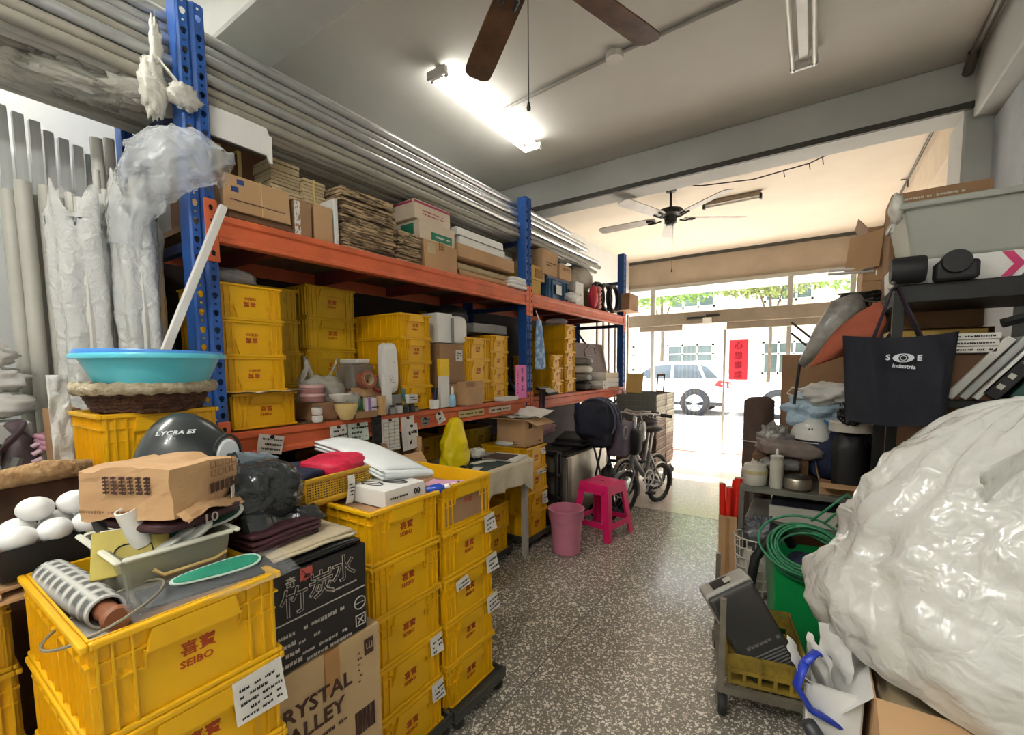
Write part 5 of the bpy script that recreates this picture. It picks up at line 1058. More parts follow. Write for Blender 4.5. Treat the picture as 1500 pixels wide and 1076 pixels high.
# ---------------------------------------------------------------- papers clipped to the lower beam
def hang(name, label, cat, y, z, w, h, rows, seed, x=RX+.0105, tilt=0, mat=None, parts=True):
    t = thing(name, label, cat, (x, y, z), rot=(tilt, 0, 0)); MB().sheet(lambda u, v: Vector((.004+.012*(1-v)**2*abs(math.sin(u*2+seed)), (u-.5)*w, -h*(1-v))), 8, 8, .001).build('sheet', mat or m_paper, t, True)
    if rows: o = MB(); scribble(o, w*.8, h*.8, rows, seed, (.018, 0, -h/2)); o.build('writing', m_ink, t)
    MB().lathe([(0, -.004), (.009, -.004), (.009, .004), (0, .004)], 12, (.008, 0, -.008), ax='x').build('magnet', m_maroon, t)
    return t
hang('clipped_cards', 'small bundle of cards clipped to the beam near the near upright', 'cards', 1.09, 1.145, .12, .085, 3, 1, tilt=-.25)
hang('paper_note', 'white note with small writing clipped to the orange beam', 'note', 1.44, 1.15, .1, .13, 4, 2, tilt=.05); hang('paper_note', 'pale green tinted note next to the white clipped note', 'note', 1.565, 1.15, .13, .1, 3, 3, mat=M('pale_green_paper', (206, 220, 208), .7))
t = thing('black_comb_strip', 'black plastic key strip hanging from the orange beam', 'strip', (RX+.012, 1.69, 1.15)); MB().box(0, .012, -.035, .035, -.19, .03).build('strip', m_black, t, bevel=.006); m = MB()
for k in range(7): m.tube([(.014, -.02, -.02-.024*k), (.02, 0, -.025-.024*k), (.014, .02, -.02-.024*k)], .004, 6)
m.build('teeth', m_dark, t, True)
t = hang('price_chart', 'ruled paper chart hanging from the orange beam', 'chart', 1.79, 1.15, .14, .19, 0, 5); m = MB()
for k in range(8): m.box(.0172, .0178, -.06, .06, -.02-.022*k, -.0185-.022*k)
for k in range(4): m.box(.0172, .0178, -.06+.04*k, -.0585+.04*k, -.175, -.02)
m.build('ruling', m_ink, t)
hang('receipt', 'long white receipt hanging beside the ruled chart', 'receipt', 1.93, 1.15, .11, .21, 0, 6, tilt=.05); t = hang('receipt', 'white slip with stamped writing over the long receipt', 'receipt', 1.94, 1.1, .1, .15, 2, 7, x=RX+.03, tilt=.12)
hang('grey_tag', 'small grey tag stuck on the orange beam', 'tag', 2.08, 1.13, .08, .05, 2, 8, mat=m_grey); hang('white_tag', 'small folded white tag hanging from the beam below the pen cup', 'tag', 2.21, 1.15, .07, .075, 1, 9, tilt=.4)
for y0, y1, s in ((2.42, 2.72, 'long yellowed strip of stickers on the orange beam'), (2.78, 3.08, 'long pale strip of stickers on the beam nearest the middle upright')):
    t = thing('sticker_strip', s, 'stickers', (RX+.0082, (y0+y1)/2, 1.09)); MB().box(0, .0015, -(y1-y0)/2, (y1-y0)/2, 0, .045).build('strip', M('yellowed_paper', (206, 190, 130), .6) if y0 < 2.6 else m_pale, t); o = MB(); scribble(o, (y1-y0)*.9, .03, 1, int(y0*10), (.0018, 0, .022)); o.build('writing', m_inkb, t)
# ================================================================ standing pipes and wrapped bundles by the near end of the rack
m_steel = M('polished_steel', (196, 198, 200), .22, metal=.85, var=.12, scale=3, stretch=(4, 4, .3))
m_pvcw = M('white_pvc', (222, 220, 212), .35, var=.04)
q = random.Random(12)
for k in range(9):
    y = .415+.036*k; x = -2.7+.012*(k % 3)-.012*k; h = 2.5-.012*k; t = thing('steel_channel', 'bright steel channel standing against the white wall', 'channel', (x, y, 0), 0, 'steel channels against the wall', rot=(-.004*k, .0, 0))
    MB().box(-.016, .016, -.016, -.0145, 0, h).box(-.016, .016, .0145, .016, 0, h).box(.0145, .016, -.0145, .0145, 0, h).build('channel', M('pale_steel', (212, 214, 214), .3, metal=.35, var=.12, scale=3, stretch=(4, 4, .3)), t)
for k in range(6): solo('plastic_pipe', pipe_mesh(2.12+.03*(k % 2), .024), m_pvc, 'grey plastic pipe standing in front of the steel channels', 'pipe', (-2.5+.052*(k % 2), .385+.03*k, .001), 0, 'grey pipes standing by the wall', smooth=True)
for k, (y, x, h, r_) in enumerate(((.69, -2.66, 2.47, .022), (.745, -2.7, 2.5, .02), (.64, -2.5, 2.28, .013), (.655, -2.47, 2.2, .012), (.62, -2.52, 2.16, .012), (.79, -2.62, 2.3, .016), (.76, -2.56, 2.22, .014))):
    solo('plastic_pipe', pipe_mesh(h, r_), m_pvcw, 'white plastic pipe standing among the wrapped bundles', 'pipe', (x, y, .001), 0, 'white pipes by the near upright', smooth=True)
m_wrap = film('milky_wrap', (236, 237, 234), .22, .2, .55, 19)
def wrapped(label, x, y, z0, z1, r, lean, seed, sx=.8):
    t = thing('wrapped_bundle', label, 'bundle', (x, y, 0), rot=(lean[0], lean[1], 0)); q = random.Random(seed)
    for k in range(6): MB().cyl((r*.5*math.cos(k), r*.55*math.sin(k*1.7), z0-.0), (r*.5*math.cos(k), r*.55*math.sin(k*1.7), z1+.04*q.random()), .016, 8).build('pipe', m_pvcw, t, True)
    def f(u, v):
        a = 2*PI*u; n = noise.noise(Vector((math.cos(a)*1.6, math.sin(a)*1.6, v*9+seed*7))); n2 = abs(noise.noise(Vector((math.cos(a)*3, math.sin(a)*3, v*34+seed))))
        rr = r*(1+.2*n-.16*n2+.3*max(0, v-.86)*6*(.5+.5*math.sin(a*3+seed))*.5+.12*math.sin(a*5+v*6)); return Vector((math.cos(a)*rr*sx, math.sin(a)*rr, z0+(z1-z0)*v+.06*(v > .97)*math.sin(a*4)))
    MB().grid(f, 48, 90, True).build('film', m_wrap, t, 'all'); return t
wrapped('plump pipe bundle wrapped in milky plastic next to the grey standing pipes', -2.3, .525, .0, 2.08, .08, (0, 0), 1)
wrapped('tall pipe bundle wrapped in milky plastic with a flared top', -2.26, .68, .0, 2.16, .07, (0, 0), 2)
wrapped('shorter wrapped pipe bundle tied with a dark cord behind the slanting white pipe', -2.42, .765, .0, 2.03, .06, (0, 0), 3)
t = thing('plastic_film', 'crumpled clear plastic film flaring over the near blue upright', 'plastic film', (-2.12, .745, 2.235))
m = MB().tube([(-.12, -.1, -.3), (-.1, -.09, -.2), (-.05, -.07, -.1), (.03, -.03, -.02), (.06, .03, .02), (.07, .09, .04), (.07, .14, .05), (.06, .18, .055)], [.06, .058, .075, .105, .11, .1, .085, .07], 40, cap=False)
bmesh.ops.subdivide_edges(m.bm, edges=m.bm.edges, cuts=3, use_grid_fill=True, smooth=.6)
for v in m.bm.verts:
    n = noise.noise_vector(v.co*9)*.035+noise.noise_vector(v.co*24+Vector((4, 1, 2)))*.022; k = max(0, min(1, (v.co.z+.28)/.2)); v.co += n*(.25+.75*k); v.co.x = max(v.co.x, .035) if v.co.y > -.02 else v.co.x
m.build('film', film('crisp_clear_film', (238, 242, 244), .66, .1, .5, 18), t, 'all', recalc=False)
t = thing('plastic_tuft', 'dirty white plastic wrapping knotted on the near blue upright', 'plastic', (-2.12, .75, 2.62))
m_dpl = film('dirty_film', (222, 219, 206), .3, .3, .5, 16)
MB().blob((0, -.02, -.1), (.035, .045, .11), .3, 4, 3, 30, 22, sharp=True).build('wrap', m_dpl, t, 'all'); MB().blob((.0, .0, .06), (.014, .022, .1), .5, 5, 6, 24, 18, sharp=True).tube([(.0, .0, .02), (.025, .05, -.05), (.03, .08, -.09)], [.012, .016, .012], 10, flat=.4).build('knot', m_dpl, t, 'all')
MB().blob((.03, .07, -.1), (.03, .06, .05), .35, 5, 8, 24, 16, sharp=True).build('torn_end', m_dpl, t, 'all')
t = thing('slanting_pipe', 'white square pipe leaning aslant across the near blue upright', 'pipe', (0, 0, 0)); a, b = Vector((-2.035, .915, 2.12)), Vector((-2.05, .62, 1.36))
d = (b-a).normalized(); s1 = Vector((.012, 0, 0)); s2 = d.cross(Vector((1, 0, 0))).normalized()*.014; c2 = b+d*.75
MB().hexa([c2-s1-s2, c2+s1-s2, c2-s1+s2, c2+s1+s2, a-s1-s2, a+s1-s2, a-s1+s2, a+s1+s2]).build('pipe', m_pvcw, t, bevel=.002)
solo('plastic_sheet', MB().sheet(lambda u, v: Vector((.02*noise.noise(Vector((u*3, v*5, 2))), (u-.5)*.05, v*.36-.18)), 8, 20, .002), m_wrap, 'white plastic sheet hanging down left of the wicker basket', 'plastic sheet', (-1.97, .37, 1.26), smooth='all')
carton('tall brown carton edge with clear tape standing left of the wicker basket crates', -2.04, .36, .43, 0, 1.33, .1, m_kraft2, tape=False)
for k, (y, r_) in enumerate(((-.62, .1), (-.2, .12), (.12, .09))):
    t = thing('torn_wrapping', 'torn dirty wrapping hanging from the long pipes', 'plastic', (-2.42+.08*k, .55+y*.2+.08*k, 2.55), group='torn wrapping on the pipes'); MB().blob((0, 0, -.01), (.09, r_*1.5, .05), .5, 4, k, 28, 18, sharp=True).build('wrap', m_dpl, t, 'all')
# ---- low cabinet with odds and ends in the near left corner
t = thing('low_cabinet', 'dark low cabinet against the wall by the standing grey pipes', 'cabinet', (-2.28, .3, 0)); MB().box(-.13, .14, -.4, .13, .0, .96).build('body', m_kraftd, t, bevel=.004); MB().box(-.14, .15, -.41, .138, .96, .98).build('top', m_dark, t, bevel=.003); MB().box(.14, .144, -.39, .12, .05, .93).build('door', m_brn, t)
t = thing('grey_caddy', 'dark grey box with pink rope coiled on top near the grey pipes', 'box', (-2.2, .4, .982)); MB().box(-.07, .07, -.05, .05, 0, .2).build('case', M('taupe_plastic', (96, 84, 80), .5), t, bevel=.01)
m_rope = M('pink_rope', (206, 150, 172), .7, var=.15, scale=40); m = MB()
for k in range(3): m.tube([((.05+.004*math.sin(a*2))*math.cos(a*PI/12), .05*math.sin(a*PI/12), .212+.017*k+.004*math.sin(a*1.1)) for a in range(24)], .011, 8, True)
m.build('rope', m_rope, t, 'all')
t = thing('laced_shoe', 'dark shoe with thick pink and white laces standing on its heel', 'shoe', (-2.2, .33, .982), rot=(0, -.15, .5)); MB().blob((0, 0, .13), (.05, .055, .14), .06, 2.5, 4, 30, 22, flat=.0).build('upper', M('plum_grey', (86, 70, 76), .6, var=.15), t, 'all'); MB().box(-.06, .05, -.045, .045, .0, .02).build('sole', m_black, t, bevel=.01)
m = MB()
for k in range(6): m.tube([(.055, -.03+.004*k, .08+.026*k), (.066, 0, .09+.026*k), (.055, .03-.002*k, .076+.026*k)], .008, 8)
m.build('laces', M('pink_white_lace', (226, 196, 208), .7, var=.1), t, 'all')
t = thing('strap_tangle', 'tangle of dark straps and buckles heaped on the low cabinet', 'straps', (-2.22, .2, .982)); q = random.Random(2)
for k in range(9):
    pts = [Vector((q.uniform(-.12, .1), q.uniform(-.16, .14), .02))]
    for j in range(5): pts.append(pts[-1]*.6+Vector((q.uniform(-.08, .08), q.uniform(-.12, .1), q.uniform(.02, .16))))
    sm = [pts[i].lerp(pts[i+1], f_) for i in range(5) for f_ in (0, .33, .67)]; sm = [(sm[max(i-1, 0)]+sm[i]+sm[min(i+1, 14)])/3 for i in range(15)]
    MB().tube(sm, [.024]*15, 8, flat=.25).build('strap', (m_black, m_dark, M('plum_grey', (86, 70, 76)))[k % 3], t, 'all')
for k in range(3): MB().box(-.02, .02, -.028, .028, 0, .012, rot=rx_m(.6*k) @ ry_m(.5)).build('buckle', m_grey, t).location = (.08, -.1+.09*k, .06+.05*k)
t = thing('grey_tub_box', 'pale grey plastic box with a white strip stacked behind the strap tangle', 'box', (-2.33, .27, .982)); MB().box(-.06, .08, -.09, .08, 0, .3).build('case', M('pale_grey_box', (190, 190, 182), .5), t, bevel=.008); MB().box(.08, .084, -.03, .06, .2, .22).build('strip', m_white, t)
for k in range(3): t = solo('white_plastic_bag', soft((0, 0, .05), (.1, .14, .05), .25, 3, k+2, .8, sharp=True), m_white, 'crumpled white plastic bag on the pale grey box, %s one' % ('lowest', 'middle', 'top')[k], 'bag', (-2.35, .24-.02*k, 1.288+.085*k), smooth='all')
solo('plastic_cover', MB().box(-.1, .1, -.15, .15, 0, .02), m_white, 'white lid lying in front of the strap tangle', 'lid', (-2.14, .1, .982), bevel=.006)
# ================================================================ dark sheets standing in for shade behind the shelves, crates under the rack
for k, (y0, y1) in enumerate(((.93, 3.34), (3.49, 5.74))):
    for j, (z0, z1) in enumerate(((ZD, 2.0), (.001, 1.0))): solo('shade_sheet', MB().box(-.006, .006, 0, y1-y0, 0, z1-z0), M('rack_back_shade', (46, 32, 26), .8, var=.2), 'dark sheet added for shade at the back of the %s bay, %s' % (('near', 'far')[k], ('on the middle shelf', 'on the floor')[j]), 'sheet', (-2.795, y0, z0))  # added dark sheets: shade on the white wall behind the goods
for k in range(6): stack(-2.46+.02*(k % 2), 1.45+.335*k, .002, 5, 'under the rack, %s from the near upright' % ('first', 'second', 'third', 'fourth', 'fifth', 'sixth', 'seventh')[k], 'crates under the rack', kind=2, scale=(.75, 1, 1.0), tone='dusty crate')
# ================================================================ work table
m_cloth = M('cream_table_cloth', (206, 196, 172), .8, var=.06, scale=10); m_tleg = M('grey_painted_steel', (176, 172, 164), .5, var=.1)
TX0, TX1, TY0, TY1, TZ = -2.36, -1.76, 1.66, 2.86, .755
t = thing('work_table', 'work table with a cream cloth between the aisle crates and the open carton stack', 'table', (0, 0, 0))
MB().box(TX0, TX1, TY0, TY1, TZ-.025, TZ).build('table_top', m_tleg, t, bevel=.003)
for x in (TX0+.03, TX1-.03):
    for y in (TY0+.04, TY1-.04): MB().box(x-.02, x+.02, y-.02, y+.02, 0, TZ-.025).build('leg', m_tleg, t)
t = thing('table_cloth', 'thin cream cloth draped over the work table edge', 'tablecloth', (0, 0, TZ))
def f(u, v):
    y = TY0-.01+(TY1-TY0+.03)*v
    if u < .5: return Vector((TX0+(TX1-TX0+.012)*u*2, y, .006))
    d = (u-.5)*2; L = .13+.05*math.sin(v*3)+.2*max(0, v-.85)/.15*.6; return Vector((TX1+.014+.02*math.sin(v*40)*d+.012*math.sin(v*17)*d, y+.02*d*math.sin(v*23), .006-L*d))
MB().sheet(f, 24, 120, .002).build('cloth', m_cloth, t, 'all')
zt = TZ+.0075
t = thing('cutting_mat', 'dark green cutting mat on the work table', 'mat', (-1.95, 2.42, zt)); MB().box(-.17, .17, -.34, .3, 0, .004).build('mat', M('dark_green_mat', (52, 70, 66), .7), t, bevel=.001)
t = thing('scissors', 'black-handled scissors lying on the cutting mat', 'scissors', (-1.9, 2.2, zt+.005), .5); MB().tube([(0, .1+.03*math.cos(a*PI/8), .01+.0*a) if 0 else (.02*math.sin(a*PI/8), .1+.035*math.cos(a*PI/8), .008) for a in range(16)], .007, 6, True).tube([(.045+.02*math.sin(a*PI/8), .1+.035*math.cos(a*PI/8), .008) for a in range(16)], .007, 6, True).build('handles', m_black, t, True); MB().hexa([(0, -.1, .004), (.006, -.1, .004), (.0, .065, .004), (.02, .065, .004), (0, -.1, .009), (.006, -.1, .009), (0, .065, .009), (.02, .065, .009)]).hexa([(.03, -.09, .009), (.036, -.09, .009), (.03, .065, .009), (.05, .065, .009), (.03, -.09, .013), (.036, -.09, .013), (.03, .065, .013), (.05, .065, .013)]).build('blades', m_steel, t)
t = thing('paper_stack', 'white paper pad with a brown folder on the far end of the work table', 'paper pad', (-1.9, 2.72, zt), .1); MB().box(-.14, .13, -.1, .12, 0, .02).build('pad', m_paper, t); MB().box(-.12, .08, -.12, .06, .0205, .026).build('folder', M('dark_folder', (84, 66, 58), .6), t)
for k, (x, y, r_, w) in enumerate(((-1.86, 2.33, .4, .1), (-1.95, 2.52, -.3, .14))): t = thing('white_strip', 'white paper strip on the cutting mat, %s the scissors' % ('next to', 'farther from')[k], 'paper', (x, y, zt+.0045), r_); MB().sheet(lambda u, v: Vector(((u-.5)*.06, (v-.5)*w*1.4, .003+.004*math.sin(v*4))), 4, 8, .001).build('strip', m_paper, t)
t = thing('black_pouch', 'black pouch lying on the near half of the work table', 'pouch', (-1.98, 2.0, zt)); soft((0, 0, .025), (.1, .12, .025), .1, 4, 3, .6).build('pouch', m_black, t, 'all')
carton('small open kraft carton on the work table by the yellow bag', -2.02, 1.72, 1.98, zt, .93, .2, m_kraft, open_=True, flaps=(-.9, 1.2, 1.4, 1.5), prints=[('x', 'patch', .0, .03, .06, .04, m_paper)])
carton('second kraft carton on the work table beside the yellow bag', -2.16, 1.99, 2.14, zt, .95, .16, m_kraft2, tape=False)
t = thing('yellow_bag', 'bright yellow plastic bag peaked upright on the work table', 'bag', (-2.08, 2.36, zt)); 
def f(u, v):
    a = 2*PI*u; r_ = (.1*max(0, 1-v**2.6)**.8+.024+.012*(v > .8)*math.sin((v-.8)/.2*PI))*(1+.16*noise.noise(Vector((math.cos(a)*2, math.sin(a)*2, v*5)))); return Vector((math.cos(a)*r_*.65, math.sin(a)*r_, .34*v))
MB().grid(f, 40, 36, True).build('bag', M('bright_yellow_plastic', (250, 222, 20), .35, var=.06, bump=.4, bscale=22), t, 'all')
pot('glass_jar', 'small glass jar behind the cutting mat', 'jar', 2.6, -2.22, [(0, 0), (.045, 0), (.05, .02), (.05, .1), (.03, .12), (0, .12)], mf, zt, 24, (('lid', [(0, .14), (.034, .14), (.034, .118), (.0302, .118)], m_grey),))
for k in range(2): solo('crumpled_paper', soft((0, 0, .035), (.06, .07, .035), .35, 5, k, .8, sharp=True), m_paper, 'crumpled white paper on the work table, %s the glass jar' % ('before', 'beyond')[k], 'paper', (-2.1+.02*k, 2.36+.24*k, zt+.012), smooth='all')
# crates under the table
stack(-1.9, 2.62, .06, 2, 'under the work table', 'crates on the floor by the table', scale=(.9, .92, 1.02))
stack(-1.93, 2.2, .06, 2, 'deep under the work table', 'crates on the floor by the table', scale=(.9, .92, 1.02), kind=2, tone='dusty crate')
dolly('black dolly under the work table crates', -2.35, -1.89, 2.46, 2.78, z=.045, r=.022)
dolly('black dolly deep under the work table', -2.38, -1.92, 2.04, 2.36, z=.045, r=.022)
# ---- crate stack with the open carton
S6 = stack(-1.84, 3.1, .075, 4, 'under the open carton', 'crates by the middle upright', scale=(1, 1, 1.0))
crate_paper(S6[1], .1, .1, .08, .1, 3, 15); crate_paper(S6[3], .1, .13, .06, .05, 2, 16); crate_paper(S6[2], .05, .15, .12, .03, 1, 17)
dolly('black dolly under the crates of the open carton', -2.31, -1.83, 2.93, 3.27)
carton('brown carton with open flaps and papers on the crate stack', -1.88, 2.97, 3.26, .808, 1.03, .27, m_kraft, open_=True, flaps=(-.35, .9, .1, .25), prints=[('x', 'patch', -.06, .17, .05, .05, m_kraftd), ('x', 'scrib', .09, .03, .06, .025, 1, 111, m_inkb), ('y', 'scrib', .05, .03, .05, .04, 2, 112, m_inkb)])
for k in range(4): t = thing('loose_paper', 'white sheet lying loosely over the open carton', 'paper', (-2.0+.03*k, 3.1+.02*k, 1.035+.014*k), group='papers over the open carton', rot=(.06*k-.1, -.08*k, .5*k)); MB().sheet(lambda u, v: Vector(((u-.5)*.2, (v-.5)*.27, .02*noise.noise(Vector((u*3, v*3, k))))), 10, 10, .001).build('sheet', m_paper if k != 1 else M('pale_green_paper', (206, 220, 208)), t, True)
t = thing('paper_heap', 'small heap of white papers beside the open carton on its crate', 'paper', (-2.08, 2.98, .806)); soft((0, 0, .02), (.09, .05, .02), .3, 5, 4, .8, sharp=True).build('papers', m_paper, t, 'all')
# ---- cabinet, cushion and trolley frame
m_stain = M('stainless', (178, 172, 158), .32, metal=.75, var=.18, scale=2.5, bump=.05, bscale=4)
t = thing('steel_cabinet', 'stainless steel cabinet behind the pink stool', 'cabinet', (-1.98, 3.96, 0)); MB().box(-.22, .22, -.5, .5, .03, .655).build('body', m_stain, t, bevel=.006); MB().box(-.225, .225, -.505, .505, .655, .675).build('top', m_dark, t, bevel=.004)
for sx in (-1, 1):
    for sy in (-1, 1): MB().cyl((sx*.18, sy*.45, 0), (sx*.18, sy*.45, .03), .02, 10).build('foot', m_black, t)
MB().box(.22, .226, -.49, -.41, .05, .64).build('trim_strip', M('dull_steel', (128, 122, 112), .4, metal=.6), t); MB().box(.22, .226, .42, .49, .05, .64).build('trim_strip', M('dull_steel', (128, 122, 112)), t)
for k, (dx, dy, z) in enumerate(((0, -.1, .677), (.03, .1, .7), (-.05, .25, .72))): t = thing('black_board', 'thin black panel lying on the steel cabinet, %s one' % ('lowest', 'middle', 'top')[k], 'panel', (-1.98+dx, 3.95+dy, z), .15*k); MB().box(-.16, .16, -.3, .25, 0, .02).build('panel', m_black, t, bevel=.003)
t = thing('narrow_stand', 'narrow black frame standing between the carton stack and the steel cabinet', 'frame', (-1.9, 3.38, 0))
for y in (-.035, .035):
    for x in (-.1, .1): MB().box(x-.012, x+.012, y-.012, y+.012, 0, .72).build('post', m_black, t)
for z in (.1, .3, .5, .7): MB().box(-.112, .112, -.047, .047, z, z+.018).build('shelf', m_black, t)
stack(-2.23, 3.75, .04, 4, 'with the dusty pink cushion', 'crates under the far bay', scale=(1, .9, 1.0), kind=2, tone='dusty crate')
t = thing('pink_cushion', 'dusty pink cushion lying under the far bay of the rack', 'cushion', (-2.28, 3.75, .775)); soft((0, 0, .06), (.17, .26, .06), .1, 2.5, 3, .6, nu=40, nv=24).build('cushion', M('dusty_pink_fabric', (176, 132, 138), .85, var=.1, bump=.2, bscale=70), t, 'all')
stack(-2.15, 4.25, .04, 4, 'behind the steel cabinet under the far bay', 'crates under the far bay', scale=(1, .9, .95), kind=2, tone='dusty crate') if False else None
# ================================================================ pink bin and stool
m_pinkbin = M('faded_pink_plastic', (206, 128, 152), .4, var=.08, scale=5)
t = thing('waste_bin', 'faded pink plastic waste bin beside the bright pink stool', 'waste bin', (-1.56, 3.06, 0))
MB().lathe([(0, 0), (.098, 0), (.105, .006), (.126, .3), (.126, .302), (.118, .302), (.098, .012), (0, .012)], 40).build('body', m_pinkbin, t, True)
MB().lathe([(.1255, .262), (.134, .268), (.139, .34), (.143, .345), (.143, .353), (.132, .353), (.128, .3), (.124, .29)], 40).build('rim_band', m_pinkbin, t, True)
m_stool = M('hot_pink_plastic', (232, 34, 112), .35, var=.05)
t = thing('plastic_stool', 'bright pink plastic stool in the aisle beside the faded pink bin', 'stool', (-1.485, 3.6, 0), -.19)
H_, T2, B2 = .46, .135, .195
s = MB(); s.frust(-T2-.012, T2+.012, -T2-.012, T2+.012, H_-.05, H_-.004, -.008, -.008).box(-T2, T2, -T2, T2, H_-.004, H_)
s.build('seat', m_stool, t, bevel=.008, seg=3)
MB().lathe([(.006, 0), (.016, 0), (.016, .0012), (.006, .0012)], 16, (0, 0, H_)).lathe([(0, 0), (.012, 0), (.012, .0006), (0, .0006)], 12, (0, 0, H_)).build('finger_hole', M('deep_pink', (120, 14, 54), .6), t)
for sx in (-1, 1):
    for sy in (-1, 1):
        m = MB()
        def L2(z): k = (H_-.05-z)/(H_-.05); return T2+.012+(B2-T2-.012)*k
        for (a, b) in (((0, 0), (1, 0)), ((0, 0), (0, 1))):
            vs = []
            for z in (0, H_-.045):
                o = L2(z); w = .055 if z == 0 else .07; th = .006
                if a == (0, 0) and b == (1, 0): vs += [(sx*o, sy*o, z), (sx*(o-w), sy*o, z), (sx*o, sy*(o-th), z), (sx*(o-w), sy*(o-th), z)]
                else: vs += [(sx*o, sy*o, z), (sx*(o-th), sy*o, z), (sx*o, sy*(o-w), z), (sx*(o-th), sy*(o-w), z)]
            m.hexa(vs)
        m.build('leg', m_stool, t, bevel=.002)
for k in range(4):
    a = k*PI/2; c_, s_ = math.cos(a), math.sin(a); m = MB(); z0, z1 = .1, .145
    o0, o1 = L2(z0), L2(z1)
    def rot_(x, y, z): return (x*c_-y*s_, x*s_+y*c_, z)
    m.hexa([rot_(o0, -o0+.03, z0), rot_(o0-.006, -o0+.03, z0), rot_(o0, o0-.03, z0), rot_(o0-.006, o0-.03, z0), rot_(o1, -o1+.03, z1), rot_(o1-.006, -o1+.03, z1), rot_(o1, o1-.03, z1), rot_(o1-.006, o1-.03, z1)]); m.build('stretcher', m_stool, t)
    z0, z1 = H_-.085, H_-.045; o0, o1 = L2(z0), L2(z1); m = MB()
    m.hexa([rot_(o0, -o0+.05, z0), rot_(o0-.006, -o0+.05, z0), rot_(o0, o0-.05, z0), rot_(o0-.006, o0-.05, z0), rot_(o1, -o1+.02, z1), rot_(o1-.006, -o1+.02, z1), rot_(o1, o1-.02, z1), rot_(o1-.006, o1-.02, z1)]); m.build('apron', m_stool, t)
# ================================================================ folding bicycles
m_silver = M('silver_paint', (206, 206, 204), .3, metal=.5, var=.06)
def folding_bike(label, loc, rz, bar_w=.26, stem_h=.98, paint=None, scale=1):
    t = thing('folding_bicycle', label, 'bicycle', loc, rz); t.scale = (scale, 1, 1); r = .195; paint = paint or m_silver       # +x = heading
    for nm, x in (('front_wheel', .30), ('rear_wheel', -.30)):
        w = MB().tube([(x+r*math.cos(a*PI/20), 0, r+.004+r*math.sin(a*PI/20)) for a in range(40)], .02, 10, True).build(nm, m_tyre, t, True)
        MB().tube([(x+(r-.024)*math.cos(a*PI/20), 0, r+.004+(r-.024)*math.sin(a*PI/20)) for a in range(40)], .009, 6, True).build('rim', m_dark if scale == 1 else m_rim, w, True)
        m = MB().cyl((x, -.04, r+.004), (x, .04, r+.004), .018, 12)
        for k in range(14): a = k*2*PI/14; m.cyl((x, .015*(-1)**k, r+.004), (x+(r-.03)*math.cos(a), 0, r+.004+(r-.03)*math.sin(a)), .0016, 5)
        m.build('spokes', m_rim, w, True)
        g = MB(); g.grid(lambda u, v, x=x: Vector((x+(r+.032-.008*abs(v-.5)*2)*math.cos(.15*PI+u*.95*PI), (v-.5)*.056, r+.004+(r+.032-.008*abs(v-.5)*2)*math.sin(.15*PI+u*.95*PI))), 24, 5); g.build('mudguard', m_silver, t, True)
    MB().tube([(.17, 0, .55), (.0, 0, .34), (-.06, 0, .3)], .024, 12).tube([(-.06, 0, .3), (-.12, 0, .56)], .018, 10).tube([(-.06, .02, .3), (-.3, .045, r+.004)], .011, 8).tube([(-.06, -.02, .3), (-.3, -.045, r+.004)], .011, 8).tube([(-.12, .01, .5), (-.3, .045, r+.004)], .009, 8).tube([(-.12, -.01, .5), (-.3, -.045, r+.004)], .009, 8).build('frame', paint, t, True)
    MB().tube([(.17, 0, .6), (.185, 0, .44)], .02, 12).tube([(.185, .0, .45), (.2, .045, .4), (.3, .045, r+.004)], .011, 8).tube([(.185, .0, .45), (.2, -.045, .4), (.3, -.045, r+.004)], .011, 8).build('fork', paint, t, True)
    MB().tube([(.17, 0, .6), (.13, 0, stem_h-.04)], .015, 10).build('stem', m_silver, t, True)
    h = MB().tube([(.06, -bar_w, stem_h-.01), (.12, -bar_w*.6, stem_h), (.13, 0, stem_h-.02), (.12, bar_w*.6, stem_h), (.06, bar_w, stem_h-.01)], .011, 8).build('handlebar', m_silver, t, True)
    for s_ in (-1, 1):
        MB().tube([(.07, s_*bar_w*.94, stem_h-.008), (.02, s_*bar_w*1.3, stem_h-.02)], .017, 10).build('grip', m_black, h, True); MB().tube([(.1, s_*bar_w*.75, stem_h), (.15, s_*bar_w*.8, stem_h-.03), (.13, s_*bar_w*1.15, stem_h-.06)], .005, 6).build('brake_lever', m_silver, h, True)
        MB().tube([(.12, s_*bar_w*.6, stem_h-.01), (.2, s_*.1, stem_h-.1), (.2, s_*.03, .6)], .003, 5).build('cable', m_black, h, True)
    soft((.2, 0, .7), (.06, .11, .13), .06, 3, 2, .5).build('handlebar_bag', m_black, t, 'all')
    MB().cyl((-.12, 0, .54), (-.17, 0, .76), .013, 10).build('seat_post', m_silver, t, True)
    sd = MB().blob((-.18, 0, .785), (.13, .07, .035), .03, 2, 1, 24, 14); [setattr(v.co, 'y', v.co.y*(1.15-.5*(v.co.x+.3)/.25)) for v in sd.bm.verts]; sd.build('saddle', m_black, t, True)
    c_ = MB().lathe([(.07, -.004), (.085, -.004), (.085, .004), (.07, .004), (.07, -.004)], 26, (-.06, .04, .3), ax='y').lathe([(0, -.004), (.03, -.004), (.03, .004), (0, .004)], 14, (-.06, .04, .3), ax='y').tube([(-.06, .045, .3), (-.02, .045, .16)], .008, 6).tube([(-.06, -.045, .3), (-.1, -.045, .44)], .008, 6)
    for k in range(5): a = k*2*PI/5; c_.cyl((-.06, .04, .3), (-.06+.075*math.cos(a), .04, .3+.075*math.sin(a)), .006, 6)
    c_.build('crank', m_silver, t, True); MB().box(-.06, .02, .05, .12, .145, .165).box(-.14, -.06, -.12, -.05, .43, .45).build('pedal', m_black, t)
    return t
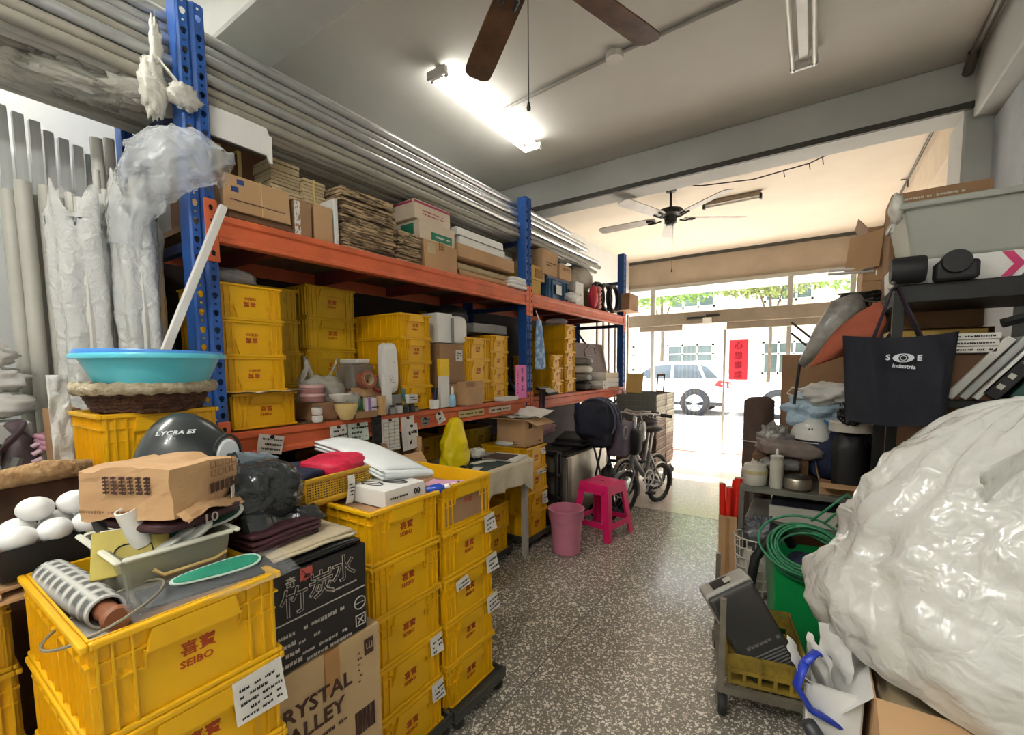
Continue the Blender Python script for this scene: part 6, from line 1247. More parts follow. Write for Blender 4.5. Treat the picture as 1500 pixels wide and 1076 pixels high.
folding_bike('folding bicycle with a black front wheel next to the pink stool', (-1.42, 4.5, 0), -PI/2-.3, paint=M('dark_silver', (128, 128, 128), .35, metal=.5))
folding_bike('silver folding bicycle beside the stacked trays', (-1.6, 5.0, 0), -PI/2-.4, .2, .95, scale=.86)
# stroller with navy hood
t = thing('stroller', 'baby stroller with a navy hood and grey seat shell behind the bicycles', 'stroller', (-1.72, 4.02, 0))
hd = MB().grid(lambda u, v: Vector((.17*math.cos(PI*u)*math.sin(.2+v*2.2)-.0, .21*math.sin(PI*u)*math.sin(.2+v*2.2)-.06, .93+.2*math.cos(.2+v*2.2)+.0)), 30, 20)
soft((0, .0, .93), (.18, .24, .19), .12, 2.2, 5, .7, nu=40, nv=24).build('hood', M('navy_fabric', (26, 30, 46), .85, var=.15, bump=.2, bscale=90), t, 'all'); soft((.06, .02, .77), (.11, .19, .1), .1, 2.5, 3, .6).build('seat_back', M('navy_fabric', (26, 30, 46)), t, 'all'); hd.bm.free()
for k in range(3): MB().tube([(.2*math.cos(a*PI/12-.6)*1.02+.004, -.05+.12*k*.6+.0*a, .93+.21*math.sin(a*PI/12-.6)) for a in range(16)], .011, 8).build('hoop', M('slate_trim', (74, 78, 96), .6), t, True)
soft((.17, .2, .74), (.09, .17, .17), .03, 2, 7, .4, nu=36, nv=24).build('seat_shell', M('grey_purple_shell', (98, 88, 104), .6, var=.06), t, 'all')
MB().tube([(.27, .06+.05*math.cos(a*PI/8)-.02, .82+.055*math.sin(a*PI/8)) for a in range(16)], .011, 8, True).build('carry_ring', m_grey, t, True)
for s_ in (-.12, .16): MB().tube([(-.02, s_, .85), (.09, s_, .45), (.15, s_, .1)], .011, 8).tube([(.12, s_, .8), (.04, s_, .4), (.03, s_, .1)], .011, 8).build('frame', m_dark, t, True)
for x in (.035, .18):
    for y in (-.12, .16): MB().lathe([(0, -.016), (.065, -.016), (.07, -.008), (.07, .008), (.065, .016), (0, .016)], 20, (x, y+.025, .0705), ax='y').build('wheel', m_tyre, t, True)
MB().blob((.08, .1, .36), (.07, .1, .12), .15, 3, 2).build('lower_basket', m_black, t, 'all')
t = thing('hanging_pouch', 'translucent pouch and white lamp hanging from the bicycle handlebar', 'pouch', (-1.4, 4.42, .72)); soft((0, .0, .07), (.03, .06, .1), .12, 3, 4, .6).build('pouch', mf, t, 'all'); MB().tube([(0, 0, .16), (-.03, .02, .26)], .005, 6).build('strap', m_silver, t)
# ================================================================ stacked trays on a trolley
m_tg = M('olive_grey_tray', (112, 114, 106), .6, var=.08); m_tb = M('brown_tray_weave', (122, 98, 84), .7, var=.15, scale=30); m_te = M('pale_tray_end', (206, 198, 178), .65, var=.08)
m_te2 = M('brown_tray_end', (150, 124, 106), .7, var=.1)
def tray(mat, emat, ym):
    t = thing('stacking_tray', 'x', 'tray', group='trays stacked on the trolley'); h, d, w = .074, .25, .195
    m = MB().box(-d, d, -w, w, 0, .004).box(-d, d, -w, -w+.006, .004, h).box(-d, d, w-.006, w, .004, h).box(-d, -d+.006, -w, w, .004, h)
    m.box(-d-.006, d+.006, -w-.006, -w, h-.012, h).box(-d-.006, d+.006, w, w+.006, h-.012, h)
    for k in range(9): x = -d+.03+k*.055; m.box(x-.003, x+.003, -w-.005, -w, .0, h-.012)
    m.build('body', mat, t)
    e = MB().box(d-.006, d, -w, w, .004, h)
    for k in range(8): y = -w+.02+k*.05; e.box(d, d+.006, y-.016, y+.016, .01, .026).box(d, d+.006, y-.016, y+.016, .032, .048)
    e.box(d, d+.008, -w, w, h-.014, h); e.build('slotted_end', emat, t); return t
pa, pb_ = tray(m_tg, m_te, 0), tray(m_tb, m_te2, 0); fa = fb = True
for c, y in enumerate((5.585, 6.0)):
    for k in range(12):
        top = k >= (8 if c == 0 else 5); src = pa if top else pb_
        loc = (-1.79+R.uniform(-.004, .004), y, .195+k*.0752); lb = ('olive grey tray with a pale slotted end in the tall tray stack, %s column' if top else 'brown tray in the tall tray stack, %s column') % ('near', 'far')[c]
        if top and fa: src.location = loc; src['label'] = lb; fa = False
        elif not top and fb: src.location = loc; src['label'] = lb; fb = False
        else: dup(src, loc, 0, lb, 'trays stacked on the trolley')
        
t = thing('tray_trolley', 'wheeled steel base under the tall tray stack', 'trolley', (-1.79, 5.79, 0)); MB().box(-.26, .26, -.42, .42, .155, .19).build('base', m_tan2, t, bevel=.004)
MB().box(-.265, .265, -.425, .425, .19, .194).build('deck', m_grey, t)
for sx in (-1, 1):
    for sy in (-1, 1):
        w = MB().lathe([(0, -.016), (.052, -.016), (.056, -.01), (.056, .01), (.052, .016), (0, .016)], 20, (sx*.22, sy*.36, .056), ax='y').build('caster', m_wheel, t, True); MB().box(sx*.22-.012, sx*.22+.012, sy*.36-.024, sy*.36-.018, .05, .155).box(sx*.22-.012, sx*.22+.012, sy*.36+.018, sy*.36+.024, .05, .155).build('fork', m_grey, w)
t = thing('tan_board', 'tan panel leaning on top of the tall tray stack', 'panel', (-1.92, 5.7, 1.099), rot=(-.25, 0, 0)); MB().box(-.12, .1, -.008, .008, 0, .26).build('panel', M('mustard_panel', (206, 172, 98), .6), t, bevel=.002)
t = thing('wooden_stand', 'small brown frame beside the tan panel on the tray stack', 'frame', (-1.66, 5.95, 1.099), rot=(-.2, 0, 0)); MB().box(-.05, .05, -.008, .008, 0, .02).box(-.05, .05, -.008, .008, .22, .24).box(-.05, -.035, -.008, .008, .02, .22).box(.035, .05, -.008, .008, .02, .22).build('frame', m_kraftd, t)
# ================================================================ right-hand side: metal rack with odds and ends
def py(x, y, Y): return at(x, y, 'y', Y)
RY = 3.1; rx0, rx1, rz = -.362, .29, .685
m_gsteel = M('grey_green_steel', (122, 122, 112), .5, metal=.3, var=.12)
t = thing('metal_shelf', 'low grey metal shelf opposite the pink stool, loaded with odds and ends', 'shelf', (0, 0, 0))
MB().box(rx0, rx1, RY, RY+.62, rz-.03, rz).build('top_shelf', m_gsteel, t, bevel=.004); MB().box(rx0+.03, rx1-.01, RY+.06, RY+.6, .44, .465).build('middle_shelf', m_gsteel, t, bevel=.003); MB().box(rx0+.03, rx1-.01, RY+.06, RY+.6, .1, .125).build('bottom_shelf', m_gsteel, t, bevel=.003)
for x in (rx0+.015, rx1-.015):
    for y in (RY+.015, RY+.605): MB().box(x-.015, x+.015, y-.015, y+.015, 0, rz-.03).build('leg', m_gsteel, t)
z = rz+.001
m_can = M('white_glaze', (206, 202, 190), .3, var=.05)
t = pot('ceramic_canister', 'round white canister with a yellowish band at the corner of the metal shelf', 'canister', RY+.1, -.285, [(0, 0), (.062, 0), (.07, .01), (.072, .1), (.06, .118), (0, .118)], m_can, z, 32, (('band', [(.0705, .07), (.0728, .075), (.0728, .095), (.0705, .1)], M('straw_band', (196, 182, 136), .5)), ('lid', [(.0605, .118), (.066, .12), (.06, .132), (.02, .136), (.012, .15), (0, .152)], m_can)))
t = pot('ribbed_bottle', 'pale ribbed squeeze bottle between the canister and the steel pot', 'bottle', RY+.075, -.165, [(0, 0), (.034, 0)]+[(.036+.002*(k % 2), .012+.012*k) for k in range(13)]+[(.034, .18), (0, .18)], M('ivory_plastic', (206, 206, 190), .35, var=.08), z, 24, (('cap', [(.0345, .18), (.037, .183), (.037, .2), (.02, .205), (0, .205)], m_can), ('nozzle', [(.008, .205), (.006, .24), (.003, .245), (0, .245)], m_white)))
MB().box(.0385, .0395, -.012, .016, .12, .15).build('print', m_dark, t)
pot('steel_pot', 'small stainless steel pot on the metal shelf', 'pot', RY+.1, -.055, [(0, 0), (.06, 0), (.074, .012), (.076, .06), (.07, .072), (0, .074)], m_stain, z, 36, (('lid', [(.0705, .073), (.066, .08), (.05, .086), (.035, .088), (.03, .082), (0, .082)], M('dark_steel', (96, 92, 86), .3, metal=.8)),))
carton('low kraft box with open lid on the metal shelf beside the steel pot', .255, RY+.06, RY+.32, z, z+.065, .2, m_kraft, open_=True, flaps=(None, 1.35, -.1, .2))
t = thing('white_tool', 'white and black hand tool lying in the low kraft box', 'tool', (.15, RY+.22, z+.062), 1.3); MB().box(-.08, .02, -.012, .012, 0, .02).build('handle', m_white, t, bevel=.006); MB().box(.02, .11, -.008, .008, .004, .016).build('blade', m_dark, t, bevel=.003)
solo('navy_cloth', soft((0, 0, .17), (.21, .2, .17), .1, 2.5, 6, .75, nu=44, nv=28), m_navy, 'large dark navy cloth bundle on the right end of the metal shelf', 'cloth', (.16, RY+.46, z), smooth='all')
t = thing('newspaper_bundle', 'rolled printed plastic bag in front of the white helmet', 'bag', (-.12, RY+.3, z+.17), rot=(.1, .12, .2)); soft((0, 0, .05), (.19, .1, .05), .12, 3, 4, .6, nu=44, nv=24).build('bag', M('printed_plastic', (150, 142, 134), .4, var=.35, scale=9, dark=(124, 104, 98), bump=.3, bscale=20), t, 'all')
t = thing('silver_bag', 'crumpled silver grey plastic bag behind the squeeze bottle', 'bag', (-.2, RY+.36, z+.17)); MB().blob((0, 0, .09), (.1, .11, .1), .45, 3, 7, 36, 24, sharp=True).build('bag', M('silver_plastic', (160, 158, 152), .3, var=.25, scale=7, metal=.2), t, 'all'); 
for k in range(2): soft((0, 0, 0), (.06, .1, .035), .15, 3, k, .7).build('fold', m_grey, t, 'all').location = (.0+.1*k, -.1, -.05)
carton('plain brown carton behind the canister on the metal shelf', .0, RY+.26, RY+.58, z, z+.165, .32, m_kraftd, tape=False)
for k in range(4):
    t = thing('white_cable', 'white cable bundle drooping by the corner of the metal shelf', 'cable', (-.29, RY+.25+.04*k, z), group='white cables on the metal shelf'); q = random.Random(k+20); pts = []
    for a in range(26): pts.append((.05*math.cos(a*.9+k)*(1-.02*a)+.01*k, .06*math.sin(a*.9)*(1-.01*a), .02+.004*a+.03*abs(math.sin(a*.5+k))))
    MB().tube(pts, .006, 6).build('cable', m_paper if k % 2 else m_can, t, 'all')
m_whelm = M('white_helmet_shell', (226, 226, 220), .3, var=.02, coat=.3)
t = thing('white_helmet', 'white safety helmet under the pale blue plastic bag', 'helmet', (.0, RY+.42, z+.25), -.9)
MB().grid(lambda u, v: Vector((.135*math.cos(2*PI*u)*math.sin(.03+v*1.62)*(1+.08*math.cos(2*PI*u)), .105*math.sin(2*PI*u)*math.sin(.03+v*1.62), .02+.15*math.cos(.03+v*1.62))), 40, 18, True).build('shell', m_whelm, t, 'all')
MB().tube([(.14*math.cos(a*PI/18), .106*math.sin(a*PI/18), .02) for a in range(36)], .006, 8, True).build('edge_trim', m_black, t, True); MB().blob((0, 0, .02), (.12, .095, .018), .02, 2, 1).build('lining', m_black, t, True)
for k in range(2): MB().cyl((.1, -.03+.02*k-.06, .1), (.108, -.034+.02*k-.06, .103), .004, 8).build('vent_hole', m_black, t)
m_lblue = film('pale_blue_film', (186, 214, 232), .06, .25, .6, 12)
t = thing('blue_plastic_bag', 'pale blue plastic bag draped over the white helmet', 'bag', (.05, RY+.52, z+.41)); MB().blob((0, 0, .05), (.21, .17, .11), .4, 1.8, 3, 48, 32).build('bag', m_lblue, t, 'all'); MB().blob((.1, -.08, -.08), (.16, .08, .1), .35, 3, 5, 30, 20, sharp=True).build('blue_end', M('blue_tarp', (66, 112, 160), .35, var=.25, bump=.4, bscale=18), t, 'all')
t = thing('white_carrier_bag', 'white plastic carrier bag with a looped handle above the pale blue bag', 'bag', (.08, RY+.42, z+.52)); MB().blob((0, 0, .05), (.15, .1, .07), .4, 2.2, 9, 40, 28).build('bag', M('white_film', (226, 226, 220), .3, var=.04, bump=.3, bscale=20), t, 'all'); MB().tube([(-.1, 0, .06), (-.19, -.02, .09), (-.22, -.02, .05), (-.15, -.03, .02), (-.08, 0, .02)], [.02, .014, .012, .016, .02], 8, flat=.4).build('handle', m_white, t, 'all')
t = thing('wire_ball', 'ball of black and white wire beside the tote bag', 'wire', (.19, RY+.05, 1.17)); q = random.Random(9)
for k in range(3):
    pts = [Vector((q.gauss(0, 1), q.gauss(0, 1), q.gauss(0, 1))).normalized()*.07 for _ in range(24)]; MB().tube(pts, .005, 6).build('strand', (m_black, m_grey, m_black)[k], t, 'all')
MB().tube([(0, 0, .0), (.02, .03, -.1), (.06, .1, -.15), (.1, .2, -.2)], .006, 6).build('tail', m_black, t, True)
# middle shelf of the metal rack
t = thing('navy_box', 'dark navy box on the middle level of the metal shelf', 'box', (.05, RY+.33, .467)); MB().box(-.24, .2, -.2, .2, 0, .14).build('box', M('deep_navy', (22, 28, 48), .5), t, bevel=.006)
solo('grey_board', MB().box(-.2, .2, -.012, .012, 0, .1), m_can, 'pale board standing before the navy box on the metal shelf', 'board', (.0, RY+.1, .467), bevel=.003)
t = thing('wire_basket', 'white wire basket with crumpled grey plastic beneath the canister', 'basket', (-.24, RY+.1-.2, 0)); m = MB()
for k in range(7): m.tube([((.105+.004*k)*math.cos(a*PI/14), (.09+.003*k)*math.sin(a*PI/14), .06+.07*k*.85) for a in range(28)], .004, 5, True)
for k in range(16): a = k*PI/8; m.cyl((.105*math.cos(a), .09*math.sin(a), .0), (.129*math.cos(a), .108*math.sin(a), .42), .003, 5)
m.build('wires', m_can, t, True); MB().lathe([(0, .002), (.1, .002), (.1, .008), (0, .008)], 20).build('base', m_can, t)
MB().blob((0.02, 0, .43), (.1, .09, .1), .5, 3, 2, 36, 24, sharp=True).build('grey_plastic', M('gunmetal_film', (96, 100, 106), .25, var=.3, scale=8), t, 'all'); MB().blob((0, 0, .2), (.09, .075, .17), .2, 3, 2).build('filling', m_can, t, 'all')
t = thing('kraft_bag', 'tall kraft paper bag holding red rolls at the aisle corner', 'paper bag', (-.43, 3.22, 0)); tub(MB(), .1, .1, .12, .11, .46, .003).build('bag', m_kraft, t); MB().box(-.01, .01, -.061, -.0595, 0, .45).build('tape', m_ktape, t)
m_redp = M('bright_red', (226, 44, 30), .4, var=.06)
for k, (dx, dy, h, r_) in enumerate(((-.03, -.02, .66, .02), (.0, -.02, .64, .02), (.035, .02, .7, .026), (0, .03, .68, .02))): t = thing('red_roll', 'bright red roll standing in the kraft bag', 'roll', (-.43+dx, 3.22+dy, .006), group='red rolls in the kraft bag', rot=(0, .02*(k-1), 0)); MB().lathe([(r_-.004, 0), (r_, 0), (r_, h), (r_-.004, h), (r_-.004, 0)], 16).build('roll', m_redp, t, True); MB().lathe([(r_-.006, h+.0005), (r_-.004, h+.0005), (r_-.0042, h-.05), (r_-.006, h-.05), (r_-.006, h+.0005)], 14).build('core', m_can, t, True)
# behind the metal rack
t = thing('rolled_mat', 'dark brown rolled mat tied with string standing by the metal shelf', 'mat', (-.34, 3.95, 0)); m = MB().lathe([(0, 0), (.1, 0), (.105, .02), (.11, .6), (.1, 1.17), (.06, 1.2), (0, 1.19)], 26); rumple(m.bm, .008, 9); m.build('roll', M('umber_fabric', (86, 68, 60), .9, var=.15, bump=.2, bscale=50), t, 'all'); MB().tube([(.113*math.cos(a*PI/14), .113*math.sin(a*PI/14), .86) for a in range(28)], .004, 5, True).build('string', m_can, t)
for k in range(2): solo('cardboard_sheet', MB().box(-.2, .3, -.006, .006, 0, 1.52), m_kraft2, 'tall brown cardboard sheet standing behind the white helmet, %s one' % ('front', 'rear')[k], 'cardboard', (.0+.1*k, 4.02+.03*k, 0), -.05, bevel=.002)
carton('tall brown carton standing on the floor behind the metal shelf', .75, 3.78, 4.0, 0, 1.45, .45, m_kraft2, tape=False)
# ================================================================ black shelf unit
SY = 2.5; m_bsh = M('black_shelf_paint', (24, 24, 23), .5, var=.15, metal=.2)
sx0, sx1, zt1, zt2, zt3 = .275, .95, 1.775, 1.295, .8
t = thing('black_shelf_unit', 'black metal shelf unit against the wall with folders and storage boxes', 'shelf', (0, 0, 0))
for zz, th in ((zt1, .075), (zt2, .03), (zt3, .03), (.2, .03)): MB().box(sx0, sx1, SY, SY+.5, zz-th, zz).build('shelf_board', m_bsh, t, bevel=.003)
for x in (sx0+.015, sx1-.015):
    for y in (SY+.015, SY+.485): MB().box(x-.018, x+.018, y-.018, y+.018, 0, zt1-.03).build('post', m_bsh, t)
MB().tube([(sx0+.33, SY+.03, 1.6), (sx1-.02, SY+.03, 1.7)], .02, 6).build('brace', m_bsh, t)
# on top
m_trans = M('frosted_grey_box', (160, 162, 152), .35, var=.04, scale=2)
t = carton('white carton with magenta and blue arrows lying under the grey storage box', sx1-.02, SY+.03, SY+.42, zt1, zt1+.105, .65, m_white, tape=False)
for k, (x0, w, mm) in enumerate(((.085, .03, M('magenta_arrow', (196, 48, 104), .5)), (.14, .07, M('slate_arrow', (74, 96, 128), .5)), (.235, .05, M('magenta_arrow', (196, 48, 104), .5)))):
    MB().prism([(x0, 0), (x0+w, 0), (x0+w+.035, .045), (x0+w, .095), (x0, .095), (x0+.035, .045)], (-.1, -.1965, .005), (1, 0, 0), (0, 0, 1), .0012).build('printed_arrow', mm, t)
MB().prism([(.066, .012), (.11, .012), (.135, .045), (.11, .08), (.066, .08), (.09, .045)], (-.1, -.1978, .005), (1, 0, 0), (0, 0, 1), .0008).build('printed_panel', m_white, t) if False else None
t = thing('storage_box', 'big frosted grey storage box with a lipped rim on the top shelf', 'storage box', (.64, SY+.24, zt1+.106)); tub(MB(), .36, .62, .44, .7, .226, .004).build('body', m_trans, t, bevel=.015, seg=3); MB().box(-.365, .365, -.235, -.215, .205, .232).box(-.365, .365, .215, .235, .205, .232).box(-.365, -.345, -.215, .215, .205, .232).box(.345, .365, -.215, .215, .205, .232).build('rim', m_trans, t, bevel=.006, seg=2)
MB().blob((-.37, -.2, .22), (.025, .03, .06), .35, 5, 3, 20, 14).tube([(-.37, -.2, .18), (-.385, -.21, .12)], .006, 6).build('tied_cord', m_can, t, 'all')
m_bl = M('soft_black', (22, 22, 24), .6, var=.15)
t = thing('black_camera', 'black camera-like pair of devices lying before the arrow-printed carton', 'camera', (.36, SY+.015-.03, zt1+.0)); 
MB().lathe([(0, -.06), (.05, -.06), (.055, -.05), (.055, .04), (.05, .05), (0, .05)], 24, (-.045, .0, .057), ax='x').build('lens_barrel', m_bl, t, True); MB().box(.03, .16, -.035, .04, 0, .075).build('body', m_bl, t, bevel=.015, seg=3); MB().lathe([(0, -.05), (.042, -.05), (.046, -.04), (.046, .0), (0, .0)], 24, (.09, .0, .068), ax='y').build('lens', m_bl, t, True); MB().lathe([(0, -.052), (.012, -.052), (.012, -.049)], 12, (-.1, -.0, .06), ax='x').build('logo_dot', m_can, t)
solo('white_cloth', soft((0, 0, .03), (.05, .06, .04), .2, 3, 4, .7), m_white, 'white cloth tucked beside the black camera at the shelf corner', 'cloth', (.31, SY+.11, zt1+.0), smooth='all')
carton('brown carton with faint white print standing behind the grey storage box', .66, SY+.52, SY+.78, 1.62, 2.3, .36, m_kraft2, tape=False, prints=[('y', 'scrib', -.02, .63, .22, .05, 2, 131, m_can)])
carton('tall brown carton supporting the printed carton behind the black shelf unit', .7, SY+.515, SY+.8, 0, 1.618, .4, m_kraftd, tape=False)
# cartons piled beyond the black shelf unit
bz = 0
for k, (z0, z1, lb) in enumerate(((0.0, .62, 'bottom'), (.622, 1.2, 'second'), (1.202, 1.52, 'third'))): carton('plain brown carton in the column of cartons beyond the metal shelf, %s one' % lb, .6, 3.76+.32, 4.15+.32-.28, z0, z1, .34, m_kraft2, tape=False) if False else None
CYB = 3.42
carton('deep brown carton carrying the small cartons near the wall', .62, CYB+.08, CYB+.34, z+.0, 1.69, .3, m_kraftd, tape=False, rz=0) if False else None
t = thing('tall_carton_column', 'tall plain brown carton on the metal shelf end carrying smaller cartons', 'box', (.45, 3.58, 0)); MB().box(-.09, .22, -.18, .18, 0, 1.745).build('body', m_kraft2, t, bevel=.004)
y0, y1 = 3.41, 3.72
def ycarton(label, xl, xr, yt, yb, Y, d, mat, z0=None, **k):
    a, b = py(xl, (yt+yb)/2, Y), py(xr, (yt+yb)/2, Y); zt_, zb_ = py((xl+xr)/2, yt, Y).z, py((xl+xr)/2, yb, Y).z
    return carton(label, b.x, Y, Y+d, zb_ if z0 is None else z0, zt_, b.x-a.x, mat, **k)
ycarton('small brown carton, lower of two beside the transom window', 1262, 1300, 411, 432, 3.41, .3, m_kraft, z0=1.747, tape=False)
ycarton('small brown carton, upper of two beside the transom window', 1264, 1298, 389, 411, 3.41, .3, m_kraft, tape=False)
t = ycarton('open brown carton with raised flaps near the ceiling pipe corner', 1272, 1330, 330, 362, 3.43, .3, m_kraft2, z0=py(1281, 388, 3.41).z, open_=True, flaps=(None, .9, None, 1.3))
t = thing('carton_flap_sheet', 'large folded brown carton lid leaning out beside the small cartons', 'cardboard', py(1262, 397, 3.38)); MB().hexa([(-.08, 0, 0), (.08, .0, .02), (-.08, .006, 0), (.08, .006, .02), (-.06, .02, .2), (.1, .03, .24), (-.06, .026, .2), (.1, .036, .24)]).build('lid', m_kraft, t)
t = thing('white_pipe_ends', 'two thin white tubes jutting out beside the small cartons', 'tubes', py(1250, 398, 3.36)); MB().cyl((-.12, .0, 0), (.1, .05, .0), .008, 8).build('tube', m_white, t, True); MB().cyl((-.12, 0, .02), (.1, .05, .02), .008, 8).build('tube', m_white, t, True)
t = thing('black_wire_heap', 'heap of black wires hooked beside the small cartons', 'wires', py(1262, 440, 3.25)); q = random.Random(5)
for k in range(5): MB().tube([Vector((q.uniform(-.12, .1), q.uniform(-.03, .03), q.uniform(-.03, .05))) for _ in range(9)], .008, 6).build('wire', m_black, t, 'all')
# inside the black shelf unit
zb = zt2+.001
t = carton('mustard yellow box at the back of the black shelf unit', .62, SY+.26, SY+.46, zb, 1.6, .33, M('mustard_box', (194, 156, 74), .7), tape=False, name='mustard_box')
carton('brown box under the stack of printed paper packs', .6, SY+.05, SY+.25, zb, 1.485, .24, m_kraftd, tape=False)
for k in range(3):
    t = thing('paper_pack', 'white paper pack with black print in the stack behind the tote bag, %s one' % ('lowest', 'middle', 'top')[k], 'paper pack', (.475+.004*k, SY+.13, 1.487+.027*k)); MB().box(-.125, .125, -.1, .1, 0, .025).build('pack', m_paper, t, bevel=.003); s_ = MB(); scribble(s_, .12, .018, 1, 140+k, (.05, -.1008, .0125), (1, 0, 0), (0, 0, 1), fill=1); s_.build('printing', m_ink, t)
fo = (('white ring folder', m_paper, .03), ('pale grey folder', M('pale_grey_folder', (186, 188, 184), .5), .025), ('white thin folder', m_white, .02), ('black lettered folder', m_black, .055), ('dark green folder', M('bottle_green', (28, 66, 58), .5), .035), ('white folder with green edge', m_white, .03), ('dark-labelled white folder', m_paper, .03), ('dark grey folder', m_dark, .04))
x = .46; lean = .62
for k, (nm, mm, w) in enumerate(fo):
    t = thing('folder', '%s leaning in the black shelf unit, %s from the paper packs' % (nm, ORD[k].replace('topmost', 'first')), 'folder', (x, SY+.16, zb), rot=(0, lean, 0), group=None)
    if True:
        MB().box(-w/2, w/2, -.13, .13, w*.36, .3).build('cover', mm, t, bevel=.003); MB().box(-w/2+.003, w/2-.003, -.128, .132, w*.36+.006, .304).build('pages', m_paper, t)
        if k == 3: 
            for j, ch in enumerate('帳務'): text(ch, .03, m_can, t, (0, -.1315, .22-.035*j), (PI/2, 0, 0), 'lettering')
            for j in range(2): MB().box(-.01, .01, -.132, -.13, .06+.05*j, .08+.05*j).build('sticker', m_can, t)
    x += w*1.28+.006
for k in range(3): solo('white_box', MB().box(-.09, .09, -.1, .1, 0, .09), m_can, 'pale box on the level below the folders, %s from the black post' % ('first', 'second', 'third')[k], 'box', (.42+.2*k, SY+.14, zt3+.001), bevel=.004)
t = thing('shallow_cover', 'white shallow lid lying on the black sack below the tote bag', 'lid', (.2, RY+.16, 1.056)); MB().lathe([(0, .06), (.1, .06), (.11, .05), (.11, 0), (.1, 0), (.1, .045), (0, .05)], 32).build('lid', m_can, t, True)
solo('black_sack', soft((0, 0, .185), (.08, .1, .185), .1, 3, 4, .6), m_black, 'black sack on the metal shelf under the white shallow lid', 'sack', (.19, RY+.15, rz+.001), smooth='all')
# ---- tote bag hanging from the shelf corner
TY = 2.36; m_tote = M('navy_black_canvas', (19, 21, 32), .85, var=.12, scale=5, bump=.15, bscale=160)
a, b = py(1232, 540, TY), py(1402, 540, TY); zt_, zb_ = py(1320, 488, TY).z, py(1320, 618, TY).z; cx = (a.x+b.x)/2; hw = (b.x-a.x)/2
t = thing('tote_bag', 'navy black tote bag with a white eye-like emblem hanging from the black shelf unit', 'bag', (cx, TY, zb_)); H_ = zt_-zb_
def f(u, v):
    a_ = 2*PI*u; w = hw*(.86+.14*v); d = (.055*(1-.35*v))*(1+.15*math.sin(v*4)); c_, s_ = math.cos(a_), math.sin(a_); px_ = math.copysign(abs(c_)**.55, c_); py_ = math.copysign(abs(s_)**.6, s_)
    fold = .02*math.sin(px_*6+v*2+noise.noise(Vector((px_*2, v*2, 0)))*2)*(1 if s_ < 0 else 0)+.01*noise.noise(Vector((px_*3, v*4, s_))); return Vector((px_*w, py_*d+fold, H_*(v+.04*(1-abs(px_))*(1-v)*-1-.05*v*(1-px_*px_)+.0*px_)))
MB().grid(f, 60, 26, True).build('body', m_tote, t, 'all'); MB().grid(lambda u, v: f(u, 0)*v+Vector((0, 0, f(u, 0).z*(1-v))) if False else Vector((f(u, 0).x*v, f(u, 0).y*v, f(u, 0).z)), 60, 4, True).build('base', m_tote, t)
tx = py(1312, 418, TY); hx, hz = tx.x-cx, tx.z-zb_
for s_ in (-1, 1): MB().tube([(-hw*.45, s_*.03, H_*.9), (hx-.03, s_*.02, H_+(hz-H_)*.5), (hx-.008, s_*.012+.02, hz-.01), (hx+.012, s_*.012+.02, hz-.01), (hx+.04, s_*.02, H_+(hz-H_)*.5), (hw*.42, s_*.03, H_*.9)], .014, 8, flat=.3).build('handle', M('plum_strap', (40, 28, 42), .8, var=.1), t, 'all')
m_wp = M('white_screen_print', (214, 218, 224), .6, var=0); E_ = py(1323, 524, TY-.06); ez, ex = E_.z-zb_, E_.x-cx
lg = MB(); pts = [(.032*math.cos(k*PI/12), .017*math.sin(k*PI/12)*(1-.0*k)) for k in range(24)]; lg.prism(pts, (ex, -.07, ez), (1, 0, 0), (0, 0, 1), .0015); lg.build('emblem', m_wp, t)
MB().prism([(.0145*math.cos(k*PI/10), .0145*math.sin(k*PI/10)) for k in range(20)], (ex, -.0718, ez), (1, 0, 0), (0, 0, 1), .001).build('emblem_pupil', m_tote, t); MB().tube([(ex+.009*math.cos(k*PI/8), -.0722, ez+.009*math.sin(k*PI/8)) for k in range(16)], .0016, 5, True).build('emblem_ring', m_wp, t)
text('S', .03, m_wp, t, (ex-.046, -.0705, ez+.002), FY, 'lettering', bold=.001); text('E', .03, m_wp, t, (ex+.047, -.0705, ez-.002), FY, 'lettering', bold=.001); text('industria', .02, m_wp, t, (ex+.003, -.0705, ez-.033), (PI/2, .12, 0), 'lettering', bold=.0006)
hk = MB().tube([(0, 0, 0), (0, 0, .03), (0, .05, .045), (0, .1, .045)], .005, 6); hk = solo('shelf_hook', hk, m_dark, 'dark hook on the black shelf corner holding the tote bag', 'hook', (tx.x, TY+.02, tx.z-.02), smooth=True)
# orange cloth hood
t = thing('orange_jacket', 'terracotta orange jacket hanging beside the tote bag', 'jacket', py(1240, 490, 2.5)); m_or = M('terracotta_cloth', (150, 74, 48), .8, var=.12, scale=7, bump=.2, bscale=60)
P0, P1, P2, P3 = [py(*p_, 2.5)-py(1240, 490, 2.5) for p_ in ((1290, 440), (1300, 470), (1186, 538), (1262, 520))]
MB().sheet(lambda u, v: (P0*(1-v)+P1*v)*(1-u)+(P2*(1-v)+P3*v)*u+Vector((-.02*math.sin(u*PI)*(1-v), -.03*math.sin(v*PI)+.025*math.sin(u*5+v*3), .035*math.sin(u*PI)*(1-v)-.03*v*math.sin(u*4))), 26, 18, .006).build('cloth', m_or, t, 'all')
MB().sheet(lambda u, v: P1.lerp(P3, u)+Vector((.03+.05*v, .03+.02*math.sin(u*6), -.02-.1*v*(1-.3*u))), 16, 10, .005).build('dark_lining', m_black, t, 'all'); MB().box(-.006, .006, -.004, .004, -.03, .01).build('zip_tag', m_can, t).location = P3+Vector((-.01, -.03, 0))
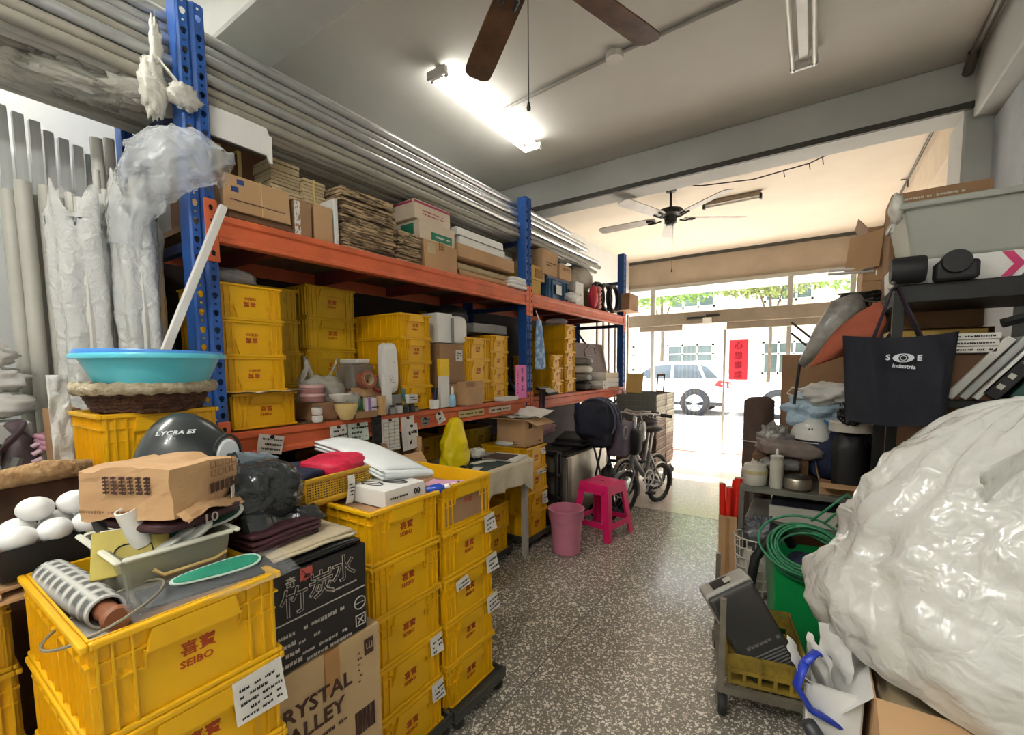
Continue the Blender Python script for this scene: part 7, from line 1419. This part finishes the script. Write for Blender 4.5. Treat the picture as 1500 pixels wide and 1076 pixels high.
# grey plastic-covered umbrella behind the jacket
t = thing('grey_umbrella', 'grey folded umbrella wrapped in plastic behind the orange jacket', 'umbrella', py(1215, 490, 3.0)); A_, B_ = py(1262, 440, 3.0)-py(1215, 490, 3.0), py(1172, 530, 3.0)-py(1215, 490, 3.0)
m = MB().tube([A_, A_.lerp(B_, .3)+Vector((0, 0, .05)), A_.lerp(B_, .6)+Vector((0, 0, .03)), B_], [.05, .085, .06, .02], 14); rumple(m.bm, .035, 9); m.build('cover', M('grey_film_cover', (186, 184, 178), .3, var=.35, scale=8, dark=(112, 108, 102)), t, 'all')
MB().tube([A_, Vector((.3, 2.52, 1.70))-t.location], .004, 6).build('hanging_cord', m_dark, t, True)
for dz in (0, -.06): MB().tube([B_+Vector((.1, 0, .08+dz)), py(1160, 472, 3.0)-py(1215, 490, 3.0)+Vector((0, 0, dz))], .006, 6).build('rib', m_dark, t, True)
MB().tube([B_+Vector((.03, 0, .06)), B_+Vector((-.0, 0, .0)), B_+Vector((-.02, .0, -.24))], .008, 8).build('handle', m_dark, t, True)
# ================================================================ cart with the crate, grey case and green hose
t = thing('flat_cart', 'low steel cart on casters holding a yellow crate and the grey case', 'cart', (-.155, 2.2, 0), .2); m_cart = M('worn_cart_steel', (128, 122, 108), .5, metal=.4, var=.2)
for x in (-.165, .165): MB().box(x-.012, x+.012, -.25, .25, .1, .13).build('rail', m_cart, t)
for y in (-.24, 0, .24): MB().box(-.153, .153, y-.012, y+.012, .1, .13).build('cross_rail', m_cart, t)
for y in (-.24, .24): MB().box(-.176, -.154, y-.011, y+.011, .13, .5).build('post', m_cart, t)
MB().box(-.175, -.155, -.25, .25, .3, .318).build('side_rail', m_cart, t)
for sx in (-1, 1):
    for sy in (-1, 1): w = MB().lathe([(0, -.016), (.042, -.016), (.047, -.01), (.047, .01), (.042, .016), (0, .016)], 22, (sx*.16, sy*.23, .047), ax='x').build('caster', m_wheel, t, True); MB().lathe([(0, -.018), (.02, -.018), (.02, .018), (0, .018)], 14, (sx*.16, sy*.23, .047), ax='x').build('hub', m_cart, w, True); MB().box(sx*.16-.026, sx*.16-.02, sy*.23-.014, sy*.23+.014, .04, .1).build('fork', m_cart, w); MB().box(sx*.16+.02, sx*.16+.026, sy*.23-.014, sy*.23+.014, .04, .1).build('fork', m_cart, w)
t = thing('slatted_crate', 'dirty mustard slatted crate lying in the low steel cart', 'crate', (-.15, 2.2, .132), .2); m_dc = M('dirty_mustard', (150, 126, 44), .6, var=.25, scale=12)
c_ = MB().box(-.135, .135, -.21, .21, 0, .006)
for zz in (.0, .048, .112): c_.box(-.145, .145, -.22, -.212, zz, zz+.016).box(-.145, .145, .212, .22, zz, zz+.016).box(-.145, -.137, -.212, .212, zz, zz+.016).box(.137, .145, -.212, .212, zz, zz+.016)
for k in range(6): xx = -.139+.0556*k; c_.box(xx-.006, xx+.006, -.222, -.21, 0, .128).box(xx-.006, xx+.006, .21, .222, 0, .128)
for k in range(8): yy = -.21+.06*k; c_.box(-.147, -.135, yy-.006, yy+.006, 0, .128).box(.135, .147, yy-.006, yy+.006, 0, .128)
c_.build('body', m_dc, t); MB().box(-.134, .134, -.209, -.206, .05, .11).build('panel', m_dc, t); MB().box(-.134, .134, .206, .209, .05, .11).build('panel', m_dc, t); t = None
carton('brown carton lying inside the slatted crate', -.09, 2.1, 2.32, .139, .2, .12, m_kraftd, tape=False)
t = thing('grey_case', 'grey and black tool case leaning in the cart crate', 'case', (-.1, 2.1, .17), rot=(-.1, -.5, .5)); t.scale = (1.12, 1.12, 1.12); m_cs = M('mid_grey_case', (164, 162, 154), .45, var=.06)
MB().hexa([(-.09, -.06, 0), (.09, -.06, 0), (-.09, .07, 0), (.09, .07, 0), (-.09, -.05, .34), (.09, -.05, .34), (-.09, .06, .34), (.09, .06, .34)]).build('shell', M('charcoal_case', (62, 61, 60), .5, var=.08), t, bevel=.015, seg=3)
MB().box(-.093, .093, -.03, .073, .2, .35).build('top_cover', m_cs, t, bevel=.012, seg=3); MB().box(-.05, .02, -.01, .05, .3502, .352).build('recess', m_black, t, bevel=.0); MB().box(.0, .03, -.0, .03, .352, .356).build('latch', m_can, t)
o = MB(); scribble(o, .14, .03, 1, 151, (0.0, -.0585, .13), (1, 0, 0), (0, 0, 1), fill=1)
for k in range(6): o.box(-.07, .07, -.0605, -.058, .03+.012*k, .034+.012*k)
o.build('printing', m_grey, t)
t = thing('green_bin', 'bright green plastic bin behind the cart with hose coils on top', 'bin', (-.03, 2.68, 0), .2); m_gr = M('emerald_plastic', (20, 150, 76), .35, var=.06)
tub(MB(), .26, .22, .3, .26, .47, .004).build('body', m_gr, t, bevel=.01, seg=2)
t = thing('inner_box', 'dark navy folded cloth lying in the mouth of the green bin', 'cloth', (.02, 2.67, .4)); soft((0, 0, .03), (.09, .1, .04), .08, 3, 3, .6).build('cloth', m_navy, t, 'all')
t = thing('green_hose', 'coil of dark green hose heaped over the green bin', 'hose', (.0, 2.6, .5), rot=(.85, .1, 0)); m_hose = M('hose_green', (44, 132, 88), .4, var=.12)
for k in range(13):
    q = random.Random(k+3); r_ = .16+q.uniform(-.035, .03); o = Vector((q.uniform(-.02, .02), q.uniform(-.02, .02), .007*k+.01)); tl = q.uniform(-.2, .2)
    MB().tube([(o.x+r_*math.cos(a*PI/18), o.y+r_*.8*math.sin(a*PI/18), o.z+.03*tl*math.cos(a*PI/18)+.012*math.sin(a*PI/9+k)) for a in range(36)], .0062, 7, True).build('turn', m_hose, t, 'all')
for k in range(3): MB().tube([(.1-.05*k, .12, .15), (.12, .16+.05*k, .19+.02*k), (.25, .2, .18), (.33, .22, .12)], .006, 7).build('loose_end', m_hose, t, 'all')
t = thing('black_hose', 'black corrugated hose arching behind the cart', 'hose', (-.22, 2.62, 0)); m = MB().tube([(.02, .0, .02), (-.02, .0, .25), (.0, .02, .42), (.06, .03, .53), (.13, .04, .57), (.16, .1, .5)], .024, 12); m.build('hose', m_black, t, 'all')
for k in range(3): t = thing('thin_cable', 'thin dark cable drooping from the metal shelf towards the green bin', 'cable', (-.1, 2.8, .4), group='thin cables behind the cart'); MB().tube([(-.1+.05*k, .1, .02), (-.06+.03*k, .02, -.12), (.0+.02*k, -.04, -.2-.02*k), (.05, .0, -.36)], .006, 6).build('cable', m_dark, t, True)
solo('green_box', MB().box(-.06, .14, -.1, .12, 0, .27), M('forest_plastic', (30, 84, 60), .5), 'dark green box on the floor between the cart and the white bin', 'box', (.12, 1.98, 0), bevel=.006)
# ================================================================ big plastic bag on the carton
carton('brown carton on the floor under the opened carton', .78, 1.42, 1.95, 0, .22, .62, m_kraft2, tape=False)
bc = carton('opened brown carton with white inner flaps under the big plastic bag', .78, 1.4, 1.95, .222, .6, .62, m_kraft, open_=True, flaps=(None, None, -.45, None), name='opened_carton')
o = MB().hexa([(-.312, -.27, .374), (-.31, -.27, .378), (-.312, .2, .374), (-.31, .2, .378), (-.372, -.25, .29), (-.369, -.25, .294), (-.372, .18, .29), (-.369, .18, .294)]).build('white_flap', m_white, bc)
solo('packed_sheet', MB().box(-.29, .29, -.25, .25, 0, .33), m_board, 'pale packing filling the opened carton', 'packing', (.47, 1.68, .228), bevel=.004)
m_bag = bpy.data.materials.new('milky_bag'); m_bag.use_nodes = True; N, L = ramp_nodes(m_bag); bb = N['Principled BSDF']; bb.inputs['Base Color'].default_value = (*lin((212, 212, 206)), 1); bb.inputs['Roughness'].default_value = .22; bb.inputs['Subsurface Weight'].default_value = .0; bb.inputs['Coat Weight'].default_value = .4; bb.inputs['Coat Roughness'].default_value = .08
tc = N.new('ShaderNodeTexCoord'); n1 = N.new('ShaderNodeTexNoise'); n1.inputs['Scale'].default_value = 5.5; n1.inputs['Detail'].default_value = 2; n1.inputs['Distortion'].default_value = .7; L.new(tc.outputs['Object'], n1.inputs[0])
n2 = N.new('ShaderNodeTexVoronoi'); n2.inputs['Scale'].default_value = 8; n2.feature = 'SMOOTH_F1'; L.new(n1.outputs['Color'], n2.inputs['Vector']); mx = N.new('ShaderNodeMath'); mx.operation = 'MULTIPLY_ADD'; mx.inputs[1].default_value = .35; L.new(n2.outputs[0], mx.inputs[0]); L.new(n1.outputs[0], mx.inputs[2])
bp = N.new('ShaderNodeBump'); bp.inputs['Strength'].default_value = .5; bp.inputs['Distance'].default_value = .035; L.new(mx.outputs[0], bp.inputs['Height']); n3 = N.new('ShaderNodeTexNoise'); n3.inputs['Scale'].default_value = 16; n3.inputs['Detail'].default_value = 2; n3.inputs['Distortion'].default_value = 1.5; L.new(tc.outputs['Object'], n3.inputs[0]); bp2 = N.new('ShaderNodeBump'); bp2.inputs['Strength'].default_value = .35; bp2.inputs['Distance'].default_value = .02; L.new(n3.outputs[0], bp2.inputs['Height']); L.new(bp.outputs[0], bp2.inputs['Normal']); L.new(bp2.outputs[0], bb.inputs['Normal'])
t = thing('large_plastic_bag', 'huge milky white plastic bag stuffed full on the opened carton', 'bag', (.5, 1.72, .585))
def f(u, v):
    a_ = 2*PI*u; s_, c_ = math.sin(a_), math.cos(a_); zz = v
    prof = (.93+.07*math.sin(PI*min(1, zz*3)))*(1-max(0, zz-.1)**2.0*.66); prof *= math.sqrt(max(0, 1-zz**7)); lx = .485 if c_ < 0 else .43
    d = Vector((c_, s_, zz*1.3)); n = .07*noise.noise(d*2+Vector((3, 0, 1)))-.16*(abs(noise.noise(d*2.6+Vector((1, 5, 2))+noise.noise_vector(d*2)*.5))-.25)-.06*(abs(noise.noise(d*6+noise.noise_vector(d*4)*.4))-.2)
    k = prof*(1+n); sag = .05*math.sin(a_*2+.6)*(1-zz)*prof
    return Vector((c_*lx*k, s_*.4*k, .012+(.75*zz)*(1+.5*n*(zz > .3))+max(0, sag)))
m = MB().grid(f, 110, 70, True); m.build('bag', m_bag, t, 'all')
MB().sheet(lambda u, v: Vector((-.18+.55*u+.05*v, -.3+.12*math.sin(u*4)+.1*v, .62+.1*math.sin(u*3)-.14*v*(1-u)+.02*noise.noise(Vector((u*5, v*4, 2))))), 30, 16, .001).build('folded_mouth', m_bag, t, 'all')
# odds and ends in front of the carton
t = thing('white_foam_bin', 'tall white foam bin beside the opened carton', 'bin', (.08, 1.55, 0)); tub(MB(), .2, .11, .22, .13, .56, .012).build('body', m_white, t, bevel=.004); MB().box(-.068, -.064, -.1, -.02, .02, .5).build('groove', m_grey, t)
for k in range(4): t = thing('white_paper', 'crumpled white paper sticking out of the tall white foam bin', 'paper', (.05+.02*k, 1.5+.03*k, .5), rot=(.3-.15*k, -.5+.2*k, .5*k), group='papers in the white foam bin'); MB().sheet(lambda u, v: Vector((.02*noise.noise(Vector((u*3, v*3, k))), (u-.5)*.09, v*.17)), 8, 10, .001).build('sheet', m_white, t, True)
t = thing('blue_strap', 'royal blue plastic strap looped over the white foam bin', 'strap', (.045, 1.45, .5), rot=(.0, 0, .5)); MB().tube([(-.04, 0, .12), (-.065, -.01, .06), (-.03, -.02, -.0), (.04, -.02, -.04), (.09, 0, -.05)], [.018]*5, 8, flat=.5).tube([(-.04, 0, .12), (.0, .02, .14), (.04, .03, .12)], [.013]*3, 8, flat=.5).build('strap', M('royal_blue', (22, 52, 168), .35, var=.06), t, 'all')
t = thing('curved_tool', 'black curved tool handle below the blue strap', 'tool', (.06, 1.42, .43), rot=(0, .0, .4)); MB().tube([(-.04, 0, .04), (-.02, -.01, -.0), (.03, -.02, -.05), (.1, -.02, -.1)], [.018, .024, .02, .014], 12).build('handle', M('grey_black_rubber', (52, 54, 58), .4), t, 'all')
